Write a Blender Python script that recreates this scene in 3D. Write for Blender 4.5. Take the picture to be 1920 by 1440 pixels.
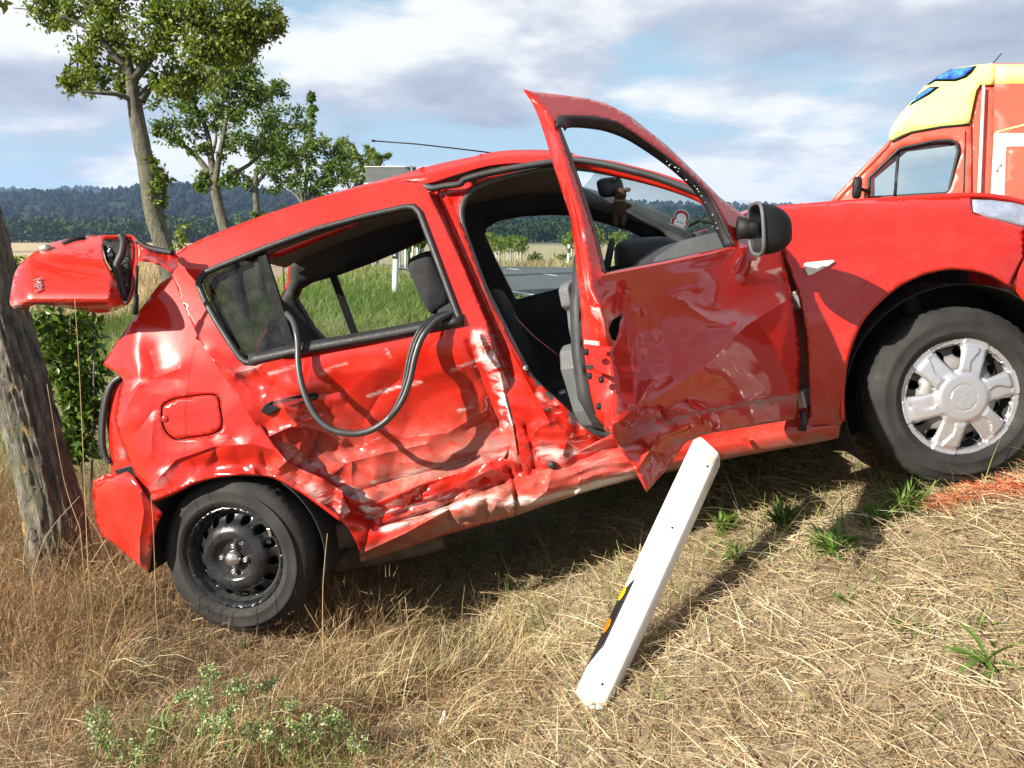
import bpy, math, random
import numpy as np
from mathutils import Vector, Matrix
from mathutils.geometry import delaunay_2d_cdt

R = math.radians
for o in list(bpy.data.objects):
    bpy.data.objects.remove(o)
scene = bpy.context.scene
COL = scene.collection

# ------------------------------------------------------------------ camera
FPX = 1600.0            # focal length in photograph pixels (photo 1920 x 1440)
HORIZON = 440.0
PITCH = math.atan((720 - HORIZON) / FPX)
CAM = np.array([0.0, 0.0, 1.55])
FWD = np.array([0, math.cos(PITCH), -math.sin(PITCH)])
UPV = np.array([0, math.sin(PITCH), math.cos(PITCH)])
RGT = np.array([1.0, 0, 0])
cd = bpy.data.cameras.new('camera')
cd.sensor_width = 36.0
cd.lens = FPX / 1920 * 36.0
cd.clip_start = 0.05
cd.clip_end = 8000
cam = bpy.data.objects.new('camera', cd)
COL.objects.link(cam)
cam.location = CAM
cam.rotation_euler = (math.pi / 2 - PITCH, 0, 0)
scene.camera = cam

# ------------------------------------------------------------------ light
SUN_AZ = R(58)          # sun stands behind the camera, this far to its left
SUN_EL = R(26)
SUNV = np.array([-math.sin(SUN_AZ) * math.cos(SUN_EL), -math.cos(SUN_AZ) * math.cos(SUN_EL), math.sin(SUN_EL)])
sd = bpy.data.lights.new('sun', 'SUN')
sd.energy = 5.0
sd.angle = R(0.5)
sd.color = (1.0, 0.93, 0.82)
sun = bpy.data.objects.new('sun', sd)
COL.objects.link(sun)
sun.rotation_euler = Vector(SUNV).to_track_quat('Z', 'Y').to_euler()
sun.location = (-20, -12, 15)

world = bpy.data.worlds.new('World')
scene.world = world
world.use_nodes = True
wt = world.node_tree
wt.nodes.clear()
def wn(t, **k):
    n = wt.nodes.new(t)
    for a, b in k.items(): setattr(n, a, b)
    return n
def wmath(op, a, b=None, c=None):
    n = wn('ShaderNodeMath', operation=op)
    for i, x in enumerate((a, b, c)):
        if x is None: continue
        if isinstance(x, (int, float)): n.inputs[i].default_value = x
        else: wt.links.new(x, n.inputs[i])
    return n.outputs[0]
sky = wn('ShaderNodeTexSky', sky_type='NISHITA', sun_disc=False)
sky.sun_elevation = SUN_EL
sky.sun_rotation = math.atan2(SUNV[0], SUNV[1])
sky.air_density = 1.2
sky.dust_density = 1.2
tc = wn('ShaderNodeTexCoord')
sx = wn('ShaderNodeSeparateXYZ')
wt.links.new(tc.outputs['Generated'], sx.inputs[0])
zz = wmath('MAXIMUM', sx.outputs[2], 0.0)
def wramp(fac, stops):
    r = wn('ShaderNodeValToRGB')
    el = r.color_ramp.elements
    while len(el) < len(stops): el.new(0.5)
    for e, (p, c) in zip(el, stops):
        e.position = p
        e.color = (c[0], c[1], c[2], 1)
    wt.links.new(fac, r.inputs[0])
    return r.outputs[0]
def cover_at(lift):
    """cloud density on a high plane, seen in the direction raised by lift"""
    den = wmath('ADD', wmath('ADD', zz, lift), 0.22)
    cb = wn('ShaderNodeCombineXYZ')
    wt.links.new(wmath('DIVIDE', sx.outputs[0], den), cb.inputs[0]); wt.links.new(wmath('DIVIDE', sx.outputs[1], den), cb.inputs[1])
    cb.inputs[2].default_value = 3.7
    out = []
    for scale, detail, rough, dist, off in ((0.95, 9, 0.54, 0.15, SKY_OFF), (3.4, 6, 0.55, 0.1, (4.0, 2.0, 0))):
        m = wn('ShaderNodeMapping'); m.inputs['Location'].default_value = off; wt.links.new(cb.outputs[0], m.inputs[0])
        n = wn('ShaderNodeTexNoise'); n.inputs['Scale'].default_value = scale; n.inputs['Detail'].default_value = detail; n.inputs['Roughness'].default_value = rough; n.inputs['Distortion'].default_value = dist
        wt.links.new(m.outputs[0], n.inputs['Vector']); out.append(n.outputs['Fac'])
    return wmath('ADD', wmath('MULTIPLY', out[0], 0.82), wmath('MULTIPLY', out[1], 0.18))
SKY_OFF = (0.35, 0.9, 0)
cover = cover_at(0.0); above = cover_at(0.05)
mask = wramp(cover, [(0.405, (0, 0, 0)), (0.48, (1, 1, 1))])
lit = wmath('MULTIPLY_ADD', wmath('SUBTRACT', cover, above), 3.2, 0.5)
thick = wmath('MULTIPLY', wmath('SUBTRACT', cover, 0.48), 1.6)
lit = wmath('SUBTRACT', lit, thick)
ccol = wramp(lit, [(0.18, (3.3, 3.7, 4.6)), (0.42, (4.9, 5.2, 5.9)), (0.62, (7.8, 7.8, 7.7))])
# a little more pale veil close to the horizon
veil = wramp(zz, [(0.0, (0.8, 0.8, 0.8)), (0.4, (0.5, 0.5, 0.5))])
mx0 = wn('ShaderNodeMixRGB')
wt.links.new(veil, mx0.inputs[0]); wt.links.new(sky.outputs[0], mx0.inputs[1])
mx0.inputs[2].default_value = (3.5, 5.4, 7.0, 1)
mx = wn('ShaderNodeMixRGB')
wt.links.new(mask, mx.inputs[0]); wt.links.new(mx0.outputs[0], mx.inputs[1]); wt.links.new(ccol, mx.inputs[2])
bg = wn('ShaderNodeBackground')
bg.inputs[1].default_value = 0.05
wo = wn('ShaderNodeOutputWorld')
wt.links.new(mx.outputs[0], bg.inputs[0]); wt.links.new(bg.outputs[0], wo.inputs[0])

scene.view_settings.view_transform = 'Standard'
scene.view_settings.look = 'None'
scene.view_settings.gamma = 1
scene.view_settings.exposure = 1.4
scene.render.resolution_x = 1024
scene.render.resolution_y = 768

# ------------------------------------------------------------------ helpers
def Dv(P):
    P = np.atleast_2d(np.asarray(P, float))
    return FWD[None] + (P[:, :1] - 960) / FPX * RGT[None] + (720 - P[:, 1:2]) / FPX * UPV[None]
def at(px, py, d):
    return CAM + d * Dv([(px, py)])[0]
def nrm(a):
    a = np.asarray(a, float)
    return a / np.linalg.norm(a)

class Frame:
    """a local frame: e1 along, e2 up, e3 outward; hit() turns photo pixels into points on the surface e3 = w(u, v)"""
    def __init__(s, o, e1, e2, e3):
        s.o = np.asarray(o, float); s.A = np.array([e1, e2, e3], float)
    def pt(s, u, v, w):
        return s.o + u * s.A[0] + v * s.A[1] + w * s.A[2]
    def pts(s, L):
        return s.o + np.asarray(L, float) @ s.A
    def loc(s, P):
        return (np.atleast_2d(P) - s.o) @ s.A.T
    def hit(s, P, w):
        P = np.atleast_2d(np.asarray(P, float)); D = Dv(P); n = s.A[2]
        wv = np.zeros(len(P)); q = None
        for _ in range(8 if callable(w) else 1):
            if not callable(w): wv = np.zeros(len(P)) + w
            t = ((s.o - CAM) @ n + wv) / (D @ n)
            q = CAM + t[:, None] * D
            if callable(w):
                l = s.loc(q); wv = 0.5 * wv + 0.5 * w(l[:, 0], l[:, 1], P[:, 0], P[:, 1])
        if callable(w):
            t = ((s.o - CAM) @ n + wv) / (D @ n); q = CAM + t[:, None] * D
        return q

def hash3(ix, iy, iz, seed):
    h = (ix * 374761393 + iy * 668265263 + iz * 2147483647 + seed * 1274126177) & 0xffffffff
    h = ((h ^ (h >> 13)) * 1274126177) & 0xffffffff
    h = ((h ^ (h >> 16)) * 2246822519) & 0xffffffff
    return ((h ^ (h >> 15)) & 0xffffff) / float(0xffffff)
def noise3(x, y, z=0.0, seed=0):
    x = np.asarray(x, float); y = np.asarray(y, float); z = np.zeros_like(x) + z
    fx, fy, fz = np.floor(x), np.floor(y), np.floor(z)
    ix, iy, iz = fx.astype(np.int64), fy.astype(np.int64), fz.astype(np.int64)
    a, b, c = x - fx, y - fy, z - fz
    a, b, c = [t * t * t * (t * (t * 6 - 15) + 10) for t in (a, b, c)]
    r = 0
    for dx in (0, 1):
        for dy in (0, 1):
            for dz in (0, 1):
                r = r + hash3(ix + dx, iy + dy, iz + dz, seed) * (a if dx else 1 - a) * (b if dy else 1 - b) * (c if dz else 1 - c)
    return r * 2 - 1
def fbm(x, y, z=0.0, seed=0, oct=4, rough=0.5):
    s = 0; a = 1.0; t = 0
    for k in range(oct):
        s = s + a * noise3(np.asarray(x) * 2 ** k, np.asarray(y) * 2 ** k, np.asarray(z) * 2 ** k, seed + k * 17); t += a; a *= rough
    return s / t
def crumple(px, py, lam, seed):
    """sum of sharp folds in random directions: crushed sheet metal, -1..1"""
    rs = np.random.RandomState(seed); s = 0
    wx = px + lam * 0.5 * noise3(px / lam, py / lam, 0.3, seed); wy = py + lam * 0.5 * noise3(px / lam, py / lam, 5.3, seed + 1)
    for k in range(4):
        a = rs.uniform(0, math.pi); l = lam * rs.uniform(0.7, 1.6)
        t = (wx * math.cos(a) + wy * math.sin(a)) / l + rs.uniform(0, 1)
        s = s + (np.abs((t % 1) * 2 - 1) * 2 - 1) / 4
    return s
def rcreases(px, py, n, x0, x1, y0, y1, ang, seed, amp=0.012, lmin=28, lmax=100):
    """random buckling folds in a region of a panel"""
    rs = np.random.RandomState(seed); d = 0
    for k in range(n):
        cx, cy = rs.uniform(x0, x1), rs.uniform(y0, y1); a = R(ang + rs.normal(0, 38)); L = rs.uniform(lmin, lmax) / 2; b = rs.normal(0, 0.22) * L
        ln = [(cx - L * math.cos(a), cy - L * math.sin(a)), (cx - b * math.sin(a), cy + b * math.cos(a)), (cx + L * math.cos(a), cy + L * math.sin(a))]
        d = d + ridge(px, py, ln, rs.uniform(6, 17), amp * rs.uniform(0.4, 1.2) * rs.choice([-1, 1]))
    return d
def gs(px, py, cx, cy, sx, sy, ang=0):
    a = R(ang); dx = px - cx; dy = py - cy
    p = (dx * math.cos(a) + dy * math.sin(a)) / sx; q = (-dx * math.sin(a) + dy * math.cos(a)) / sy
    return np.exp(-(p * p + q * q))
def pdist(px, py, line):
    """distance of pixels to a polyline, and the side (sign) of the nearest segment"""
    px = np.asarray(px, float); py = np.asarray(py, float)
    best = np.full(px.shape, 1e9); side = np.ones(px.shape)
    for (x0, y0), (x1, y1) in zip(line[:-1], line[1:]):
        dx, dy = x1 - x0, y1 - y0
        t = np.clip(((px - x0) * dx + (py - y0) * dy) / (dx * dx + dy * dy + 1e-9), 0, 1)
        d = np.hypot(px - x0 - t * dx, py - y0 - t * dy)
        m = d < best
        best = np.where(m, d, best); side = np.where(m, np.sign((px - x0) * dy - (py - y0) * dx), side)
    return best, side
CREASES = []          # fold lines used by the panel being built: the sheet's edges follow them
def ridge(px, py, line, width, amp):
    d, _ = pdist(px, py, line); CREASES.append(line)
    return amp * np.exp(-d / width)
def step(px, py, line, width, amp):
    d, sgn = pdist(px, py, line)
    return amp * 0.5 * np.tanh(sgn * d / width)

# ---- objects
def props(o, label=None, cat=None, group=None, kind=None):
    if label: o['label'] = label
    if cat: o['category'] = cat
    if group: o['group'] = group
    if kind: o['kind'] = kind
    return o
BASE = {}
def thing(name, loc, label, cat, group=None):
    o = bpy.data.objects.new(name, None)
    o.empty_display_size = 0.2
    COL.objects.link(o); o.location = [float(x) for x in loc]
    BASE[o.name] = np.asarray(loc, float)
    return props(o, label, cat, group)
def mk(name, V, Fc, mat, parent=None, smooth=True, attrs=None, base=None, sharp=None, solid=None, bevel=None):
    """link one mesh object; V in world metres, stored relative to its thing's base"""
    V = np.asarray(V, float)
    if base is None:
        base = BASE[parent.name] if parent is not None else np.zeros(3)
    base = np.asarray(base, float)
    me = bpy.data.meshes.new(name)
    V = V - base
    if isinstance(Fc, np.ndarray):
        k = Fc.shape[1]
        me.vertices.add(len(V)); me.vertices.foreach_set('co', V.astype(np.float32).ravel())
        me.loops.add(Fc.size); me.loops.foreach_set('vertex_index', Fc.astype(np.int32).ravel())
        me.polygons.add(len(Fc)); me.polygons.foreach_set('loop_start', np.arange(0, Fc.size, k, dtype=np.int32))
        try: me.polygons.foreach_set('loop_total', np.full(len(Fc), k, dtype=np.int32))
        except Exception: pass
        me.update(calc_edges=True)
    else:
        me.from_pydata([tuple(v) for v in V], [], [tuple(int(i) for i in f) for f in Fc])
        me.update()
    me.validate(verbose=False)
    if smooth:
        me.polygons.foreach_set('use_smooth', np.ones(len(me.polygons), dtype=bool))
    if attrs:
        for an, av in attrs.items():
            a = me.attributes.new(an, 'FLOAT', 'POINT')
            a.data.foreach_set('value', np.asarray(av, np.float32))
    if sharp is not None and smooth:
        me.set_sharp_from_angle(angle=R(sharp))
    if mat is not None: me.materials.append(mat)
    o = bpy.data.objects.new(name, me)
    COL.objects.link(o)
    BASE[o.name] = base
    if parent is not None:
        o.parent = parent
    else:
        o.location = [float(x) for x in base]
    if solid:
        m = o.modifiers.new('thickness', 'SOLIDIFY'); m.thickness = solid; m.offset = -1
    if bevel:
        m = o.modifiers.new('bevel', 'BEVEL'); m.width = bevel; m.segments = 2; m.limit_method = 'ANGLE'; m.angle_limit = R(40)
        m.harden_normals = False
    return o
class Mesh:
    """collects pieces of one part"""
    def __init__(s): s.V = []; s.F = []; s.n = 0
    def add(s, V, Fc):
        V = np.asarray(V, float)
        s.V.append(V); s.F += [tuple(i + s.n for i in f) for f in Fc]; s.n += len(V)
        return s
    def build(s, name, mat, parent=None, **k):
        return mk(name, np.concatenate(s.V), s.F, mat, parent, **k)
def ortho(d):
    d = nrm(d); a = np.array([0, 0, 1.0]) if abs(d[2]) < 0.9 else np.array([1.0, 0, 0])
    x = nrm(np.cross(a, d)); return x, np.cross(d, x)
def smoothpath(P, n=6, closed=False):
    P = np.asarray(P, float); out = []
    N = len(P)
    rng = range(N if closed else N - 1)
    for i in rng:
        if closed: p0, p1, p2, p3 = P[(i - 1) % N], P[i], P[(i + 1) % N], P[(i + 2) % N]
        else: p0, p1, p2, p3 = P[max(i - 1, 0)], P[i], P[i + 1], P[min(i + 2, N - 1)]
        for t in np.arange(n) / n:
            out.append(0.5 * ((2 * p1) + (-p0 + p2) * t + (2 * p0 - 5 * p1 + 4 * p2 - p3) * t * t + (-p0 + 3 * p1 - 3 * p2 + p3) * t ** 3))
    if not closed: out.append(P[-1])
    return np.array(out)
def tube(P, r, sides=8, caps=True, flat=1.0, upv=None):
    P = np.asarray(P, float); n = len(P); r = np.zeros(n) + r
    T = np.gradient(P, axis=0); T /= np.linalg.norm(T, axis=1)[:, None] + 1e-12
    x, y = ortho(T[0]) if upv is None else (nrm(np.cross(upv, T[0])), None)
    V = []
    for i in range(n):
        x = x - T[i] * (x @ T[i]); x /= np.linalg.norm(x); y = np.cross(T[i], x)
        a = np.arange(sides) / sides * 2 * math.pi
        V.append(P[i] + r[i] * (np.cos(a)[:, None] * x + flat * np.sin(a)[:, None] * y))
    V = np.concatenate(V); F = []
    for i in range(n - 1):
        for k in range(sides):
            a = i * sides + k; b = i * sides + (k + 1) % sides
            F.append((a, b, b + sides, a + sides))
    if caps:
        F.append(tuple(range(sides))[::-1]); F.append(tuple((n - 1) * sides + k for k in range(sides)))
    return V, F
def strip(A, B):
    A = np.asarray(A, float); B = np.asarray(B, float); n = len(A)
    return np.concatenate([A, B]), [(i, i + 1, n + i + 1, n + i) for i in range(n - 1)]
def resample(P, n):
    P = np.asarray(P, float); s = np.r_[0, np.cumsum(np.linalg.norm(np.diff(P, axis=0), axis=1))]
    t = np.linspace(0, s[-1], n)
    return np.stack([np.interp(t, s, P[:, k]) for k in range(P.shape[1])], 1)
def ruled(A, B, n, crown=None):
    """surface between two polylines with the same count"""
    A = np.asarray(A, float); B = np.asarray(B, float); m = len(A); V = []
    for j in range(n + 1):
        t = j / n; p = A * (1 - t) + B * t
        if crown is not None: p = p + crown * (1 - (2 * t - 1) ** 2)
        V.append(p)
    F = [(j * m + i, j * m + i + 1, (j + 1) * m + i + 1, (j + 1) * m + i) for j in range(n) for i in range(m - 1)]
    return np.concatenate(V), F
def boxm(c, ax, h):
    c = np.asarray(c, float); ax = np.asarray(ax, float)
    V = [c + sx * h[0] * ax[0] + sy * h[1] * ax[1] + sz * h[2] * ax[2] for sx in (-1, 1) for sy in (-1, 1) for sz in (-1, 1)]
    return np.array(V), [(0, 1, 3, 2), (4, 6, 7, 5), (0, 4, 5, 1), (2, 3, 7, 6), (0, 2, 6, 4), (1, 5, 7, 3)]
def lathe(prof, o, ax, x=None, seg=48, mod=None, closed=False):
    """prof: (radius, height) pairs about axis ax"""
    o = np.asarray(o, float); ax = nrm(ax)
    if x is None: x, y = ortho(ax)
    else: x = nrm(x - ax * (np.asarray(x) @ ax)); y = np.cross(ax, x)
    V = []; m = len(prof)
    for k in range(seg):
        a = 2 * math.pi * k / seg
        for i, (r, h) in enumerate(prof):
            rr = r + (mod(i, a, k) if mod else 0)
            V.append(o + rr * (math.cos(a) * x + math.sin(a) * y) + h * ax)
    F = []
    for k in range(seg):
        for i in range(m - 1 if not closed else m):
            a = k * m + i; b = k * m + (i + 1) % m; k2 = (k + 1) % seg
            F.append((a, k2 * m + i, k2 * m + (i + 1) % m, b))
    return np.array(V), F
def prism(P, n, t):
    """planar polygon P (world) extruded by t along -n, front at P"""
    P = np.asarray(P, float); n = nrm(n); k = len(P); Q = P - n * t
    return np.concatenate([P, Q]), [tuple(range(k)), tuple(range(2 * k - 1, k - 1, -1))] + [(i, i + k, (i + 1) % k + k, (i + 1) % k) for i in range(k)]
def inpoly(X, Y, poly):
    poly = np.asarray(poly, float); r = np.zeros(np.shape(X), bool); n = len(poly)
    for i in range(n):
        x0, y0 = poly[i]; x1, y1 = poly[(i + 1) % n]
        c = ((y0 > Y) != (y1 > Y))
        with np.errstate(divide='ignore', invalid='ignore'):
            r ^= c & (X < (x1 - x0) * (Y - y0) / (y1 - y0 + 1e-12) + x0)
    return r
def densify(P, sp):
    P = np.asarray(P, float); out = []
    for i in range(len(P)):
        a, b = P[i], P[(i + 1) % len(P)]; k = max(1, int(math.ceil(np.linalg.norm(b - a) / sp)))
        out += [a + (b - a) * j / k for j in range(k)]
    return np.array(out)
def mesh2d(outline, holes, sp, seed=1, creases=()):
    """triangulated 2D sheet with crisp outline and holes"""
    loops = [densify(outline, sp)] + [densify(h, sp) for h in holes]
    rs = np.random.RandomState(seed)
    O = np.asarray(outline, float); lo = O.min(0); hi = O.max(0)
    gx, gy = np.meshgrid(np.arange(lo[0], hi[0], sp), np.arange(lo[1], hi[1], sp * 0.87))
    gx = gx + (np.arange(gx.shape[0]) % 2)[:, None] * sp * 0.5
    gx = gx.ravel() + rs.uniform(-.12, .12, gx.size) * sp; gy = gy.ravel() + rs.uniform(-.12, .12, gy.size) * sp
    m = inpoly(gx, gy, outline)
    for h in holes: m &= ~inpoly(gx, gy, h)
    gx, gy = gx[m], gy[m]
    cl = []
    for c in creases:
        c = np.asarray(c, float); d = np.concatenate([densify(np.array([c[i], c[i + 1]]), sp)[:max(1, int(math.ceil(np.linalg.norm(c[i + 1] - c[i]) / sp)))] for i in range(len(c) - 1)] + [c[-1:]])
        m = inpoly(d[:, 0], d[:, 1], outline)
        for h in holes: m &= ~inpoly(d[:, 0], d[:, 1], h)
        L0 = np.concatenate(loops)
        m &= np.array([np.hypot(L0[:, 0] - q[0], L0[:, 1] - q[1]).min() > sp * 0.5 for q in d]) if len(d) else m
        run = []
        for q, k in zip(d, m):
            if k: run.append(q)
            else:
                if len(run) > 1: cl.append(np.array(run))
                run = []
        if len(run) > 1: cl.append(np.array(run))
    B = np.concatenate(loops + cl)
    keep = np.ones(len(gx), bool)
    for i in range(0, len(gx), 2000):
        d = np.hypot(gx[i:i + 2000, None] - B[None, :, 0], gy[i:i + 2000, None] - B[None, :, 1]).min(1)
        keep[i:i + 2000] = d > sp * 0.55
    P = np.concatenate([B, np.stack([gx[keep], gy[keep]], 1)])
    E = []; k = 0
    for l in loops:
        n = len(l); E += [(k + i, k + (i + 1) % n) for i in range(n)]; k += n
    for l in cl:
        n = len(l); E += [(k + i, k + i + 1) for i in range(n - 1)]; k += n
    vv, ee, ff, *_ = delaunay_2d_cdt([Vector((float(a), float(b))) for a, b in P], E, [], 0, 1e-5)
    P = np.array([(v.x, v.y) for v in vv]); Fc = np.array([f for f in ff if len(f) == 3])
    c = P[Fc].mean(1); m = inpoly(c[:, 0], c[:, 1], outline)
    for h in holes: m &= ~inpoly(c[:, 0], c[:, 1], h)
    return P, Fc[m]
def panel(name, frame, outline, w, mat, parent, holes=(), sp=8, solid=0.003, attrs=None, sharp=24, seed=1):
    """sheet-metal panel: photo outline laid on the surface w(u,v) of a frame"""
    CREASES.clear(); frame.hit(np.asarray(outline, float)[:3], w)
    uniq = {tuple(map(tuple, c)): c for c in CREASES}
    P, Fc = mesh2d(outline, holes, sp, seed, list(uniq.values()))
    V = frame.hit(P, w)
    n = np.cross(V[Fc[:, 1]] - V[Fc[:, 0]], V[Fc[:, 2]] - V[Fc[:, 0]]).sum(0)
    if n @ frame.A[2] < 0: Fc = Fc[:, ::-1].copy()
    at_ = {k: f(P[:, 0], P[:, 1]) for k, f in (attrs or {}).items()}
    return mk(name, V, Fc, mat, parent, attrs=at_, solid=solid, sharp=sharp)
def text_mesh(txt, o, xdir, ydir, size, depth=0.002):
    cu = bpy.data.curves.new('t', 'FONT'); cu.body = txt; cu.size = 1; cu.extrude = 0.0
    cu.align_x = 'CENTER'; cu.align_y = 'CENTER'
    ob = bpy.data.objects.new('t', cu); COL.objects.link(ob)
    me = bpy.data.meshes.new_from_object(ob.evaluated_get(bpy.context.evaluated_depsgraph_get()))
    V = np.array([v.co[:] for v in me.vertices]); F = [tuple(p.vertices) for p in me.polygons]
    bpy.data.objects.remove(ob); bpy.data.curves.remove(cu); bpy.data.meshes.remove(me)
    xd, yd = nrm(xdir), nrm(ydir); n = np.cross(xd, yd); k = len(V)
    A = np.asarray(o) + V[:, :1] * size * xd + V[:, 1:2] * size * yd
    E = {}
    for f in F:
        for a, b in zip(f, f[1:] + f[:1]): E[(a, b)] = E.get((a, b), 0) + 1
    F2 = list(F)
    if depth:
        F2 = [tuple(f) for f in F]
        top = A + n * depth
        V2 = np.concatenate([top, A])
        F2 += [(a, a + k, b + k, b) for (a, b) in E if (b, a) not in E]
        return V2, F2
    return A, F2

# ------------------------------------------------------------------ materials
def newmat(name):
    m = bpy.data.materials.new(name); m.use_nodes = True
    nt = m.node_tree; b = nt.nodes['Principled BSDF']
    return m, nt, b
def N(nt, t, **k):
    n = nt.nodes.new(t)
    for a, b in k.items(): setattr(n, a, b)
    return n
def noise_fac(nt, scale, detail=5, rough=0.55, vec=None, dist=0.0):
    n = N(nt, 'ShaderNodeTexNoise'); n.inputs['Scale'].default_value = scale; n.inputs['Detail'].default_value = detail
    n.inputs['Roughness'].default_value = rough; n.inputs['Distortion'].default_value = dist
    if vec is None:
        t = N(nt, 'ShaderNodeTexCoord'); vec = t.outputs['Object']
    nt.links.new(vec, n.inputs['Vector'])
    return n.outputs['Fac']
def ramp(nt, fac, stops):
    r = N(nt, 'ShaderNodeValToRGB'); el = r.color_ramp.elements
    while len(el) < len(stops): el.new(0.5)
    for e, (p, c) in zip(el, stops):
        e.position = p
        c = (c, c, c) if isinstance(c, (int, float)) else c
        e.color = (c[0], c[1], c[2], 1)
    nt.links.new(fac, r.inputs[0])
    return r.outputs[0]
def mixc(nt, fac, a, b):
    m = N(nt, 'ShaderNodeMixRGB')
    for i, x in ((0, fac), (1, a), (2, b)):
        if isinstance(x, (int, float)): m.inputs[i].default_value = x
        elif isinstance(x, tuple): m.inputs[i].default_value = (x[0], x[1], x[2], 1)
        else: nt.links.new(x, m.inputs[i])
    return m.outputs[0]
def bump(nt, b, h, strength, dist=0.01):
    n = N(nt, 'ShaderNodeBump'); n.inputs['Strength'].default_value = strength; n.inputs['Distance'].default_value = dist
    nt.links.new(h, n.inputs['Height']); nt.links.new(n.outputs[0], b.inputs['Normal'])
def simple(name, col, rough=0.5, metal=0.0, coat=0.0, var=0.25, scale=6, bmp=0.0, bscale=60, spec=0.5):
    m, nt, b = newmat(name)
    f = noise_fac(nt, scale)
    c = ramp(nt, f, [(0.3, tuple(x * (1 - var) for x in col)), (0.7, tuple(min(1, x * (1 + var)) for x in col))])
    nt.links.new(c, b.inputs['Base Color'])
    f2 = noise_fac(nt, scale * 4)
    nt.links.new(ramp(nt, f2, [(0.3, max(0.02, rough * 0.85)), (0.7, min(1, rough * 1.15))]), b.inputs['Roughness'])
    b.inputs['Metallic'].default_value = metal; b.inputs['Coat Weight'].default_value = coat
    b.inputs['Specular IOR Level'].default_value = spec
    b.inputs['Coat Roughness'].default_value = 0.05
    if bmp: bump(nt, b, noise_fac(nt, bscale, 6), bmp)
    return m
def attr(nt, name):
    a = N(nt, 'ShaderNodeAttribute', attribute_name=name)
    return a.outputs['Fac']
def mul(nt, a, b, op='MULTIPLY'):
    m = N(nt, 'ShaderNodeMath', operation=op, use_clamp=True)
    for i, x in ((0, a), (1, b)):
        if isinstance(x, (int, float)): m.inputs[i].default_value = x
        else: nt.links.new(x, m.inputs[i])
    return m.outputs[0]
def paint(name, col):
    m, nt, b = newmat(name)
    base = ramp(nt, noise_fac(nt, 2.0), [(0.3, tuple(x * 0.94 for x in col)), (0.7, col)])
    # fine dust film, all over, a little uneven
    dust = ramp(nt, noise_fac(nt, 9, 8, 0.65), [(0.45, 0.0), (0.75, 0.03)])
    c = mixc(nt, dust, base, (0.42, 0.33, 0.27))
    dn = ramp(nt, noise_fac(nt, 22, 8, 0.7, dist=0.6), [(0.33, 0.25), (0.6, 1.0)])
    dirt = mul(nt, attr(nt, 'dirt'), dn)
    c = mixc(nt, dirt, c, (0.23, 0.17, 0.13))
    tcn = N(nt, 'ShaderNodeTexCoord'); m1 = N(nt, 'ShaderNodeMapping'); m1.inputs['Rotation'].default_value = (0, R(14.3), 0)
    m2 = N(nt, 'ShaderNodeMapping'); m2.inputs['Scale'].default_value = (0.16, 1, 1); nt.links.new(tcn.outputs['Object'], m1.inputs[0]); nt.links.new(m1.outputs[0], m2.inputs[0])
    sn = ramp(nt, noise_fac(nt, 26, 6, 0.62, m2.outputs[0], dist=0.5), [(0.43, 0.0), (0.55, 1.0)])
    scuff = mul(nt, attr(nt, 'scuff'), sn)
    c = mixc(nt, scuff, c, (0.58, 0.55, 0.53))
    gn = ramp(nt, noise_fac(nt, 30, 6, 0.7), [(0.3, 0.5), (0.55, 1.0)])
    gum_shade = mul(nt, attr(nt, 'gum_shade'), gn)  # dark marks, and the shade painted on the hinge post
    c = mixc(nt, gum_shade, c, (0.035, 0.033, 0.035))
    nt.links.new(c, b.inputs['Base Color'])
    dull = mul(nt, mul(nt, dirt, scuff, 'ADD'), gum_shade, 'ADD')
    rg = N(nt, 'ShaderNodeMixRGB'); nt.links.new(dull, rg.inputs[0]); rg.inputs[1].default_value = (0.28, 0.28, 0.28, 1); rg.inputs[2].default_value = (0.7, 0.7, 0.7, 1)
    nt.links.new(rg.outputs[0], b.inputs['Roughness'])
    ct = N(nt, 'ShaderNodeMath', operation='SUBTRACT', use_clamp=True); ct.inputs[0].default_value = 1.0; nt.links.new(dull, ct.inputs[1])
    nt.links.new(ct.outputs[0], b.inputs['Coat Weight'])
    b.inputs['Coat Roughness'].default_value = 0.05; b.inputs['Specular IOR Level'].default_value = 0.12
    bump(nt, b, noise_fac(nt, 35, 5), 0.05, 0.004)
    return m
M = {}
M['red'] = paint('red_paint', (0.42, 0.0125, 0.0062))
M['rubber'] = simple('black_rubber', (0.012, 0.012, 0.013), 0.55, bmp=0.15, bscale=90)
M['seal'] = simple('grey_rubber_seal', (0.032, 0.033, 0.034), 0.45)
M['tyre'] = simple('dusty_tyre', (0.020, 0.019, 0.018), 0.8, var=0.45, scale=9, bmp=0.2, bscale=120, spec=0.3)
M['steel'] = simple('black_steel_wheel', (0.025, 0.025, 0.027), 0.27, metal=0.3, var=0.5, scale=12)
M['greysteel'] = simple('grey_steel_wheel', (0.22, 0.21, 0.20), 0.5, metal=0.3, var=0.3, scale=12)
M['matte'] = simple('matt_black_trim', (0.006, 0.006, 0.0065), 0.7, spec=0.12)
M['chrome'] = simple('worn_chrome', (0.55, 0.54, 0.52), 0.22, metal=0.9, var=0.15)
M['bare'] = simple('bare_metal', (0.38, 0.36, 0.34), 0.4, metal=0.8, var=0.3)
M['trim'] = simple('dark_interior_plastic', (0.022, 0.022, 0.024), 0.62, bmp=0.2, bscale=160)
M['greytrim'] = simple('grey_interior_plastic', (0.075, 0.078, 0.082), 0.55, bmp=0.15, bscale=160)
M['fabric'] = simple('black_seat_fabric', (0.016, 0.016, 0.018), 0.9, bmp=0.5, bscale=240)
M['liner'] = simple('headliner_cloth', (0.20, 0.16, 0.125), 0.95, var=0.12, bmp=0.3, bscale=200)
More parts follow.
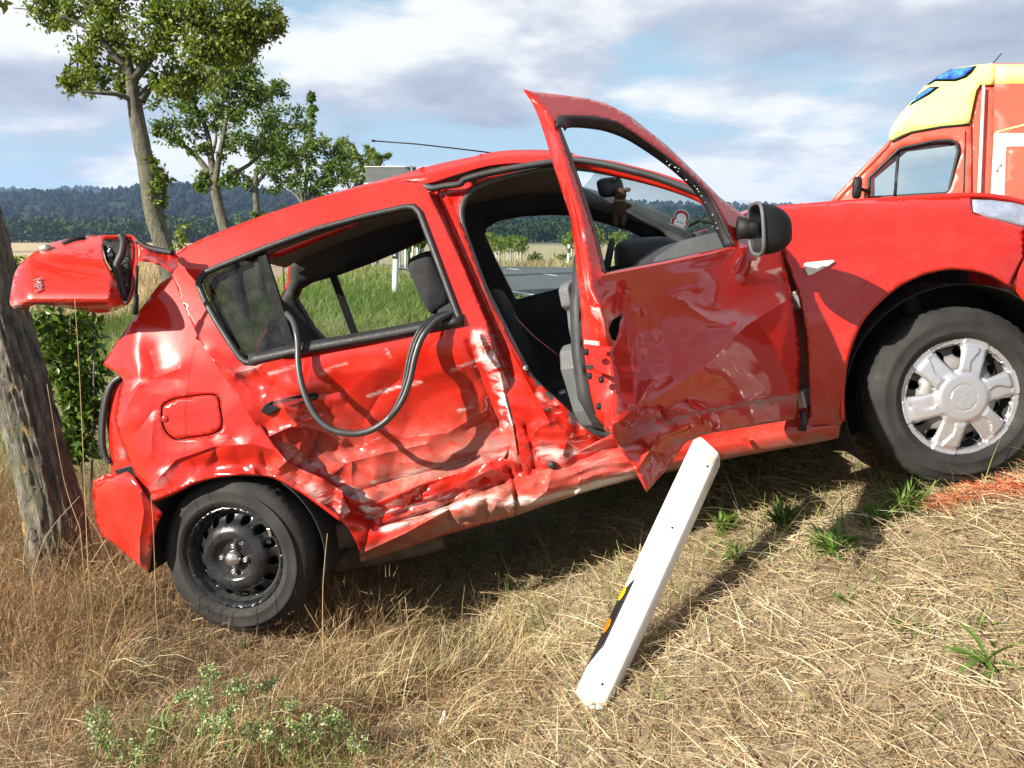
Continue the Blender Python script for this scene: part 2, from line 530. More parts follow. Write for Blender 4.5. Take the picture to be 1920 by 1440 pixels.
M['under'] = simple('muddy_underbody', (0.085, 0.065, 0.05), 0.9, var=0.5, scale=10, bmp=0.5, bscale=25)
M['blackplastic'] = simple('black_plastic', (0.010, 0.0105, 0.0115), 0.55, bmp=0.1, bscale=200, spec=0.22)
M['dark'] = simple('dark_wheel_housing', (0.012, 0.012, 0.012), 0.9)
def glassmat(name, tint, alpha=0.25, rough=0.02, grime=0.05):
    m, nt, b = newmat(name)
    out = nt.nodes['Material Output']; nt.nodes.remove(b)
    tr = N(nt, 'ShaderNodeBsdfTransparent'); tr.inputs[0].default_value = (*tint, 1)
    gl = N(nt, 'ShaderNodeBsdfGlossy'); gl.inputs['Roughness'].default_value = rough
    gl.inputs[0].default_value = (1, 1, 1, 1)
    lw = N(nt, 'ShaderNodeLayerWeight'); lw.inputs[0].default_value = 0.5
    fr = N(nt, 'ShaderNodeMath', operation='POWER'); nt.links.new(lw.outputs['Facing'], fr.inputs[0]); fr.inputs[1].default_value = 5.0
    s = N(nt, 'ShaderNodeMath', operation='MULTIPLY_ADD', use_clamp=True); s.inputs[1].default_value = 0.7; s.inputs[2].default_value = alpha
    dirt = ramp(nt, noise_fac(nt, 14, 7, 0.65), [(0.4, 0.0), (0.8, grime)])
    df = N(nt, 'ShaderNodeBsdfDiffuse'); df.inputs[0].default_value = (0.5, 0.47, 0.42, 1)
    nt.links.new(fr.outputs[0], s.inputs[0])
    mx = N(nt, 'ShaderNodeMixShader'); nt.links.new(s.outputs[0], mx.inputs[0]); nt.links.new(tr.outputs[0], mx.inputs[1]); nt.links.new(gl.outputs[0], mx.inputs[2])
    m2 = N(nt, 'ShaderNodeMixShader'); nt.links.new(dirt, m2.inputs[0]); nt.links.new(mx.outputs[0], m2.inputs[1]); nt.links.new(df.outputs[0], m2.inputs[2])
    nt.links.new(m2.outputs[0], out.inputs[0])
    return m
M['glass'] = glassmat('car_glass', (0.70, 0.80, 0.80), 0.02)
M['tint'] = glassmat('tinted_glass', (0.35, 0.37, 0.38), 0.03)
def hubmat():
    m, nt, b = newmat('silver_hubcap')
    f = attr(nt, 'dirt')
    n = ramp(nt, noise_fac(nt, 30, 7, 0.7), [(0.35, 0.2), (0.65, 1.0)])
    c = mixc(nt, mul(nt, f, n), (0.50, 0.50, 0.52), (0.16, 0.10, 0.055))
    nt.links.new(c, b.inputs['Base Color']); b.inputs['Metallic'].default_value = 0.75; b.inputs['Roughness'].default_value = 0.36
    bump(nt, b, noise_fac(nt, 60, 4), 0.05, 0.003)
    return m
M['hub'] = hubmat()
def leafmat(name, c0, c1, trans=0.35, rough=0.45):
    m, nt, b = newmat(name)
    out = nt.nodes['Material Output']
    c = ramp(nt, attr(nt, 'rnd'), [(0.0, c0), (1.0, c1)])
    nt.links.new(c, b.inputs['Base Color']); b.inputs['Roughness'].default_value = rough
    b.inputs['Specular IOR Level'].default_value = 0.35
    t = N(nt, 'ShaderNodeBsdfTranslucent')
    mm = N(nt, 'ShaderNodeMixRGB', blend_type='MULTIPLY'); mm.inputs[0].default_value = 1; nt.links.new(c, mm.inputs[1]); mm.inputs[2].default_value = (1.0, 1.0, 0.5, 1)
    nt.links.new(mm.outputs[0], t.inputs[0])
    mx = N(nt, 'ShaderNodeMixShader'); mx.inputs[0].default_value = trans
    nt.links.new(b.outputs[0], mx.inputs[1]); nt.links.new(t.outputs[0], mx.inputs[2]); nt.links.new(mx.outputs[0], out.inputs[0])
    return m
def barkmat(name, c0, c1, lichen=0.0):
    m, nt, b = newmat(name)
    tcn = N(nt, 'ShaderNodeTexCoord'); mp = N(nt, 'ShaderNodeMapping'); mp.inputs['Scale'].default_value = (1, 1, 0.22)
    nt.links.new(tcn.outputs['Object'], mp.inputs[0])
    f = noise_fac(nt, 30, 8, 0.7, mp.outputs[0], 0.5)
    c = ramp(nt, f, [(0.32, c0), (0.62, c1)])
    g = ramp(nt, noise_fac(nt, 9, 6, 0.6), [(0.48, 0), (0.6, 0.6)])
    c = mixc(nt, g, c, (0.10, 0.105, 0.055))
    if lichen:
        l = ramp(nt, noise_fac(nt, 7, 7, 0.7), [(0.60, 0), (0.64, lichen)])
        c = mixc(nt, l, c, (0.42, 0.24, 0.03))
    nt.links.new(c, b.inputs['Base Color']); b.inputs['Roughness'].default_value = 0.9
    bump(nt, b, f, 1.0, 0.035)
    return m
M['bark'] = barkmat('lichen_bark', (0.022, 0.019, 0.015), (0.24, 0.21, 0.165), 0.8)
M['bark2'] = barkmat('tree_bark', (0.022, 0.02, 0.015), (0.14, 0.13, 0.09))
M['leaf'] = leafmat('tree_leaves', (0.07, 0.12, 0.016), (0.25, 0.31, 0.05), 0.45)
M['leafd'] = leafmat('dark_tree_leaves', (0.05, 0.10, 0.018), (0.17, 0.25, 0.05), 0.45)
M['ivy'] = leafmat('glossy_shrub_leaves', (0.03, 0.075, 0.012), (0.13, 0.20, 0.025), 0.3, 0.25)
M['weed'] = leafmat('weed_leaves', (0.07, 0.14, 0.02), (0.16, 0.26, 0.05), 0.3)

# ------------------------------------------------------------------ car frame (needed by the ground)
HUB_R = at(437, 1048, 3.17)
HUB_F = at(1803, 745, 2.857)
CU = nrm(HUB_F - HUB_R)
_w = nrm(-np.cross([0, 0, 1.0], CU)); _v = np.cross(CU, _w); _v = _v if _v[2] > 0 else -_v
ROLL = R(2.5)
CW = nrm(_w * math.cos(ROLL) + _v * math.sin(ROLL)); CV = nrm(_v * math.cos(ROLL) - _w * math.sin(ROLL))
CAR = Frame(HUB_R, CU, CV, CW)

# ------------------------------------------------------------------ ground
def sstep(x, a, b):
    t = np.clip((x - a) / (b - a), 0, 1); return t * t * (3 - 2 * t)
def softmax2(a, b, k):
    return k * np.logaddexp(a / k, b / k)
def gheight(x, y, fine=True):
    x = np.asarray(x, float); y = np.asarray(y, float)
    near = 0.125 + 0.385 * x + 0.05 * (y - 2.9)
    near = softmax2(near, np.full_like(near, 0.02), 0.05)
    near = near - 0.13 * np.exp(-((x - 0.0) / 0.6) ** 2) * sstep(y, 2.5, 3.0)
    near = -softmax2(-near, np.full_like(near, -0.82), 0.07)
    d = np.hypot(x, y)
    far = np.interp(d, [0, 9, 26, 60, 100, 200, 300, 450, 3000], [.45, .5, .5, -.6, -1.7, -2.0, -1.5, -1.0, 0.0])
    left = np.interp(d, [0, 5, 15, 60, 100, 200, 300, 450, 3000], [.05, .08, .0, -.6, -1.5, -2.0, -1.5, -1.0, 0.0])
    k = sstep(x + 0.22 * y, -2.2, -0.2)
    base = left * (1 - k) + far * k
    b = sstep(y, 4.6, 8.0)
    z = near * (1 - b) + base * b
    if fine:
        z = z + 0.022 * fbm(x * 1.6, y * 1.6, 0.2, 5, 4) * np.clip(1.6 - d / 30, 0.1, 1)
    return z
def groundmat():
    m, nt, b = newmat('dry_ground')
    c = ramp(nt, noise_fac(nt, 5, 8, 0.7), [(0.25, (0.085, 0.062, 0.038)), (0.5, (0.19, 0.145, 0.09)), (0.75, (0.36, 0.29, 0.18))])
    c2 = ramp(nt, noise_fac(nt, 55, 8, 0.75), [(0.3, (0.10, 0.075, 0.045)), (0.65, (0.34, 0.27, 0.17))])
    c = mixc(nt, 0.5, c, c2)
    nt.links.new(c, b.inputs['Base Color']); b.inputs['Roughness'].default_value = 0.95
    bump(nt, b, noise_fac(nt, 70, 8, 0.7), 0.6, 0.02)
    return m
def sheet(name, xs, ys, mat, off=0.0, kind='structure', keep=None):
    X, Y = np.meshgrid(xs, ys); Z = gheight(X, Y) + off
    V = np.stack([X.ravel(), Y.ravel(), Z.ravel()], 1); nx = len(xs)
    i = np.arange(len(ys) - 1)[:, None] * nx + np.arange(nx - 1)[None]
    F = np.stack([i, i + 1, i + 1 + nx, i + nx], -1).reshape(-1, 4)
    if keep is not None:
        c = V[F].mean(1); F = F[keep(c[:, 0], c[:, 1])]
    o = mk(name, V, F, mat)
    return props(o, kind=kind)
xs = np.r_[-3000, -1500, -800, -400, -200, -100, -60, np.arange(-40, -8, 2), np.arange(-8, 6, 0.07), np.arange(6, 40, 2), 60, 100, 200, 400, 800, 1500, 3000]
ys = np.r_[-200, -60, -20, -8, np.arange(-4, 8, 0.07), np.arange(8, 30, 0.5), np.arange(30, 120, 5), 150, 200, 250, 300, 350, 420, 600, 1000, 2000]
sheet('ground', xs, ys, groundmat())

# wheat field across the row of trees
def fieldmat():
    m, nt, b = newmat('ripe_wheat')
    tcn = N(nt, 'ShaderNodeTexCoord'); mp = N(nt, 'ShaderNodeMapping'); mp.inputs['Scale'].default_value = (1, 0.25, 1)
    nt.links.new(tcn.outputs['Object'], mp.inputs[0])
    c = ramp(nt, noise_fac(nt, 1.3, 8, 0.7, mp.outputs[0]), [(0.3, (0.30, 0.22, 0.11)), (0.7, (0.46, 0.37, 0.21))])
    nt.links.new(c, b.inputs['Base Color']); b.inputs['Roughness'].default_value = 0.9
    bump(nt, b, noise_fac(nt, 25, 6, 0.7), 0.8, 0.1)
    return m
M['wheat'] = fieldmat()
fx = np.r_[-420, -300, -200, -140, -100, -70, -50, -40, np.arange(-30, -3, 0.4), np.arange(-3, 30, 2), 45, 70, 100, 150, 220, 320, 420]
fy = np.r_[np.arange(6, 30, 0.4), np.arange(30, 100, 4), 110, 125, 150, 175, 200, 230, 260, 285, 303]
sheet('wheat_field', fx, fy, M['wheat'], 0.035,
      keep=lambda x, y: ((x < -4.8 - 0.27 * (y - 5) + 0.5 * fbm(y / 3, y * 0, 0, 3)) & (x < -5.2)) | ((y > 62) & (x > -4.2 - 0.27 * (y - 5)) & (y < 260)))

# ------------------------------------------------------------------ road
road_pts = np.array([(40, -3.0), (20, 4.6), (12, 7.8), (8, 9.6), (5.6, 11.4), (3.8, 14.0), (2.3, 17.3), (0.9, 22), (-0.6, 28), (-2.6, 36), (-7, 50), (-14, 70)], float)
rc = smoothpath(road_pts, 14)
def roadz(p):
    d = np.hypot(p[:, 0], p[:, 1])
    return np.interp(d, [0, 26, 60, 100], [.545, .545, -.52, -1.6])
rt = np.gradient(rc, axis=0); rt /= np.linalg.norm(rt, axis=1)[:, None]; rn = np.stack([-rt[:, 1], rt[:, 0]], 1)
def road_strip(name, a, b, dz, mat, i0=0, i1=None, thick=0.0):
    P = rc[i0:i1]; n = rn[i0:i1]
    A = P + n * a; B = P + n * b
    V, F = strip(np.c_[A, roadz(A) + dz], np.c_[B, roadz(B) + dz])
    return V, F
def asphalt():
    m, nt, b = newmat('asphalt')
    c = ramp(nt, noise_fac(nt, 3, 8, 0.7), [(0.3, (0.085, 0.088, 0.092)), (0.7, (0.14, 0.142, 0.145))])
    c2 = ramp(nt, noise_fac(nt, 160, 3, 0.6), [(0.35, 0.72), (0.65, 1.0)])
    mm = N(nt, 'ShaderNodeMixRGB', blend_type='MULTIPLY'); mm.inputs[0].default_value = 1; nt.links.new(c, mm.inputs[1]); nt.links.new(c2, mm.inputs[2])
    nt.links.new(mm.outputs[0], b.inputs['Base Color']); b.inputs['Roughness'].default_value = 0.8
    bump(nt, b, noise_fac(nt, 200, 3), 0.4, 0.01)
    return m
V, F = road_strip('road', -3.1, 3.1, 0.0, None)
rd = props(mk('road', V, F, asphalt()), kind='structure')
whitep = simple('road_paint', (0.62, 0.62, 0.60), 0.7, var=0.15, scale=20)
BASE[rd.name] = np.zeros(3)
for s in (-2.85, 2.85):
    V, F = road_strip('edge_line', s - 0.07, s + 0.07, 0.006, whitep); mk('edge_line', V, F, whitep, rd)
for i in range(6, len(rc) - 6, 9):
    V, F = road_strip('centre_dash', -0.06, 0.06, 0.006, whitep, i, i + 4); mk('centre_dash', V, F, whitep, rd)

HAZE = 0.00021
# ------------------------------------------------------------------ hills and woods far away
def hillmat(name, c0, c1):
    m, nt, b = newmat(name)
    c = ramp(nt, noise_fac(nt, 0.05, 8, 0.65), [(0.3, c0), (0.7, c1)])
    nt.links.new(c, b.inputs['Base Color']); b.inputs['Roughness'].default_value = 1.0; b.inputs['Specular IOR Level'].default_value = 0.1
    return m
def ridge_mesh(name, d0, d1, crest, seed, mat):
    """crest(az) gives the height above the eye at distance d1, az in photo pixels from the left"""
    az = np.linspace(-1500, 3400, 420); rr = np.linspace(0, 1, 16)
    V = []
    for t in rr:
        d = d0 + (d1 - d0) * t
        x = (az - 960) / FPX * d; y = np.full_like(az, d)
        h = crest(az) + 2.5 * fbm(az / 90.0, np.full_like(az, t * 3), 0, seed)
        z = -2.0 + (CAM[2] + h + 2.0) * (t * t * (3 - 2 * t)) ** 0.85
        V.append(np.stack([x, y, z], 1))
    V.append(V[-1] * np.array([1.25, 1.25, 1]) - np.array([0, 0, 8]))
    n = len(az); V = np.concatenate(V)
    i = np.arange(len(rr))[:, None] * n + np.arange(n - 1)[None]
    F = np.stack([i, i + 1, i + 1 + n, i + n], -1).reshape(-1, 4)
    o = props(mk(name, V, F, mat), kind='structure')
    return V, F
def scatter_on(V, F, n, seed):
    rs = np.random.RandomState(seed)
    a = np.linalg.norm(np.cross(V[F[:, 1]] - V[F[:, 0]], V[F[:, 3]] - V[F[:, 0]]), axis=1)
    # favour the near faces, which show larger
    f = rs.choice(len(F), n, p=a / a.sum()); s, t = rs.rand(n, 1), rs.rand(n, 1)
    return (V[F[f, 0]] * (1 - s) + V[F[f, 1]] * s) * (1 - t) + (V[F[f, 3]] * (1 - s) + V[F[f, 2]] * s) * t, rs
def wood(name, P, rs, h, r, mat, label, sides=6, kind='cone'):
    n = len(P); H = h * rs.uniform(0.45, 1.35, n); Rr = r * rs.uniform(0.6, 1.5, n); rnd = np.clip(rs.normal(0.5, 0.2, n), 0, 1)
    prof = [(0.5, 0.0), (1.0, 0.25), (0.85, 0.5), (0.5, 0.78), (0.06, 1.0)] if kind == 'cone' else [(0.5, 0.0), (1.0, 0.3), (0.8, 0.45), (1.0, 0.62), (0.6, 0.85), (0.05, 1.0)]
    Vs = []; m = len(prof)
    for (pr, ph) in prof:
        for k in range(sides):
            a = 2 * math.pi * k / sides + 0.7 * ph + rs.uniform(0, 1)
            q = Rr * pr * rs.uniform(0.7, 1.3, n)
            Vs.append(np.stack([P[:, 0] + q * math.cos(a), P[:, 1] + q * math.sin(a), P[:, 2] + H * ph * (1 + 0.08 * rs.normal(size=n) * (0.2 < ph < 1))], 1))
    V = np.stack(Vs, 1).reshape(-1, 3)
    F = []
    for i in range(m - 1):
        for k in range(sides):
            F.append((i * sides + k, i * sides + (k + 1) % sides, (i + 1) * sides + (k + 1) % sides, (i + 1) * sides + k))
    F = (np.array(F)[None] + (np.arange(n) * m * sides)[:, None, None]).reshape(-1, 4)
    o = mk(name, V, F, mat, attrs={'rnd': np.repeat(rnd, m * sides)}, smooth=False)
    return props(o, label, 'forest', kind='stuff')
def rndmat(name, c0, c1, rough=1.0):
    m, nt, b = newmat(name)
    nt.links.new(ramp(nt, attr(nt, 'rnd'), [(0.0, c0), (1.0, c1)]), b.inputs['Base Color']); b.inputs['Roughness'].default_value = rough
    b.inputs['Specular IOR Level'].default_value = 0.1
    return m
hm = hillmat('forested_hill', (0.010, 0.02, 0.012), (0.02, 0.032, 0.016))
c1 = lambda a: np.interp(a, [-1500, 0, 100, 160, 260, 420, 560, 720, 1000, 1300, 1500, 1950, 3400], [88, 76, 70, 77, 75, 76, 64, 48, 54, 51, 46, 46, 74])
c2 = lambda a: np.interp(a, [-1500, 0, 60, 120, 200, 260, 420, 560, 700, 1000, 1200, 1500, 1950, 3400], [30, 31, 33, 34.5, 33, 38, 41, 34, 24, 18, 19, 19, 21, 28])
Vh, Fh = ridge_mesh('far_hills', 950, 1500, c1, 3, hm)
P, rs = scatter_on(Vh, Fh, 6500, 1); P = P[P[:, 2] > 8]
M['conif'] = rndmat('far_conifers', (0.004, 0.010, 0.009), (0.011, 0.021, 0.014))
wood('far_forest', P, rs, 6, 5, M['conif'], 'far blue-green forest covering the ridge on the skyline', 4)
Vh, Fh = ridge_mesh('wooded_hill', 430, 800, c2, 9, hm)
P, rs = scatter_on(Vh, Fh, 13500, 2)
wood('hill_forest', P, rs, 5.6, 3.9, M['conif'], 'dark conifer forest covering the nearer hillside', 4)
# lower belt of broadleaf wood at the field edge
rs = np.random.RandomState(5); n = 4200
pa = rs.uniform(-1100, 3000, n); dd = 305 + 70 * rs.rand(n) ** 1.3
P = np.stack([(pa - 960) / FPX * dd, dd, np.zeros(n)], 1); P[:, 2] = gheight(P[:, 0], P[:, 1], False) - 0.3
BELT = P, rs

# the air: pale haze round everything
hz, nth, bh = newmat('haze'); nth.nodes.remove(bh)
pv = N(nth, 'ShaderNodeVolumePrincipled'); pv.inputs['Color'].default_value = (0.42, 0.62, 1.0, 1); pv.inputs['Density'].default_value = HAZE; pv.inputs['Anisotropy'].default_value = 0.1
nth.links.new(pv.outputs[0], nth.nodes['Material Output'].inputs['Volume'])
if HAZE:
    hzo = mk('haze', *boxm((0, 975, 67), (np.array([1., 0, 0]), np.array([0, 1., 0]), np.array([0, 0, 1.])), (3200, 1230, 73)), hz, smooth=False)
    props(hzo, 'thin bluish haze filling the air over fields and hills', 'haze', kind='stuff')

# ------------------------------------------------------------------ the wrecked car
car = thing('wrecked_car', CAR.pt(1.25, -0.31, -0.8), 'crushed red hatchback with its door torn open, tilted nose-up on the bank', 'car')
def part(name, mesh, mat, parent=car, **k):
    return mk(name, mesh[0], mesh[1], mat, parent, **k)

def Wside(u, v):
    lo = 0.03 - 0.10 * ((np.minimum(v, 0.62) - 0.35) / 0.5) ** 2
    hi = np.maximum(v - 0.62, 0)
    w = lo - 0.25 * hi - 0.20 * hi ** 2
    w = w - 1.1 * np.maximum(0, -0.15 - u) ** 2 - 0.7 * np.maximum(0, u - 2.7) ** 2
    return w
WFAR = -1.66           # far side mirrors about w = -0.83
def surf(off=0.0, dent=None):
    def f(u, v, px, py):
        w = Wside(u, v) + off
        return w + dent(px, py) if dent else w
    return f
zero = lambda x, y: np.zeros_like(x)
def band(line, width, amp=1.0):
    return lambda x, y: amp * np.clip(1.25 - pdist(x, y, line)[0] / width, 0, 1)
def blobs(*bs):
    return lambda x, y: np.clip(sum(a * gs(x, y, cx, cy, sx, sy, ang) for cx, cy, sx, sy, ang, a in bs), 0, 1)
def fsum(*fs):
    return lambda x, y: np.clip(sum(f(x, y) for f in fs), 0, 1)

# ---- door behind the pillar, crushed
DOOR_WIN = [(372, 533), (375, 522), (384, 512), (403, 503), (500, 464), (593, 430), (690, 404), (762, 388), (776, 388), (787, 399), (810, 460), (838, 535), (860, 593), (866, 606), (740, 629), (560, 661), (474, 680), (460, 679), (448, 668), (430, 640), (408, 606), (385, 565)]
door_out = [(325, 478), (360, 458), (400, 440), (500, 402), (600, 370), (690, 346), (740, 338), (797, 345), (807, 368), (860, 480), (913, 607), (926, 655), (945, 700), (962, 740), (972, 775), (978, 805), (983, 835), (990, 865), (998, 890), (985, 882), (960, 868), (935, 872), (860, 905), (800, 925), (740, 950), (700, 968), (682, 962), (650, 930), (610, 905), (570, 888), (540, 880), (518, 865), (490, 815), (466, 777), (440, 738), (417, 700), (392, 668), (370, 630), (345, 572), (322, 515)]
def dent_door(x, y):
    k = sstep(y, 640, 720)
    d = -0.085 * np.clip((y - 632) / 210, 0, 1) ** 0.9 * sstep(x, 440, 620) - 0.06 * gs(x, y, 830, 800, 190, 130) * k - 0.04 * gs(x, y, 660, 840, 120, 60, -10)
    d = d + 0.035 * gs(x, y, 560, 735, 70, 40, -15) - 0.03 * gs(x, y, 470, 720, 40, 22, 30)
    d = d + step(x, y, [(417, 700), (450, 690), (530, 675), (640, 655), (760, 640), (910, 615)], 9, -0.018) * sstep(y, 600, 660)
    d = d + ridge(x, y, [(395, 672), (440, 700), (478, 690), (530, 675)], 14, 0.022)
    d = d + ridge(x, y, [(480, 690), (500, 720), (560, 745), (640, 735)], 12, -0.016)
    d = d + ridge(x, y, [(500, 820), (545, 800), (600, 806), (640, 830)], 9, 0.020)
    d = d + ridge(x, y, [(560, 880), (585, 850), (600, 815)], 8, -0.022) + ridge(x, y, [(535, 868), (560, 845), (570, 810)], 7, 0.016)
    d = d + ridge(x, y, [(610, 900), (650, 868), (720, 850), (800, 832)], 11, 0.014)
    d = d + ridge(x, y, [(650, 930), (720, 905), (800, 885), (900, 858)], 10, -0.020)
    d = d + ridge(x, y, [(700, 800), (760, 822), (840, 812), (900, 775)], 22, 0.016)
    d = d + ridge(x, y, [(640, 700), (720, 690), (800, 705), (870, 690)], 30, 0.012)
    d = d + ridge(x, y, [(900, 630), (912, 665), (938, 700), (948, 750), (962, 800), (970, 850)], 7, 0.026) + ridge(x, y, [(880, 640), (895, 690), (915, 740), (935, 800)], 12, -0.022)
    d = d + 0.018 * crumple(x, y, 130, 11) * k + 0.007 * crumple(x, y, 60, 3) * sstep(y, 720, 860) + 0.006 * crumple(x, y, 36, 8) * gs(x, y, 940, 740, 40, 120, -12)
    d = d + rcreases(x, y, 26, 500, 960, 735, 925, -14, 5, 0.013) + rcreases(x, y, 9, 430, 640, 690, 800, 20, 6, 0.010)
    return d
tear = [(900, 635), (912, 665), (935, 700), (945, 745), (960, 790)]
rear_door = panel('door', CAR, door_out, surf(0.012, dent_door), M['red'], car, [DOOR_WIN], 5,
                  attrs={'scuff': fsum(band(tear, 16), band([(690, 742), (740, 727), (790, 716)], 3, .7), band([(640, 846), (680, 838), (712, 822)], 3, .8), band([(845, 694), (905, 672)], 3, .7), band([(722, 652), (734, 676)], 3, .6), band([(600, 700), (650, 680)], 3, .6), band([(860, 770), (925, 752)], 3, .7), band([(505, 700), (560, 684)], 3.5, .6), band([(640, 920), (690, 955), (760, 930), (850, 900), (940, 872)], 9, 0.95), band([(590, 870), (640, 905), (690, 935)], 6, .7), band([(700, 905), (800, 880), (880, 862)], 5, .6), blobs((470, 690, 26, 8, -20, .45), (560, 860, 40, 9, 40, .5), (940, 850, 40, 25, 0, .35))),
                         'dirt': fsum(blobs((780, 900, 170, 40, -15, .6), (600, 830, 70, 50, 0, .35), (900, 830, 90, 60, 0, .35), (740, 840, 150, 60, 0, .22))),
                         'gum_shade': fsum(band([(493, 770), (505, 758), (545, 748), (590, 741)], 6), band([(575, 800), (600, 845), (640, 870)], 3.5, 0.5))})  # second band paints a fold's dark line, for stronger crease contrast
rear_door['label'] = 'crushed door with its window rubber hanging loose'
# black handle recess and window rubber
part('handle_recess', prism(CAR.hit([(489, 772), (494, 760), (508, 753), (548, 744), (588, 737), (597, 741), (594, 749), (560, 757), (522, 767), (502, 780)], lambda u, v, x, y: Wside(u, v) + 0.02 + dent_door(x, y)), CW, 0.012), M['blackplastic'], rear_door, smooth=False, bevel=0.003)
wl = densify(DOOR_WIN, 14)
def seal_ring(name, frame, px, w, r, parent, mat, flat=1.0, closed=True, sides=8):
    p = frame.hit(px, w)
    if closed: p = np.concatenate([p, p[:2]])
    return part(name, tube(p, r, sides, caps=not closed), mat, parent)
inner = np.array(DOOR_WIN, float); cpt = inner.mean(0)
seal_ring('window_rubber', CAR, wl, surf(0.014), 0.0125, rear_door, M['rubber'])
# thick lower rubber strip
lw = resample([(468, 684), (560, 664), (740, 632), (868, 607)], 24); lw2 = lw - np.array([0, 17])
A = CAR.hit(lw, surf(0.024)); B = CAR.hit(lw2, surf(0.010))
part('sill_rubber', strip(B, A), M['rubber'], rear_door, solid=0.012)
# upright bar between the panes and the small pane
part('window_bar', prism(CAR.hit([(481, 478), (497, 471), (555, 652), (538, 660)], surf(0.004)), CW, 0.014), M['matte'], rear_door, smooth=False, bevel=0.002)
part('window_pane', prism(CAR.hit([(378, 530), (386, 514), (405, 506), (486, 476), (541, 660), (473, 676), (455, 672), (410, 606)], surf(-0.006)), CW, 0.004), M['tint'], rear_door, smooth=False)
# red inner frame seen through the opening
part('inner_frame', strip(CAR.hit(resample([(499, 478), (590, 443), (668, 417)], 8), surf(-0.03)), CAR.hit(resample([(503, 490), (600, 450), (672, 421)], 8), surf(-0.055))), M['red'], rear_door, solid=0.003)
fr_in = [(392, 534), (402, 520), (430, 508), (478, 489)]
part('inner_frame', strip(CAR.hit(resample(fr_in, 12), surf(-0.05)), CAR.hit(resample([(404, 545), (412, 530), (436, 518), (478, 500)], 12), surf(-0.06))), M['red'], rear_door, solid=0.003)
part('inner_frame', strip(CAR.hit(resample([(392, 534), (396, 560), (425, 620), (445, 655)], 10), surf(-0.05)), CAR.hit(resample([(402, 540), (408, 562), (436, 622), (452, 655)], 10), surf(-0.06))), M['red'], rear_door, solid=0.003)
# rubber strip torn out of the frame, hanging as a loop
loop = smoothpath([(538, 588), (551, 606), (558, 640), (560, 690), (570, 735), (590, 777), (618, 803), (655, 813), (692, 808), (725, 788), (752, 755), (768, 715), (778, 670), (792, 632), (815, 604), (838, 592), (852, 590)], 6)
loopw = np.interp(np.arange(len(loop)), [0, 10, 40, 80, len(loop) - 1], [0.0, 0.05, 0.09, 0.08, 0.0])
def tubepx(name, px, w, r, mat, parent, frame=CAR, sides=8, flat=1.0):
    P = np.array([frame.hit([p], float(a))[0] for p, a in zip(px, np.zeros(len(px)) + w)])
    return part(name, tube(P, r, sides, flat=flat), mat, parent)
Wl = np.array([float(Wside(*CAR.loc(CAR.hit([p], 0.0))[0][:2])) for p in loop]) + loopw
lp = tubepx('hanging_rubber', loop, Wl, 0.0115, M['seal'], rear_door, sides=10)
lp['label'] = 'window rubber torn out and hanging in a loop'
lo2 = loop.copy(); n2 = int(len(loop) * 0.55)
tubepx('rubber_lip', lo2[n2:] + np.array([-6, -2]) * np.interp(np.arange(len(loop) - n2), [0, 8, 30, 60], [0, 1, 1.2, 0.6])[:, None], Wl[n2:] + 0.004, 0.007, M['rubber'], lp)
tubepx('rubber_lip', lo2[n2 + 6:] + np.array([-11, -3]) * np.interp(np.arange(len(loop) - n2 - 6), [0, 8, 30, 60], [0.2, 1, 1.2, 0.6])[:, None], Wl[n2 + 6:] - 0.004, 0.006, M['rubber'], lp)

# ---- panel over the wheel, with the fuel flap
quarter = [(330, 505), (322, 518), (300, 531), (262, 582), (222, 637), (193, 683), (205, 692), (218, 698), (231, 712), (224, 740), (219, 760), (216, 785), (222, 810), (232, 835), (244, 868), (257, 897), (270, 922), (286, 939), (327, 923), (367, 903), (413, 892), (460, 888), (513, 893), (560, 917), (603, 947), (640, 976), (656, 960), (640, 920), (600, 895), (545, 872), (525, 850), (500, 815), (475, 775), (430, 700), (385, 630), (340, 540)]
def dent_quarter(x, y):
    d = -0.05 * np.clip((262 - x) / 70, 0, 1.2) ** 1.4
    d = d + ridge(x, y, [(231, 705), (262, 720), (290, 690), (280, 660)], 16, -0.016)
    d = d + ridge(x, y, [(262, 722), (240, 760), (228, 800)], 16, 0.016) + ridge(x, y, [(262, 722), (300, 705), (340, 690)], 16, 0.012)
    d = d + ridge(x, y, [(290, 905), (330, 862), (400, 838), (470, 832), (540, 850)], 24, 0.024) - 0.022 * gs(x, y, 420, 870, 90, 16, -4)
    d = d + ridge(x, y, [(330, 870), (420, 835), (435, 822)], 10, -0.012)
    k = sstep(y, 820, 870) * sstep(x, 380, 470)
    d = d + 0.018 * crumple(x, y, 56, 21) * k + 0.006 * crumple(x, y, 120, 5) * sstep(y, 640, 760)
    d = d + ridge(x, y, [(286, 939), (327, 923), (367, 903), (413, 892), (460, 888), (513, 893), (560, 917), (603, 947)], 7, 0.012)
    return d + rcreases(x, y, 14, 390, 610, 835, 935, 25, 15, 0.013, 20, 70) + rcreases(x, y, 6, 230, 420, 690, 880, -30, 16, 0.006)
flap_px = smoothpath([(303, 770), (308, 757), (330, 747), (362, 742), (395, 739), (409, 745), (413, 765), (417, 790), (413, 806), (394, 815), (360, 820), (330, 824), (313, 812), (305, 795)], 5, True)
fc = flap_px.mean(0)
qp = panel('quarter_panel', CAR, quarter, surf(-0.004, dent_quarter), M['red'], car, [fc + (flap_px - fc) * 1.02], 6,
           attrs={'scuff': blobs((262, 722, 14, 10, 0, .5), (600, 930, 30, 12, 40, .8), (410, 822, 12, 6, 0, .7), (640, 960, 20, 20, 0, .6), (300, 900, 12, 30, 30, .25)),
                  'dirt': blobs((560, 900, 60, 20, 30, .3)), 'gum_shade': zero})
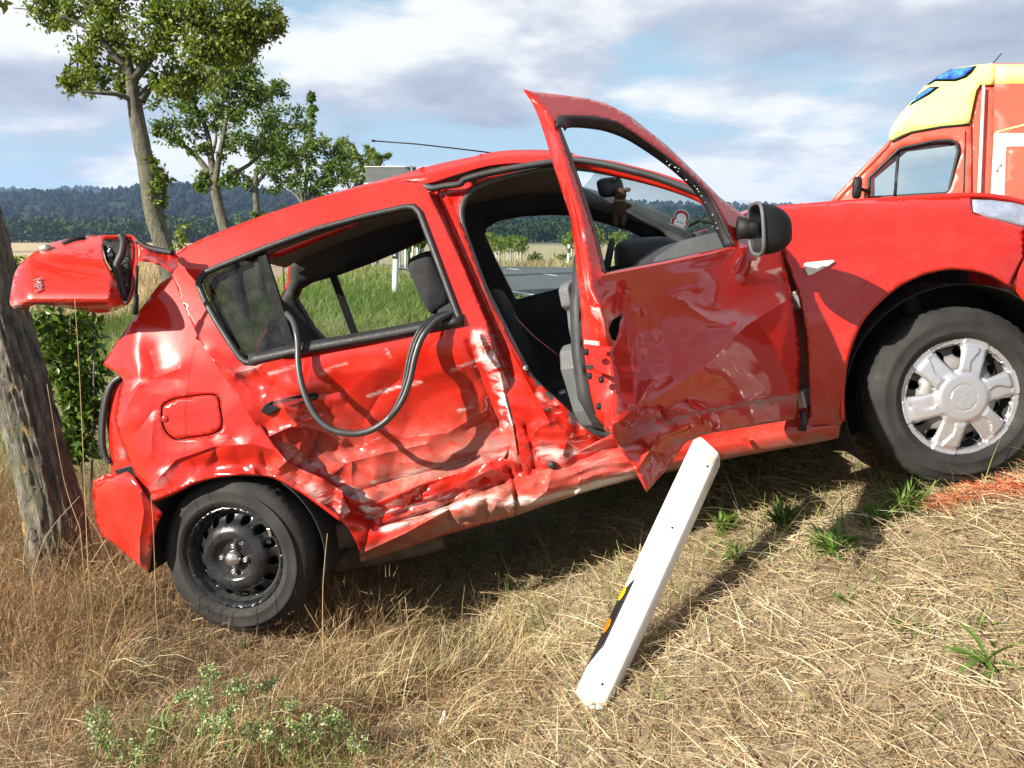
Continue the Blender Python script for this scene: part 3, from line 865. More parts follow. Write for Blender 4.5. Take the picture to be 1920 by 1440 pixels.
fo = panel('fuel_flap', CAR, fc + (flap_px - fc) * 0.965, lambda u, v, x, y: Wside(u, v) - 0.004 + dent_quarter(np.zeros_like(x) + fc[0], np.zeros_like(x) + fc[1]) + 0.004, M['red'], car, [], 7, attrs={'scuff': zero, 'dirt': zero, 'gum_shade': zero})
part('finger_notch', lathe([(0.0, 0.004), (0.011, 0.004), (0.014, 0.0)], CAR.hit([(309, 786)], surf(0.0))[0], CW, seg=16), M['red'], fo)
part('filler_recess', prism(CAR.hit(fc + (flap_px - fc) * 1.05, surf(-0.02)), CW, 0.01), M['dark'], car, smooth=False)
# inner boot flange, boot rubber, loose bumper corner
panel('boot_flange', CAR, [(231, 712), (216, 712), (205, 745), (200, 790), (206, 850), (208, 890), (225, 905), (257, 897), (240, 860), (222, 810), (216, 785), (222, 745)], surf(-0.055), M['red'], car, [], 9, attrs={'scuff': blobs((230, 850, 8, 8, 0, .6)), 'dirt': zero, 'gum_shade': blobs((231, 852, 6, 6, 0, 1))})
tubepx('boot_rubber', smoothpath([(228, 706), (212, 718), (201, 745), (194, 790), (193, 830), (198, 855), (206, 868)], 5), -0.10, 0.011, M['seal'], car, sides=8)
tubepx('boot_rubber', smoothpath([(222, 708), (206, 722), (195, 750), (189, 792), (188, 832), (193, 858)], 5), -0.12, 0.008, M['rubber'], car, sides=8)
bump_px = [(172, 921), (178, 906), (205, 897), (238, 884), (250, 893), (262, 912), (282, 938), (305, 962), (294, 985), (288, 1010), (284, 1040), (280, 1072), (262, 1062), (240, 1042), (214, 1020), (190, 1005), (180, 980), (175, 950)]
def dent_b(x, y):
    return 0.02 - 0.25 * np.clip((250 - x) / 100, 0, 1) ** 2 + ridge(x, y, [(172, 921), (205, 900), (240, 886)], 10, -0.02) + ridge(x, y, [(262, 912), (270, 960), (262, 1010), (262, 1060)], 26, 0.03) + 0.008 * crumple(x, y, 60, 4) * sstep(y, 1000, 1050)
bmp = panel('bumper_corner', CAR, bump_px, lambda u, v, x, y: dent_b(x, y), M['red'], car, [], 8, attrs={'scuff': zero, 'dirt': blobs((280, 1050, 25, 30, 0, .6)), 'gum_shade': zero})
panel('bumper_lip', CAR, [(173, 902), (190, 893), (240, 880), (246, 890), (180, 915)], -0.12, M['red'], bmp, [], 8, attrs={'scuff': zero, 'dirt': zero, 'gum_shade': zero})
part('bumper_bracket', prism(CAR.hit([(214, 882), (250, 872), (254, 884), (262, 905), (285, 938), (280, 944), (252, 908), (244, 890), (220, 892)], -0.03), CW, 0.012), M['blackplastic'], bmp, smooth=False, bevel=0.002)

# ---- centre pillar and its torn foot
pillar = [(797, 346), (830, 338), (875, 334), (893, 352), (868, 380), (864, 413), (878, 453), (910, 540), (960, 640), (994, 705), (1012, 720), (1047, 752), (1087, 786), (1127, 812), (1165, 835), (1180, 870), (1120, 905), (1040, 925), (1005, 915), (985, 900), (975, 860), (968, 805), (952, 745), (915, 660), (900, 608), (850, 480)]
def dent_pillar(x, y):
    d = ridge(x, y, [(835, 360), (880, 480), (935, 610), (985, 710), (1030, 790)], 9, 0.018) + ridge(x, y, [(815, 360), (865, 480), (920, 612), (955, 700)], 7, -0.02)
    d = d + ridge(x, y, [(1047, 765), (1090, 800), (1135, 830)], 8, -0.014) + ridge(x, y, [(990, 830), (1010, 800), (1040, 790), (1060, 810)], 12, 0.02)
    d = d + 0.013 * crumple(x, y, 50, 31) * sstep(y, 690, 800) + 0.03 * gs(x, y, 1040, 850, 50, 50)
    d = d + rcreases(x, y, 16, 960, 1160, 700, 910, 30, 35, 0.012, 20, 70)
    return d + ridge(x, y, [(985, 800), (1000, 850), (1005, 905)], 6, -0.03)
bp = panel('centre_pillar', CAR, pillar, surf(-0.045, dent_pillar), M['red'], car, [], 4.5,
           attrs={'scuff': fsum(band([(985, 905), (1060, 895), (1150, 860)], 9, .8), band([(1010, 740), (1040, 770), (1090, 800)], 5, .6), blobs((1030, 850, 30, 14, 10, .7), (1110, 870, 40, 14, 10, .5), (930, 660, 10, 40, -20, .6), (870, 385, 8, 20, 0, .4), (1075, 850, 9, 7, 0, 1.0), (912, 530, 6, 12, 0, .5))),
                  'dirt': fsum(blobs((1080, 890, 70, 20, 0, .4), (930, 640, 20, 30, 0, .3))), 'gum_shade': blobs((1062, 853, 4, 4, 0, 1), (945, 705, 9, 22, -20, .8))})
def bolt(px, w, r, mat, parent, h=0.006, frame=CAR, ax=CW):
    c = frame.hit([px], w)[0]
    return part('bolt', lathe([(0, h), (r * 0.75, h), (r, h * 0.4), (r, -0.01)], c, ax, seg=14), mat, parent)
bolt((1035, 872), -0.005, 0.014, M['rubber'], bp, 0.008)
# lock striker on the pillar
c0 = CAR.hit([(977, 697)], -0.05)[0]; c1 = CAR.hit([(986, 690)], -0.005)[0]
part('lock_striker', tube([c0, (c0 + c1) / 2, c1], [0.006, 0.0055, 0.0055], 8), M['chrome'], bp)
part('lock_striker', lathe([(0, 0.004), (0.010, 0.003), (0.010, -0.002)], c1, c1 - c0, seg=12), M['chrome'], bp)

# ---- sill
sill = [(590, 915), (640, 925), (690, 950), (800, 905), (940, 858), (1000, 880), (1080, 850), (1150, 812), (1250, 795), (1400, 768), (1512, 752), (1522, 800), (1576, 796), (1572, 821), (1540, 829), (1490, 838), (1380, 857), (1290, 875), (1200, 893), (1150, 908), (1100, 922), (1030, 945), (965, 968), (900, 985), (830, 1005), (760, 1030), (720, 1042), (677, 1054), (671, 1024), (655, 992), (632, 967)]
def dent_sill(x, y):
    t = np.interp(x, [590, 700, 960, 1200, 1576], [965, 990, 915, 850, 790]); q = y - t      # along the sill's own axis
    d = 0.03 * np.exp(-((q - 14) / 26.0) ** 2) - 0.035 * np.exp(-((q + 22) / 14.0) ** 2)
    d = d + 0.007 * np.sin((q + 7 * noise3(x / 70, y * 0, 0, 3)) / 20.0 * 2 * math.pi) * (0.6 + 0.6 * noise3(x / 50, q / 25, 0, 8)) * sstep(x, 960, 1030) * (1 - sstep(x, 1230, 1330))
    d = d + ridge(x, y, [(700, 970), (760, 950), (850, 915), (920, 880), (960, 890)], 7, 0.022) + ridge(x, y, [(715, 985), (800, 962), (880, 930), (945, 905)], 7, -0.045)
    d = d + ridge(x, y, [(672, 1040), (760, 1000), (850, 950), (930, 912), (960, 925), (965, 960)], 8, 0.026)
    d = d + ridge(x, y, [(955, 880), (965, 905), (968, 940), (965, 965)], 6, -0.03)
    d = d + 0.02 * crumple(x, y, 80, 41) * (1 - sstep(x, 980, 1080)) + 0.006 * crumple(x, y, 34, 43) * (1 - sstep(x, 1000, 1200))
    d = d - 0.05 * np.clip((q - 30) / 30, 0, 1) - 0.05 * (1 - sstep(x, 900, 1050)) * sstep(x, 600, 720)
    return d + rcreases(x, y, 30, 640, 1140, 885, 1025, -20, 25, 0.016, 26, 110)
sl = panel('sill', CAR, sill, surf(-0.012, dent_sill), M['red'], car, [], 3.8,
           attrs={'scuff': fsum(band([(720, 992), (800, 965), (900, 935), (1000, 940), (1100, 915), (1180, 890)], 9, .75), band([(1080, 920), (1190, 884)], 5, 1), band([(690, 968), (760, 950), (850, 925)], 5, 1), blobs((1110, 855, 30, 20, 0, .4))),
                  'dirt': fsum(band([(680, 1050), (760, 1020), (880, 965), (965, 945)], 22, .95), band([(740, 985), (850, 940), (950, 915)], 14, .7), band([(965, 968), (1200, 892), (1380, 857), (1575, 820)], 16, .8), blobs((1450, 810, 140, 30, -8, .25), (1080, 890, 130, 40, -15, .45))),
                  'gum_shade': zero})
part('sill_tatter', prism(CAR.hit([(1388, 822), (1402, 820), (1412, 842), (1392, 830)], 0.02), CW, 0.002), M['red'], sl, smooth=False)
part('fender_clip', tube(CAR.hit([(1505, 770), (1507, 790), (1505, 808)], 0.01), 0.012, 8), M['rubber'], sl)

# ---- wing over the steered wheel
ARCH_F = [(1894, 536), (1859, 515), (1822, 505), (1780, 502), (1734, 511), (1688, 532), (1651, 561), (1617, 598), (1597, 640), (1585, 682), (1579, 736), (1580, 790)]
fender = [(1440, 389), (1500, 384), (1560, 380), (1640, 375), (1720, 371), (1822, 370), (1821, 380), (1823, 399), (1850, 408), (1880, 415), (1921, 427), (1921, 478), (1908, 505), (1894, 536)] + ARCH_F[1:] + [(1576, 799), (1540, 806), (1508, 812), (1512, 790), (1520, 782), (1517, 715), (1513, 632), (1501, 561), (1480, 502), (1467, 469), (1450, 432)]
def dent_fender(x, y):
    d, _ = pdist(x, y, ARCH_F)
    r = 0.018 * np.exp(-(d / 26) ** 2) + 0.006 * np.exp(-(d / 6) ** 2)
    r = r + 0.012 * np.exp(-((y - (455 + (x - 1450) * 0.02)) / 55) ** 2)
    r = r - 0.055 * np.clip((415 - y) / 45, 0, 1) ** 2
    return r + 0.004 * noise3(x / 150, y / 150, 0, 4)
fe = panel('wing_panel', CAR, fender, surf(0.0, dent_fender), M['red'], car, [], 7,
           attrs={'scuff': zero, 'dirt': fsum(blobs((1540, 780, 40, 40, 0, .35), (1580, 800, 20, 25, 0, .5)), ), 'gum_shade': zero})
tubepx('arch_lip', smoothpath(ARCH_F, 4), 0.022, 0.008, M['red'], fe, sides=6)
tubepx('arch_lip', smoothpath([(286, 939), (327, 923), (367, 903), (413, 892), (460, 888), (513, 893), (560, 917), (603, 947), (640, 975)], 4), 0.012, 0.008, M['red'], qp, sides=6)
# side repeater lamp
rp_ = CAR.hit([(1508, 495), (1514, 492), (1562, 487), (1566, 490), (1555, 498), (1521, 516), (1515, 517), (1511, 508)], lambda u, v, x, y: Wside(u, v) + dent_fender(x, y) + 0.011)
lens = simple('frosted_lens', (0.62, 0.60, 0.56), 0.25, var=0.1, scale=60)
part('repeater_lamp', prism(rp_, CW, 0.014), lens, fe, smooth=False, bevel=0.003)
# headlamp and bumper seam
panel('headlamp', CAR, [(1823, 374), (1860, 375), (1900, 380), (1940, 390), (1965, 402), (1965, 436), (1921, 425), (1880, 414), (1850, 407), (1825, 397)], surf(0.002, lambda x, y: -0.02 * np.clip((395 - y) / 20, 0, 1) ** 2), simple('headlamp_lens', (0.30, 0.33, 0.42), 0.08, coat=1.0, var=0.3, scale=25, metal=0.3), car, [], 8)
# front end beyond the picture's edge, continuous with the wing
def mir(w): return 2 * -0.83 - w
def arc_front(v, pull):
    pts = [(2.92, 0.015), (3.05, -0.01), (3.18, -0.09), (3.28, -0.24), (3.345, -0.5), (3.36, -0.83)]
    pts = pts + [(u, mir(w)) for u, w in pts[-2::-1]]
    return np.array([CAR.pt(u - pull * (i not in (0, len(pts) - 1)), v, w) for i, (u, w) in enumerate(pts)])
rows = [arc_front(v, p) for v, p in ((0.50, 0.10), (0.42, 0.04), (0.25, 0.0), (0.08, 0.0), (-0.02, 0.03), (-0.10, 0.08))]
n_ = len(rows[0]); V = np.concatenate(rows)
F = [(j * n_ + i, j * n_ + i + 1, (j + 1) * n_ + i + 1, (j + 1) * n_ + i) for j in range(len(rows) - 1) for i in range(n_ - 1)]
part('bumper', (V, F), M['red'], car, solid=0.004, attrs=None)
panel('bumper_edge', CAR, [(1921, 480), (1898, 536), (1918, 562), (1960, 600), (1975, 520)], surf(0.006), M['red'], car, [], 9, attrs={'scuff': zero, 'dirt': zero, 'gum_shade': zero})

# ---- roof, bonnet, glass and inside
def ridgepts(px, off, n=None):
    p = smoothpath(px, 5) if n is None else resample(smoothpath(px, 5), n)
    return CAR.hit(p, surf(off))
def mirror(P):
    L = CAR.loc(P); L[:, 2] = mir(L[:, 2]); return CAR.pts(L)
rail_px = [(328, 476), (360, 458), (400, 440), (500, 402), (600, 370), (690, 345), (760, 326), (800, 314), (850, 302), (890, 294), (925, 286), (975, 282), (1040, 283), (1075, 288)]
An = ridgepts(rail_px, -0.03, 50)
nz = 0.006 * np.random.RandomState(3).normal(size=(50, 1)) * np.exp(-((np.linspace(0, 1, 50) - 0.72) / 0.12) ** 2)[:, None] * CV
part('roof', ruled(An + nz, mirror(An), 16, CV * 0.035), M['red'], car, solid=0.004)
# outer roof edge: joins door top and roof
part('roof_edge', strip(An, ridgepts([(328, 482), (360, 464), (400, 446), (500, 408), (600, 376), (690, 353), (760, 340), (800, 345), (850, 330), (890, 318), (925, 310), (975, 306), (1040, 306), (1075, 306)], -0.008, 50)), M['red'], car, solid=0.003)
part('headliner', ruled(ridgepts(rail_px, -0.05, 40) - CV * 0.05, mirror(ridgepts(rail_px, -0.05, 40) - CV * 0.05), 8, CV * 0.03), M['liner'], car)
# side lining between roof and window, seen across the cabin
# drip rubber along the roof edge, bent by the blow
drip = smoothpath([(797, 349), (812, 353), (835, 349), (862, 345), (872, 337), (910, 326), (970, 314), (1040, 303), (1075, 300), (1120, 305), (1170, 316), (1230, 332), (1290, 354), (1330, 372), (1352, 400), (1372, 448)], 5)
part('roof_rubber', tube(CAR.hit(drip, surf(0.0)), 0.017, 10, flat=0.7), M['seal'], car)
seal_in = smoothpath([(1380, 470), (1355, 430), (1330, 388), (1300, 368), (1230, 344), (1150, 325), (1090, 315), (1040, 314), (985, 324), (930, 338), (893, 353), (872, 374), (865, 400), (870, 430), (885, 475), (912, 545), (960, 640), (993, 702), (1010, 722), (1047, 756), (1087, 788), (1127, 814), (1200, 815)], 5)
part('doorway_rubber', tube(CAR.hit(seal_in, surf(-0.05)), 0.0115, 8), M['seal'], car)
# red rail between the two rubbers
redr = [(893, 345), (930, 331), (985, 317), (1040, 309), (1090, 309), (1150, 318), (1230, 338), (1300, 361), (1330, 378)]
part('roof_rail', strip(CAR.hit(resample(redr, 40) + np.array([0, -16]), surf(-0.02)), CAR.hit(resample(redr, 40) + np.array([0, 10]), surf(-0.06))), M['red'], car, solid=0.003)
# windscreen pillar: near one with its far twin
ap = resample(smoothpath([(1075, 300), (1150, 318), (1230, 338), (1310, 366), (1345, 395), (1400, 440)], 5), 24)
Pn = CAR.hit(ap, surf(-0.035)); Ln = CAR.loc(Pn)
Pf = mirror(Pn)
part('windscreen_pillar', tube(Pn, 0.026, 10, flat=0.8), M['red'], car)
Gn = Pn - CW * 0.03; Gf = mirror(Gn)
ws = part('windscreen', ruled(Gn, Gf, 12, CU * 0.10 + CV * 0.03), M['glass'], car)
# bonnet
bon = [(1440, 387), (1500, 382), (1560, 377), (1640, 371), (1720, 366), (1790, 362), (1830, 361), (1870, 364), (1910, 372), (1960, 388)]
Bn = ridgepts(bon, -0.05, 30)
part('bonnet', ruled(Bn, mirror(Bn), 14, CV * 0.02 + CU * 0.02), M['red'], car, solid=0.02)
cw_ = np.array([Pn[-1] - CU * 0.02, Bn[0]]); part('scuttle', ruled(resample(cw_, 4), mirror(resample(cw_, 4)), 4), M['blackplastic'], car, solid=0.01)
part('wiper', tube([CAR.pt(2.06, 0.75, -0.35), CAR.pt(2.0, 0.80, -0.6), CAR.pt(1.99, 0.80, -0.95)], 0.008, 6), M['blackplastic'], car)

# far side: red skin outside, dark lining inside, windows cut through
FARF = surf(0)
far_w = lambda off: (lambda u, v, x, y: mir(Wside(u, v)) + off)
far_rear = [(552, 560), (560, 542), (580, 530), (627, 517), (693, 493), (750, 469), (797, 448), (836, 436), (850, 446), (868, 500), (884, 560), (888, 600), (760, 634), (660, 654), (620, 652), (585, 615)]
far_front = [(907, 437), (910, 427), (933, 413), (977, 405), (1030, 402), (1070, 403), (1127, 416), (1183, 433), (1226, 455), (1243, 475), (1240, 494), (1180, 510), (1070, 536), (970, 562), (965, 560), (950, 530), (925, 480)]
hr = CAR.loc(CAR.hit(far_rear, far_w(0.06)))[:, :2]; hf = CAR.loc(CAR.hit(far_front, far_w(0.06)))[:, :2]
rl = CAR.loc(An)[:, :2]; al = CAR.loc(Pn)[:, :2]; bl = CAR.loc(Bn)[:, :2]
sel = lambda a, k: [tuple(x) for x in a[::k]]
far_out = sel(rl, 4) + sel(al, 4)[1:] + sel(bl, 5) + [(2.95, 0.5), (3.0, 0.1)] + [(2.631 + 0.36 * math.cos(a), 0.36 * math.sin(a)) for a in np.linspace(0.1, math.pi + 0.2, 12)] + [(2.1, -0.1), (0.5, -0.1)] + [(0.36 * math.cos(a), 0.36 * math.sin(a)) for a in np.linspace(-0.2, math.pi, 12)] + [(-0.55, 0.05), (-0.55, 0.45), (-0.35, 0.75), (-0.05, 1.05)]
def uvpanel(name, outline, holes, wf, mat, parent, sp, solid):
    P, Fc = mesh2d(outline, holes, sp)
    V = CAR.pts(np.c_[P, wf(P[:, 0], P[:, 1])])
    return mk(name, V, Fc, mat, parent, solid=solid, sharp=40)
uvpanel('side_skin', far_out, [hr, hf], lambda u, v: mir(Wside(u, v)), M['red'], car, 0.05, 0.003)
inn = uvpanel('side_lining', [(1.3 + (u - 1.3) * 0.985, 0.5 + (v - 0.5) * 0.97) for u, v in far_out if u < 2.3], [hr, hf], lambda u, v: mir(Wside(u, v)) + 0.05 + 0.02 * (v < 0.6), M['trim'], car, 0.05, 0.02)
part('window_bar', prism(CAR.hit([(617, 517), (629, 512), (676, 640), (664, 644)], far_w(0.05)), CW, 0.02), M['blackplastic'], inn, smooth=False)
for h_, nm in ((hr, 'window_pane'), (hf, 'window_pane')):
    Pg = CAR.pts(np.c_[h_, mir(Wside(h_[:, 0], h_[:, 1])) + 0.01]); part(nm, (Pg, [tuple(range(len(Pg)))]), M['glass'], inn, smooth=False)
tubepx('lock_pin', [(994, 562), (993, 555)], -1.56, 0.006, M['blackplastic'], inn)
# lining strip under the roof, above the far windows and along the far pillar
part('pillar_lining', tube(mirror(Pn - CV * 0.02 - CW * 0.05), 0.045, 10, flat=1.0), M['greytrim'], car)
# floor, firewall, boot floor, parcel shelf
part('floor', boxm(CAR.pt(1.2, -0.055, -0.88), (CU, CV, CW), (0.9, 0.03, 0.68)), M['under'], car, smooth=False)
part('bulkhead', boxm(CAR.pt(2.22, 0.33, -0.83), (CU, CV, CW), (0.04, 0.40, 0.72)), M['trim'], car, smooth=False)
part('engine', boxm(CAR.pt(2.62, 0.28, -0.83), (CU, CV, CW), (0.28, 0.2, 0.45)), M['dark'], car, smooth=False, bevel=0.05)
part('boot_floor', boxm(CAR.pt(-0.1, 0.16, -0.83), (CU, CV, CW), (0.42, 0.12, 0.52)), M['under'], car, smooth=False)
part('boot_lining', boxm(CAR.pt(0.05, 0.5, -0.16), (CU, CV, CW), (0.3, 0.22, 0.02)), M['trim'], car, smooth=False)
part('tail_panel', ruled(np.array([CAR.pt(-0.5, v, -0.2) for v in (0.02, 0.2, 0.4)]), np.array([CAR.pt(-0.5, v, -1.46) for v in (0.02, 0.2, 0.4)]), 8, -CU * 0.08), M['red'], car, solid=0.004)
part('exhaust', lathe([(0.0, 0.0), (0.07, 0.01), (0.08, 0.05), (0.08, 0.45), (0.07, 0.49), (0, 0.5)], CAR.pt(0.2, -0.17, -0.4), CU, seg=18), M['under'], car)
part('axle_beam', tube([CAR.pt(0.05, -0.02, -0.2), CAR.pt(0.38, -0.06, -0.35), CAR.pt(0.40, -0.06, -0.83), CAR.pt(0.38, -0.06, -1.3), CAR.pt(0.05, -0.02, -1.45)], 0.05, 10), M['under'], car)
part('trailing_arm', boxm(CAR.pt(0.28, -0.05, -0.22), (CU, CV, CW), (0.2, 0.05, 0.05)), M['under'], car, smooth=False, bevel=0.02)

# ---- seats, dashboard, steering wheel, mirror
def rbox(c, ax, h, r=0.3, seg=3):
    """rounded cushion"""
    n = 9; V = []; F = []
    for i in range(n):
        a = -math.pi / 2 + math.pi * i / (n - 1)
        for k in range(20):
            b = 2 * math.pi * k / 20
            e = lambda t, p: math.copysign(abs(t) ** p, t)
            V.append(np.asarray(c) + h[0] * e(math.cos(a), r) * e(math.cos(b), r) * ax[0] + h[1] * e(math.cos(a), r) * e(math.sin(b), r) * ax[1] + h[2] * e(math.sin(a), r) * ax[2])
    for i in range(n - 1):
        for k in range(20):
            F.append((i * 20 + k, i * 20 + (k + 1) % 20, (i + 1) * 20 + (k + 1) % 20, (i + 1) * 20 + k))
    return np.array(V), F
def tilt(a):
    a = R(a); return (CU * math.cos(a) + CV * math.sin(a), -CU * math.sin(a) + CV * math.cos(a), CW)
for wv in (-0.44, -1.22):
    seat = part('seat', rbox(CAR.pt(1.30, 0.14, wv), tilt(8), (0.28, 0.10, 0.25)), M['fabric'], car)
    part('backrest', rbox(CAR.pt(1.06, 0.42, wv), tilt(12), (0.09, 0.32, 0.24)), M['fabric'], seat)
    hc = CAR.hit([(815, 530)], -0.44)[0] if wv > -1 else CAR.pt(1.02, 0.86, wv)
    if wv > -1: hc0 = hc
    else: hc = hc0 + CW * (wv + 0.44)
    part('headrest', rbox(hc, tilt(10), (0.062, 0.125, 0.14), 0.45), M['fabric'], seat)
    for s in (-0.06, 0.06):
        part('headrest_rod', tube([hc - CV * 0.08 + CW * s, hc - CV * 0.24 + CW * s - CU * 0.01], 0.006, 6), M['chrome'], seat)
part('bench', rbox(CAR.pt(0.50, 0.16, -0.83), tilt(6), (0.26, 0.11, 0.60)), M['fabric'], car)
part('bench_backrest', rbox(CAR.pt(0.24, 0.42, -0.83), tilt(14), (0.08, 0.28, 0.58)), M['fabric'], car)
dprof = [(2.06, 0.71), (1.97, 0.735), (1.86, 0.735), (1.76, 0.70), (1.70, 0.63), (1.69, 0.55), (1.75, 0.42), (1.82, 0.2), (2.15, 0.2)]
Dn = np.array([CAR.pt(u, v, -0.12) for u, v in dprof]); Df = np.array([CAR.pt(u, v, -1.54) for u, v in dprof])
dash = part('dashboard', ruled(Dn, Df, 20, CU * -0.03), M['trim'], car)
part('dash_hood', rbox(CAR.pt(1.80, 0.72, -1.22), tilt(-10), (0.15, 0.085, 0.20), 0.6), M['trim'], dash)
part('dash_end', (Dn, [tuple(range(len(Dn)))]), M['greytrim'], dash, smooth=False)
swc = CAR.pt(1.585, 0.66, -1.22); swa = nrm(-CU * 0.9 + CV * 0.42)
x_, y_ = ortho(swa)
ring = np.array([swc + 0.18 * (math.cos(a) * x_ + math.sin(a) * y_) for a in np.linspace(0, 2 * math.pi, 41)])
sw = part('steering_wheel', tube(ring, 0.015, 8, caps=False), M['blackplastic'], car)
part('wheel_boss', lathe([(0, 0.02), (0.06, 0.015), (0.075, -0.02), (0.04, -0.12), (0.04, -0.25)], swc - swa * 0.03, swa, seg=20), M['blackplastic'], sw)
for a in (0.2, math.pi - 0.2, -math.pi / 2):
    part('spoke', tube([swc - swa * 0.03, swc + 0.18 * (math.cos(a) * x_ + math.sin(a) * y_)], 0.014, 6), M['blackplastic'], sw)
# inside mirror with a soft toy hanging from it
WS = Frame(Gn[4], nrm(Gn[-1] - Gn[4]), nrm(Gf[4] - Gn[4]), nrm(np.cross(Gn[-1] - Gn[4], Gf[4] - Gn[4])))
mc = CAR.hit([(1145, 351)], -0.80)[0]
mr = part('inside_mirror', rbox(mc, (nrm(CU * 0.5 - CW * 0.85), CV, nrm(CU * 0.85 + CW * 0.5)), (0.10, 0.042, 0.018), 0.5), M['blackplastic'], car)
part('mirror_stalk', tube([mc + CV * 0.02 + CU * 0.02, mc + CV * 0.06 + CU * 0.06], 0.01, 6), M['blackplastic'], mr)
toyc = CAR.hit([(1162, 388)], -0.80)[0]
toy = thing('hanging_toy', toyc - CV * 0.05, 'small brown plush animal dangling from the inside mirror behind the windscreen', 'soft toy')
M['plush'] = simple('brown_plush', (0.07, 0.035, 0.02), 0.95, bmp=0.8, bscale=300)
def ell(c, r, ax=None, n=10):
    ax = (np.array([1., 0, 0]), np.array([0, 1., 0]), np.array([0, 0, 1.])) if ax is None else ax
    V, F = rbox(np.zeros(3), (np.array([1., 0, 0]), np.array([0, 1., 0]), np.array([0, 0, 1.])), (1, 1, 1), 1.0)
    return np.asarray(c) + V @ np.array([ax[0] * r[0], ax[1] * r[1], ax[2] * r[2]]), F
Z = np.array([0, 0, 1.0]); X = np.array([1.0, 0, 0])
t_ = Mesh(); t_.add(*ell(toyc, (0.032, 0.026, 0.042))); 
for s in (-1, 1):
    t_.add(*ell(toyc + X * 0.016 * s - Z * 0.052, (0.013, 0.014, 0.032)))
    t_.add(*ell(toyc + X * 0.034 * s + Z * 0.004 - np.array([0, 0.006, 0]), (0.016, 0.011, 0.012)))
t_.build('body', M['plush'], toy)
t_ = Mesh(); t_.add(*ell(toyc + Z * 0.050, (0.028, 0.026, 0.030)))
t_.add(*ell(toyc + Z * 0.045 - np.array([0, 0.024, 0]), (0.014, 0.014, 0.012)))
for s in (-1, 1): t_.add(*ell(toyc + X * 0.030 * s + Z * 0.072, (0.016, 0.006, 0.010)))
t_.build('head', M['plush'], toy)
part('cord', tube([toyc + Z * 0.078, mc - CV * 0.03], 0.0025, 5), simple('pale_cord', (0.5, 0.47, 0.35), 0.7), toy)
part('collar', lathe([(0.026, -0.004), (0.029, 0.0), (0.026, 0.004)], toyc + Z * 0.026, Z, seg=16), simple('faded_collar', (0.25, 0.22, 0.08), 0.8), toy)
# sticker on the windscreen: a pale figure-shaped outline with 70
def stickmat(name, col):
    m = simple(name, col, 0.5, var=0.06); nt = m.node_tree; t = N(nt, 'ShaderNodeBsdfTranslucent'); t.inputs[0].default_value = (*col, 1)
    mx = N(nt, 'ShaderNodeMixShader'); mx.inputs[0].default_value = 0.6; b = nt.nodes['Principled BSDF']; nt.links.new(b.outputs[0], mx.inputs[1]); nt.links.new(t.outputs[0], mx.inputs[2]); nt.links.new(mx.outputs[0], nt.nodes['Material Output'].inputs[0])
    return m
M['stw'] = stickmat('sticker_white', (0.85, 0.86, 0.82)); M['str'] = stickmat('sticker_red', (0.42, 0.05, 0.05))
st = np.array([(555, 800), (610, 740), (600, 650), (640, 620), (705, 590), (715, 480), (760, 400), (860, 365), (950, 365), (1060, 405), (1130, 480), (1165, 570), (1150, 640), (1110, 730), (1140, 800), (1130, 860), (1085, 900), (1065, 970), (975, 962)], float) / 16.0 + np.array([1220, 370])
sc_ = np.array([1277, 412]); WSW = -0.012
def on_ws(px, off=0.0): return WS.hit(px, off)
def stick(px, mat, nm, off, parent):
    P = on_ws(px, off); return part(nm, (P, [tuple(range(len(P)))]), mat, parent, smooth=False)
sg = np.sign((CAM - WS.o) @ WS.A[2])
in1 = sc_ + (st - sc_) * 0.93; in2 = sc_ + np.array([0, 2]) + (st - sc_) * np.array([0.66, 0.74])
def ring_(a, b):
    A, B = on_ws(a, sg * 0.006), on_ws(b, sg * 0.006); return strip(np.vstack([A, A[:1]]), np.vstack([B, B[:1]]))
stk = stick(in2, M['stw'], 'sticker', sg * 0.006, car)
part('sticker_rim', ring_(in1, in2), M['str'], stk, smooth=False); part('sticker_outline', ring_(st, in1), M['stw'], stk, smooth=False)
tcp = on_ws([(1274, 417)], sg * 0.012)[0]; txd = on_ws([(1284, 419)], sg * 0.012)[0] - tcp; tyd = on_ws([(1276, 407)], sg * 0.012)[0] - tcp
V, F = text_mesh('70', tcp, txd, tyd, np.linalg.norm(txd) * 1.55, 0); part('sticker_number', (V, F), M['blackplastic'], stk, smooth=False)
# roof aerial
tubepx('red_cable', smoothpath([(962, 590), (1000, 630), (1050, 670), (1090, 715)], 4), -0.55, 0.003, M['red'], car, sides=5)
tubepx('aerial', [(925, 287), (860, 279), (780, 270), (699, 264)], [-0.80, -0.81, -0.82, -0.83], 0.0032, M['blackplastic'], car, sides=6)
tubepx('aerial_tip', [(703, 264.3), (697, 263.8)], -0.83, 0.0055, M['blackplastic'], car, sides=6)

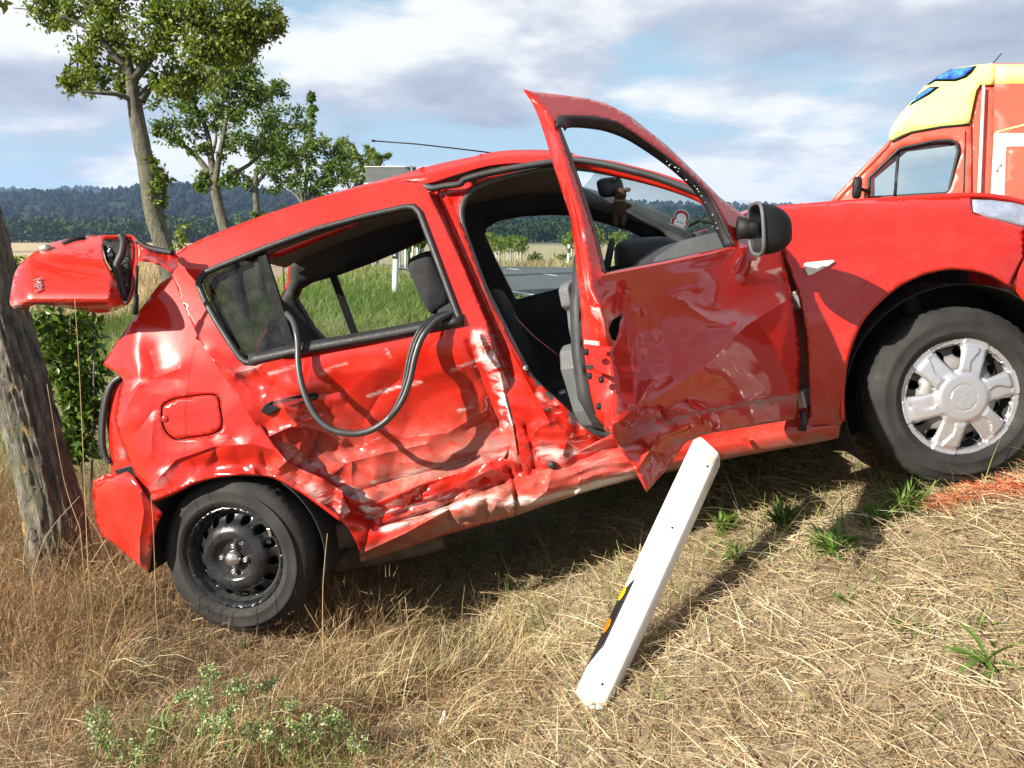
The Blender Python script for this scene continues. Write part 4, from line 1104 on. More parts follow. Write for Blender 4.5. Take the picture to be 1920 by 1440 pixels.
# ------------------------------------------------------------------ the open door
TH = R(52)
hin = CAR.hit([(1484, 500)], 0.0)[0]
DU = nrm(-CU * math.cos(TH) + CW * math.sin(TH)); DN = nrm(CW * math.cos(TH) + CU * math.sin(TH))
DOOR = Frame(hin, DU, CV, DN)
def Wdoor(u, v, x=None, y=None):
    h = np.maximum(v - 0.08, 0)
    return -0.22 * h - 0.22 * h ** 2 - 0.05 * np.maximum(-0.2 - v, 0)
skin = [(982, 167), (1000, 172), (1045, 177), (1100, 184), (1135, 193), (1180, 216), (1250, 272), (1305, 325), (1350, 370), (1385, 396), (1412, 418), (1440, 442), (1464, 470), (1482, 540), (1494, 600), (1499, 660), (1497, 740), (1490, 786), (1400, 801), (1340, 811), (1312, 818), (1285, 830), (1250, 880), (1213, 922), (1185, 870), (1162, 838), (1149, 812), (1149, 790), (1156, 745), (1151, 700), (1142, 655), (1150, 648), (1136, 632), (1132, 600), (1124, 570), (1108, 540), (1100, 480), (1088, 407), (1062, 320), (1040, 245), (1022, 205), (1000, 181)]
dhole = [(1043, 226), (1050, 219), (1090, 219), (1130, 223), (1165, 234), (1200, 256), (1260, 300), (1310, 345), (1333, 370), (1350, 402), (1378, 461), (1310, 475), (1250, 489), (1190, 501), (1134, 512), (1112, 430), (1090, 360), (1062, 280)]
gash = [(1141, 618), (1147, 601), (1160, 593), (1168, 592), (1163, 606), (1161, 622), (1155, 640), (1147, 636)]
def dent_fd(x, y):
    k = sstep(y, 500, 540)
    d = ridge(x, y, [(1130, 517), (1250, 494), (1380, 466), (1460, 455)], 14, 0.012)
    d = d - 0.055 * gs(x, y, 1215, 640, 70, 110, 15) * k + 0.014 * gs(x, y, 1400, 640, 100, 60, -25) * k - 0.012 * gs(x, y, 1420, 560, 90, 40, -22) * k
    d = d + ridge(x, y, [(1160, 790), (1240, 740), (1320, 690), (1400, 610), (1480, 560)], 26, 0.022) * k
    d = d + ridge(x, y, [(1270, 560), (1330, 600), (1370, 610)], 14, 0.012) + ridge(x, y, [(1180, 560), (1200, 700), (1190, 770)], 16, -0.016)
    d = d + 0.003 * crumple(x, y, 150, 61) * k + 0.006 * crumple(x, y, 40, 62) * gs(x, y, 1210, 660, 60, 90)
    d = d + step(x, y, [(1160, 842), (1200, 806), (1300, 776), (1400, 757), (1500, 740)], 5, -0.008) * sstep(y, 700, 740)
    d = d + ridge(x, y, [(1195, 880), (1215, 850), (1235, 820), (1290, 800)], 9, 0.02) + ridge(x, y, [(1170, 835), (1200, 830), (1240, 855)], 9, -0.015)
    d = d + 0.03 * gs(x, y, 1215, 915, 30, 40) + ridge(x, y, [(1425, 470), (1410, 490), (1400, 520)], 7, 0.012) + ridge(x, y, [(1395, 480), (1380, 510)], 7, -0.01)
    d = d + 0.008 * ridge(x, y, [(1130, 570), (1150, 600)], 10, 1.0)
    return d + rcreases(x, y, 14, 1165, 1330, 740, 880, -25, 45, 0.011, 30, 110) + rcreases(x, y, 9, 1140, 1290, 540, 740, 60, 46, 0.004, 20, 70)
def Wd(off=0.0): return lambda u, v, x, y: Wdoor(u, v) + dent_fd(x, y) + off
fd = panel('door', DOOR, skin, Wd(), M['red'], car, [dhole, gash], 6,
           attrs={'scuff': fsum(blobs((1150, 600, 16, 24, 0, .5), (1096, 440, 6, 10, 0, .7), (1420, 480, 20, 12, 0, .25))),
                  'dirt': fsum(band([(1165, 838), (1215, 808), (1300, 776), (1400, 757), (1496, 742)], 4.5, .95), band([(1496, 742), (1494, 783), (1400, 800), (1312, 817), (1255, 830)], 5, .9), band([(1410, 760), (1495, 750)], 14, .35), blobs((1230, 870, 30, 40, 0, .35))),
                  'gum_shade': fsum(band([(1212, 690), (1225, 725)], 2, .3), blobs((1190, 805, 45, 22, -35, .45), (1250, 780, 50, 12, -15, .3)), blobs((1164, 593, 5, 4, 0, 1)))})
fd['label'] = 'dented open door seen from its shaded outer side'
# shut face of the door, turned to the sun
Eo = [(1000, 181), (1022, 205), (1040, 245), (1062, 320), (1088, 407), (1100, 480), (1108, 540), (1124, 571), (1133, 600), (1138, 630), (1150, 650), (1151, 700), (1156, 745), (1149, 790), (1150, 812)]
Ei = [(984, 170), (1002, 197), (1020, 245), (1040, 312), (1071, 407), (1079, 470), (1083, 520), (1086, 560), (1088, 600), (1089, 635), (1092, 668), (1097, 706), (1104, 745), (1118, 782), (1140, 810)]
Po = DOOR.hit(Eo, Wd(-0.002)); Pi = np.array([DOOR.hit([p], lambda u, v, x, y, o=o: Wdoor(u, v) - o)[0] for p, o in zip(Ei, np.interp(np.arange(len(Ei)), [0, 3, 6, 14], [0.03, 0.06, 0.09, 0.09]))])
po = resample(Po, 46); pi = resample(Pi, 46)
Vf, Ff = ruled(po, pi, 6, -DU * 0.004)
rs_ = np.random.RandomState(4)
kk = np.tile(np.linspace(0, 1, 46), 7); Vf = Vf + (crumple(kk * 600, np.repeat(np.arange(7), 46) * 30.0, 80, 5) * 0.006 * np.exp(-((kk - 0.72) / 0.16) ** 2))[:, None] * DU
fe_ = mk('door_edge', Vf, Ff, M['red'], fd, solid=0.003, sharp=40, attrs={'scuff': 0.9 * np.exp(-((kk - 0.62) / 0.05) ** 2) * (np.repeat(np.arange(7), 46) < 3), 'dirt': 0 * kk, 'gum_shade': 0 * kk})
nE = nrm(np.cross(po[25] - po[20], pi[20] - po[20])); nE = nE if nE @ (CAM - po[20]) > 0 else -nE
EDGE = Frame(pi[28], nrm(po[28] - pi[28]), CV, nE)
def edge_disc(px, r, mat, nm='bolt'):
    c = EDGE.hit([px], 0.006)[0]; part(nm, lathe([(0, 0.003), (r * .8, 0.003), (r, 0.0), (r, -0.006)], c, nE, seg=14), mat, fe_)
for q in ((1098, 660), (1104, 705), (1126, 712), (1121, 762)): edge_disc(q, 0.0085, M['blackplastic'])
part('lock_slot', prism(EDGE.hit([(1098, 684), (1108, 684), (1112, 691), (1104, 694), (1098, 690)], 0.006), nE, 0.004), M['dark'], fe_, smooth=False)
part('maker_plate', prism(EDGE.hit([(1095, 637), (1122, 640), (1122, 648), (1095, 645)], 0.010), nE, 0.003), simple('label_strip', (0.30, 0.30, 0.28), 0.5, var=0.6, scale=120), fe_, smooth=False)
# window rubber of the door
rub_o = resample(smoothpath([(1040, 240), (1044, 225), (1052, 219), (1090, 219), (1130, 223), (1165, 234), (1200, 256), (1260, 300), (1310, 345), (1333, 370), (1350, 402), (1378, 461)], 4), 50)
rub_i = resample(smoothpath([(1056, 244), (1058, 240), (1066, 236), (1095, 237), (1130, 242), (1165, 254), (1195, 270), (1245, 304), (1292, 344), (1314, 372), (1332, 405), (1358, 464)], 4), 50)
V, F = ruled(DOOR.hit(rub_o, Wd(0.006)), DOOR.hit(rub_i, Wd(-0.035)), 4, DN * 0.012)
part('window_rubber', (V, F), M['rubber'], fd, solid=0.006)
part('window_rubber', tube(DOOR.hit(resample([(1043, 228), (1064, 282), (1091, 360), (1113, 430), (1134, 512)], 16), Wd(-0.004)), 0.006, 6), M['rubber'], fd)
part('sill_rubber', tube(DOOR.hit(resample([(1134, 515), (1250, 491), (1378, 464)], 14), Wd(-0.012)), 0.007, 6), M['rubber'], fd)
# remains of shattered glass in the rubber
rs_ = np.random.RandomState(8); sh = Mesh()
for k in range(16):
    i = rs_.randint(26, 49); c = DOOR.hit([rub_i[i] * 0.7 + rub_o[i] * 0.3], Wd(-0.006))[0]
    sh.add(*boxm(c + rs_.normal(0, 0.003, 3), np.linalg.qr(rs_.normal(size=(3, 3)))[0], rs_.uniform(0.0006, 0.0018, 3)))
M['shard'] = simple('glass_crumbs', (0.55, 0.62, 0.60), 0.15, var=0.2)
o_ = sh.build('glass_crumbs', M['shard'], fd, smooth=False); o_['kind'] = 'stuff'
# inner side of the door: steel and plastic lining
inner_px = [(1090, 470), (1134, 516), (1250, 493), (1378, 466), (1455, 462), (1475, 540), (1490, 640), (1485, 770), (1400, 790), (1300, 808), (1240, 820), (1160, 810), (1130, 800), (1100, 745), (1088, 660), (1084, 560)]
panel('inner_panel', DOOR, inner_px, lambda u, v, x, y: Wdoor(u, v) - 0.085, M['trim'], fd, [], 20, solid=0.03)
gl_ = [(1064, 540), (1068, 530), (1080, 522), (1092, 524), (1096, 560), (1098, 640), (1090, 645), (1083, 610), (1080, 580), (1070, 572)]
part('door_lining', prism(DOOR.hit(gl_, -0.125), DN, 0.035), M['greytrim'], fd, smooth=False, bevel=0.006)
gl2 = [(1074, 655), (1080, 644), (1092, 640), (1100, 660), (1110, 740), (1125, 790), (1116, 800), (1100, 770), (1084, 715), (1076, 690)]
part('door_lining', prism(DOOR.hit(gl2, -0.125), DN, 0.05), M['greytrim'], fd, smooth=False, bevel=0.008)
part('door_pocket', rbox(DOOR.hit([(1110, 765)], -0.17)[0], (DU, CV, DN), (0.05, 0.05, 0.025), 0.5), M['greytrim'], fd)
# hinge post, with the shade of the door gap painted into its colour
panel('hinge_post', CAR, [(1455, 440), (1475, 470), (1492, 502), (1512, 561), (1524, 632), (1528, 715), (1530, 800), (1500, 812), (1486, 790), (1490, 640), (1470, 520)], surf(-0.09), M['red'], car, [], 12, attrs={'scuff': zero, 'dirt': lambda x, y: 0.5 + 0 * x, 'gum_shade': lambda x, y: 0.7 + 0 * x})
for q in (560, 745):
    c = CAR.hit([(1500 + (q - 560) * 0.05, q)], -0.02)[0]
    part('hinge', boxm(c, (DU, CV, DN), (0.035, 0.03, 0.012)), M['bare'], fd, smooth=False, bevel=0.003)
# door mirror
mo = DOOR.hit([(1418, 430)], 0.085)[0]
mx_ = nrm(0.995 * X - 0.03 * np.array([0, 1, 0]) + 0.10 * Z); mz_ = nrm(Z - mx_ * mx_[2]); my_ = np.cross(mz_, mx_)   # axis of the shell, up, sideways
msc = np.linalg.norm(mo - CAM) / FPX
prof_o = []
for a in np.linspace(0, 2 * math.pi, 33)[:-1]:
    e = lambda t, p: math.copysign(abs(t) ** p, t)
    s_, c_ = math.sin(a), math.cos(a)
    prof_o.append((e(c_, 0.62) * (0.088 if c_ > 0 else 0.085), e(s_, 0.62) * 0.075 * (1.0 if s_ < 0 else 1.0 - 0.12 * c_)))
prof_o = np.array(prof_o); rows = []
for t in np.linspace(0, 1, 9):
    k = math.sqrt(max(0.0, 1 - t ** 2.2)); k = max(k, 0.02)
    rows.append(mo + mx_ * (0.105 * t) + prof_o[:, :1] * k * my_ * 1.0 + prof_o[:, 1:2] * k * mz_ - mz_ * 0.012 * t)
n_ = len(prof_o); V = np.concatenate(rows); F = [(j * n_ + i, j * n_ + (i + 1) % n_, (j + 1) * n_ + (i + 1) % n_, (j + 1) * n_ + i) for j in range(len(rows) - 1) for i in range(n_)]
F.append(tuple((len(rows) - 1) * n_ + i for i in range(n_)))
dm = part('door_mirror', (V, F), M['blackplastic'], fd, solid=0.006)
rim = np.concatenate([rows[0], rows[0][:1]]); part('mirror_rim', tube(rim, 0.006, 8, caps=False), M['greytrim'], dm)
mgl, ntm, bm_ = newmat('mirror_glass'); bm_.inputs['Metallic'].default_value = 1; bm_.inputs['Base Color'].default_value = (0.75, 0.77, 0.78, 1)
ntm.links.new(ramp(ntm, noise_fac(ntm, 20), [(0.4, 0.015), (0.8, 0.06)]), bm_.inputs['Roughness'])
part('mirror_glass', (mo + mx_ * 0.03 + prof_o[:, :1] * 0.88 * my_ + prof_o[:, 1:2] * 0.88 * mz_, [tuple(range(n_))]), mgl, dm, smooth=False)
part('mirror_foot', tube([DOOR.hit([(1382, 427)], 0.0)[0], mo + mx_ * 0.02 + my_ * 0.088 * np.sign(my_[1])], [0.036, 0.028], 12), M['blackplastic'], dm)

# ------------------------------------------------------------------ wheels
def tyre_mesh(c, ax, up, r=0.305, wd=0.185, rim=0.195):
    h = wd
    prof = [(rim, -0.012), (rim + 0.012, 0.004), (rim + 0.022, 0.0075), (rim + 0.025, 0.0095), (rim + 0.029, 0.0095), (rim + 0.032, 0.008), (rim + 0.055, 0.010), (rim + 0.062, 0.0112), (rim + 0.066, 0.0098), (r - 0.045, 0.004), (r - 0.022, -0.008), (r - 0.010, -0.018), (r - 0.002, -0.030), (r, -0.045), (r, -0.058), (r - .008, -0.060), (r - .008, -0.066), (r, -0.068), (r, -h * 0.5), (r, -h + 0.068), (r - .008, -h + .066), (r - .008, -h + .060), (r, -h + 0.058), (r - 0.002, -h + 0.03), (r - 0.02, -h + 0.006), (r - 0.05, -h), (rim, -h + 0.01)]
    def mod(i, a, k):
        return -0.0035 if (k % 3 == 0 and i in (12, 13, 14, 17, 19, 22)) else 0.0
    return lathe(prof, c, ax, up, 160, mod)
def steel_mesh(c, ax, up, r=0.198, nh=14, hr=0.0165, hpos=0.148, rot=0.15):
    cs = lambda n, rr, cx=0, cy=0: [(cx + rr * math.cos(2 * math.pi * k / n), cy + rr * math.sin(2 * math.pi * k / n)) for k in range(n)]
    holes = [cs(14, hr, hpos * math.cos(rot + 2 * math.pi * k / nh), hpos * math.sin(rot + 2 * math.pi * k / nh)) for k in range(nh)]
    P, Fc = mesh2d(cs(90, r), holes, 0.0085)
    rr = np.hypot(P[:, 0], P[:, 1])
    H = np.interp(rr, [0, .030, .032, .058, .064, .080, .105, .128, .140, .158, .166, .170, .182, .186, .190, .198], [0.014, 0.013, -0.004, -0.004, -0.002, 0.016, 0.018, 0.004, -0.018, -0.030, -0.036, -0.030, -0.004, 0.002, 0.006, 0.002]) - 0.012
    ax = nrm(ax); y = nrm(up - ax * (up @ ax)); x = np.cross(y, ax)
    return c + P[:, :1] * x + P[:, 1:2] * y + H[:, None] * ax, Fc, (x, y)
# wheel at the back: bare black steel
axR = nrm(CW * math.cos(R(7)) - CU * math.sin(R(7)) + CV * 0.02)
V, Fc, xy = steel_mesh(HUB_R, axR, CV)
wr = mk('wheel', V, Fc, M['steel'], car, solid=0.003, sharp=45)
part('tyre', tyre_mesh(HUB_R, axR, CV, 0.302), M['tyre'], wr, sharp=35)
part('wheel_barrel', lathe([(0.19, -0.02), (0.165, -0.04), (0.16, -0.16), (0.0, -0.16)], HUB_R, axR, CV, 40), M['dark'], wr)
part('hub_cap', lathe([(0, 0.020), (0.018, 0.018), (0.028, 0.010), (0.030, -0.01)], HUB_R, axR, seg=24), M['chrome'], wr)
for k in range(4):
    a = R(75 + 90 * k); c = HUB_R + 0.049 * (math.cos(a) * xy[0] + math.sin(a) * xy[1]) - axR * 0.014
    part('wheel_bolt', lathe([(0.0, 0.008), (0.004, 0.008), (0.0045, 0.018), (0.0085, 0.018), (0.010, 0.0)], c, axR, seg=6), M['bare'], wr)
a = R(40); vs = HUB_R + 0.155 * (math.cos(a) * xy[0] + math.sin(a) * xy[1]) - axR * 0.03
part('valve', tube([vs, vs + axR * 0.03 - xy[0] * 0.012], 0.0045, 6), M['rubber'], wr)
a = R(22); vs = HUB_R + 0.192 * (math.cos(a) * xy[0] + math.sin(a) * xy[1])
part('balance_weight', boxm(vs + axR * 0.002, (xy[1], xy[0], axR), (0.016, 0.006, 0.005)), M['chrome'], wr, smooth=False, bevel=0.002)
# steered wheel with silver hubcap
axF = nrm(CW * math.cos(R(4)) + CU * math.sin(R(4)) + CV * 0.02)
V, Fc, xy = steel_mesh(HUB_F - axF * 0.018, axF, CV, rot=0.4)
wf = mk('wheel', V, Fc, M['greysteel'], car, solid=0.003, sharp=45)
part('tyre', tyre_mesh(HUB_F, axF, CV, 0.302), M['tyre'], wf, sharp=35)
part('wheel_barrel', lathe([(0.19, -0.03), (0.165, -0.05), (0.16, -0.16), (0.0, -0.16)], HUB_F, axF, CV, 40), M['dark'], wf)
HR = 0.203
def spoke_edge(k):
    """opening between spokes k and k+1"""
    out = []
    a0, a1 = k * math.pi / 3, (k + 1) * math.pi / 3
    def sp(a, r, s, side): return (r * math.cos(a) - side * s * math.sin(a), r * math.sin(a) + side * s * math.cos(a))
    for r, s in ((0.43, 0.20), (0.55, 0.205), (0.7, 0.218), (0.82, 0.232)): out.append(sp(a0, r, s, 1))
    for t in np.linspace(0.30, 0.70, 7): a = a0 + (a1 - a0) * t; out.append((0.86 * math.cos(a), 0.86 * math.sin(a)))
    for r, s in ((0.82, 0.232), (0.7, 0.218), (0.55, 0.205), (0.43, 0.20)): out.append(sp(a1, r, s, -1))
    return [(p[0] * HR, p[1] * HR) for p in out]
ROT = R(2)
circ = [(HR * math.cos(t), HR * math.sin(t)) for t in np.linspace(0, 2 * math.pi, 97)[:-1]]
P, Fc = mesh2d(circ, [spoke_edge(k) for k in range(6)], 0.0046)
rr = np.hypot(P[:, 0], P[:, 1]) / HR; an = np.arctan2(P[:, 1], P[:, 0])
da = (an + math.pi / 6) % (math.pi / 3) - math.pi / 6; s_ = rr * np.sin(da)
H = np.interp(rr, [0, .20, .215, .23, .36, .42, .6, .84, .90, .96, 1.0], [.017, .017, .0145, .017, .016, .010, .006, -.002, -.006, -.004, -.014])
insp = (rr > .40) & (rr < .88)
H = H - np.where(insp, 0.010 * np.clip((np.abs(s_) - 0.15) / 0.07, 0, 1) ** 1.5, 0)
wave = 0.05 * np.sin((rr - 0.42) / 0.42 * math.pi * 1.5) - 0.01
H = H + np.where(insp, 0.004 * np.tanh((s_ - wave) / 0.006) * np.clip((0.86 - rr) / 0.04, 0, 1) * np.clip((rr - .42) / .05, 0, 1), 0)
H = H - np.where((rr > .84) & (np.abs(s_) > 0.2), 0.006, 0)
ax = axF; y = nrm(CV - ax * (CV @ ax)); x = np.cross(y, ax)
x, y = x * math.cos(ROT) + y * math.sin(ROT), -x * math.sin(ROT) + y * math.cos(ROT)
dirt = 0.45 * np.clip((rr - 0.80) / 0.10, 0, 1) * np.clip((np.abs(s_) - 0.2) / 0.1, 0, 1) + 0.6 * insp * np.clip((np.abs(s_) - 0.19) / 0.04, 0, 1) * np.clip((rr - .5) / .3, 0, 1)
hc_ = mk('hubcap', HUB_F + P[:, :1] * x + P[:, 1:2] * y + H[:, None] * ax, Fc, M['hub'], wf, attrs={'dirt': 0.6 * np.clip(dirt, 0, 1)}, solid=0.010, sharp=28)
tx = nrm(x * 0.5 + y * 0.87); ty = nrm(np.cross(ax, tx))
V, F = text_mesh('DACIA', HUB_F + ax * 0.0165, tx, ty, 0.018, 0.0015); part('emblem', (V, F), M['hub'], wf, smooth=False)
for s in (1, -1):
    pass
# far wheels
for hb, axw in ((HUB_R, axR), (HUB_F, axF)):
    c = hb - CW * 1.66; V, Fc, _ = steel_mesh(c, -CW, CV)
    w2 = mk('wheel', V, Fc, M['steel'], car, solid=0.003, sharp=45)
    part('tyre', tyre_mesh(c, -CW, CV, 0.302), M['tyre'], w2, sharp=35)
# wheel housings
for hb, r_, dp, a1 in ((HUB_R, 0.345, 0.30, 178), (HUB_F, 0.375, 0.34, 205)):
    a = np.linspace(R(-25), R(a1), 30)
    ringp = lambda w, rr_: np.array([hb + rr_ * (math.cos(t) * CU + math.sin(t) * CV) + CW * w for t in a])
    V, F = ruled(ringp(-0.015, r_), ringp(-dp, r_), 6); part('wheel_housing', (V, F), M['dark'], car, solid=0.004)
    V, F = ruled(ringp(-dp, r_), ringp(-dp, 0.02), 3); part('wheel_housing', (V, F), M['dark'], car, solid=0.004)
part('suspension_strut', tube([HUB_F - CW * 0.25 + CV * 0.0, HUB_F - CW * 0.30 + CV * 0.33], [0.035, 0.03], 10), M['under'], car)

# ------------------------------------------------------------------ torn-up tailgate, still hinged to the roof
TG = 0.02
def Wtg(x, y):
    t = np.clip((566 - y) / 118, 0, 1.2)
    return TG + 0.06 - 0.30 * t ** 1.8 - 0.10 * np.clip((y - 560) / 22, 0, 1) ** 2 - 0.07 * np.clip((60 - x) / 45, 0, 1) ** 2 + 0.03 * gs(x, y, 35, 572, 18, 8) - 0.07 * np.clip((x - 205) / 30, 0, 1) * np.clip((y - 450) / 110, 0, 1)
tg_px = smoothpath([(18, 566), (19, 556), (24, 527), (30, 507), (44, 489), (78, 464), (111, 451), (156, 443), (190, 441), (193, 452), (192, 464), (197, 489), (212, 516), (222, 547), (231, 567), (236, 573), (222, 580), (191, 587), (156, 583), (100, 574), (67, 571), (51, 578), (33, 581), (21, 574)], 3, True)
tg = panel('tailgate', CAR, tg_px, lambda u, v, x, y: Wtg(x, y), M['red'], car, [], 6, solid=0.004, attrs={'scuff': blobs((30, 572, 12, 8, 0, .5)), 'dirt': blobs((110, 462, 70, 14, -20, .35)), 'gum_shade': zero})
tg['label'] = 'bent tailgate skin thrown up against the tree'
rimp = [(190, 441), (205, 441), (228, 441), (249, 441), (256, 452), (259, 470), (258, 498), (255, 530), (249, 556), (242, 569), (234, 574)]
cav = [(193, 452), (205, 449), (228, 447), (240, 452), (243, 480), (242, 520), (240, 556), (234, 566), (226, 545), (215, 514), (199, 488), (193, 466)]
part('tailgate_cavity', prism(CAR.hit(cav, TG - 0.20), CW, 0.02), M['dark'], tg, smooth=False)
pr = resample(smoothpath(rimp, 4), 36); pin_ = resample(smoothpath([(193, 450), (205, 452), (222, 452), (238, 452), (243, 460), (245, 480), (244, 505), (243, 530), (240, 550), (236, 562), (232, 570)], 4), 36)
part('tailgate_frame', strip(CAR.hit(pr, TG - 0.10), CAR.hit(pin_, TG - 0.16)), M['red'], tg, solid=0.004)
part('frame_rubber', tube(CAR.hit(smoothpath([(226, 440), (232, 452), (229, 475), (221, 492), (220, 505), (226, 530), (232, 555)], 5), TG - 0.10), 0.014, 8), M['seal'], tg)
rs_ = np.random.RandomState(5); sh = Mesh()
for k in range(170):
    t = rs_.rand(); y_0 = 450 + 112 * t; xc = np.interp(y_0, [450, 500, 560], [241, 240, 236]) - abs(rs_.normal(0, 5))
    if rs_.rand() < 0.3: xc = np.interp(y_0, [450, 500, 565], [200, 208, 229]) + abs(rs_.normal(0, 4))
    c = CAR.hit([(xc, y_0)], TG - 0.14)[0]
    sh.add(*boxm(c, np.linalg.qr(rs_.normal(size=(3, 3)))[0], rs_.uniform(0.002, 0.008, 3)))
o_ = sh.build('glass_crumbs', simple('dark_glass_crumbs', (0.06, 0.08, 0.08), 0.12, var=0.8, scale=80), tg, smooth=False); o_['kind'] = 'stuff'
arm_o = resample([(250, 442), (262, 452), (278, 464), (292, 470), (307, 471), (330, 473)], 20); arm_i = resample([(257, 492), (268, 490), (287, 493), (300, 498), (307, 502), (324, 512)], 20)
V, F = ruled(CAR.hit(arm_o, TG - 0.10), CAR.hit(arm_i, TG + 0.02), 8, CW * -0.03)
V = V + (crumple(np.tile(np.arange(20) * 5.0, 9), np.repeat(np.arange(9) * 6.0, 20), 26, 9) * 0.02)[:, None] * CW
part('tailgate_arm', (V, F), M['red'], tg, solid=0.004, sharp=35)
part('hinge_rubber', tube(CAR.hit(smoothpath([(256, 450), (275, 463), (300, 470), (325, 474)], 4), TG - 0.09), 0.012, 8), M['rubber'], tg)
part('gas_strut', tube(CAR.hit([(257, 498), (255, 552)], TG + 0.05), 0.006, 8), M['blackplastic'], tg)
part('gas_strut', tube(CAR.hit([(255, 552), (254, 590)], TG + 0.05), 0.010, 8), M['blackplastic'], tg)
# badge and lock
bc = CAR.hit([(71, 535)], lambda u, v, x, y: Wtg(x, y) + 0.006)[0]
bx_ = CAR.hit([(72, 545)], lambda u, v, x, y: Wtg(x, y) + 0.006)[0] - bc; by_ = CAR.hit([(80, 532)], lambda u, v, x, y: Wtg(x, y) + 0.006)[0] - bc
V, F = text_mesh('MPI', bc, bx_, by_, 0.040, 0.004); part('badge', (V, F), M['chrome'], tg, smooth=False)
part('lock_knob', rbox(CAR.hit([(84, 466)], lambda u, v, x, y: Wtg(x, y) + 0.008)[0], (CU, CV, CW), (0.022, 0.014, 0.014), 0.6), M['bare'], tg)
part('grip_bar', tube(CAR.hit([(118, 457), (138, 450), (160, 447)], lambda u, v, x, y: Wtg(x, y) + 0.004), 0.010, 8), M['blackplastic'], tg)

# ------------------------------------------------------------------ guide posts
M['postw'] = simple('white_post_plastic', (0.78, 0.78, 0.76), 0.38, var=0.05, scale=5)
def postdirt():
    m, nt, b = newmat('stained_post_plastic')
    n = ramp(nt, noise_fac(nt, 16, 8, 0.7), [(0.35, 0.0), (0.7, 1.0)])
    c = mixc(nt, mul(nt, attr(nt, 'dirt'), n), (0.78, 0.78, 0.76), (0.40, 0.33, 0.25))
    nt.links.new(c, b.inputs['Base Color']); b.inputs['Roughness'].default_value = 0.38
    return m
M['postd'] = postdirt()
M['band'] = simple('black_post_band', (0.012, 0.012, 0.013), 0.4)
def refl(name, col):
    m, nt, b = newmat(name)
    v = N(nt, 'ShaderNodeTexVoronoi'); v.inputs['Scale'].default_value = 260
    t = N(nt, 'ShaderNodeTexCoord'); nt.links.new(t.outputs['Object'], v.inputs['Vector'])
    nt.links.new(ramp(nt, v.outputs['Distance'], [(0.1, tuple(min(1, c * 1.2) for c in col)), (0.6, tuple(c * 0.7 for c in col))]), b.inputs['Base Color'])
    b.inputs['Roughness'].default_value = 0.15; b.inputs['Coat Weight'].default_value = 0.8
    return m
def post_section(n=40):
    """rounded triangular cross-section of a roadside guide post: (across, depth)"""
    tri = np.array([(-0.039, 0), (0.039, 0), (0.061, 0.084), (-0.061, 0.084)])
    d = densify(tri, 0.004)
    c = tri.mean(0); out = []
    P = d.copy()
    for _ in range(14): P = (np.roll(P, 1, 0) + P * 2 + np.roll(P, -1, 0)) / 4
    return resample(np.vstack([P, P[:1]]), n + 1)[:-1]
def guide_post(name, label, base, up, face, L, cap_slant, refl_cols, band_at, group=None, dirty=False):
    """base = end on or in the ground; face = outward normal of its broad side"""
    up = nrm(up); face = nrm(face - up * (face @ up)); side = np.cross(up, face)
    g = thing(name, base, label, 'guide post', group)
    S = post_section(); n = len(S); hs = np.r_[0, 0.01, np.linspace(0.03, L - 0.06, 14), L - 0.02, L]
    V = []; dirt = []
    for h in hs:
        k = 1.0 if 0.005 < h else 0.93
        for (a, b) in S:
            hh = h
            if h > L - 0.05: hh = h - cap_slant * (0.5 + a / 0.12)
            if h < 0.03: hh = h + 0.035 * (abs(a) / 0.06) ** 2
            V.append(base + up * hh + side * a * k - face * b * k + face * 0.04)
            dirt.append(max(np.clip((h - L + 0.28) / 0.16, 0, 1), 0.55 * np.clip((0.09 - h) / 0.06, 0, 1), 0.12) if dirty else 0.05)
    V = np.array(V); F = [(j * n + i, j * n + (i + 1) % n, (j + 1) * n + (i + 1) % n, (j + 1) * n + i) for j in range(len(hs) - 1) for i in range(n)]
    F += [tuple(range(n))[::-1], tuple((len(hs) - 1) * n + i for i in range(n))]
    body = mk('post_body', V, F, M['postd'], g, attrs={'dirt': dirt}, sharp=50)
    # black band on the flank that faces the traffic, with its reflectors
    return g, up, face, side
# the knocked-out post, upside down and leaning on the sill
pb = at(1104, 1346, 2.50); pb[2] = gheight(pb[0], pb[1]) + 0.0
tb = CAR.hit([(1328, 842)], 0.12)[0]
kk_ = (pb - CAM) / np.dot(pb - CAM, FWD)
upp = nrm(tb - pb)
facep = nrm(np.array([-0.16, -0.92, 0.36]))
g, up_, fc_, sd_ = guide_post('guide_post', 'white guide post knocked out and leaning upside down on the crushed sill', pb, upp, facep, np.linalg.norm(tb - pb) + 0.02, 0.045, None, None, dirty=True)
# flank toward the left of the picture: carries the band
left = -sd_ if (-sd_)[0] < 0 else sd_
def on_post(h, a, off=0.0):
    """point on the broad face edge wrapping to the flank: a from -1 (flank side edge) inwards"""
    return pb + up_ * h + left * (0.0565 - a) + fc_ * (0.0405 + off)
S = post_section()
def flank(h, t, off=0.0015):
    """t 0..1 runs from the broad face's left edge round onto the left flank"""
    # follow the section on the left side
    sgn = 1 if left @ sd_ > 0 else -1
    Q = S.copy(); Q[:, 0] *= 1
    idx = [i for i in range(len(S)) if S[i, 0] * sgn > 0.004]
    idx = sorted(idx, key=lambda i: math.atan2(S[i, 1] - 0.035, S[i, 0] * sgn))
    C_ = np.array([S[i] for i in idx]); C_ = resample(C_, 60)
    # start near the broad face
    if C_[0, 1] > C_[-1, 1]: C_ = C_[::-1]
    q = C_[int(round(t * 59))]
    nn = np.array([q[0], q[1] - 0.035]); nn /= np.linalg.norm(nn)
    q = q + nn * off
    return pb + up_ * h + sd_ * q[0] - fc_ * q[1] + fc_ * 0.04
L0 = np.linalg.norm(tb - pb)
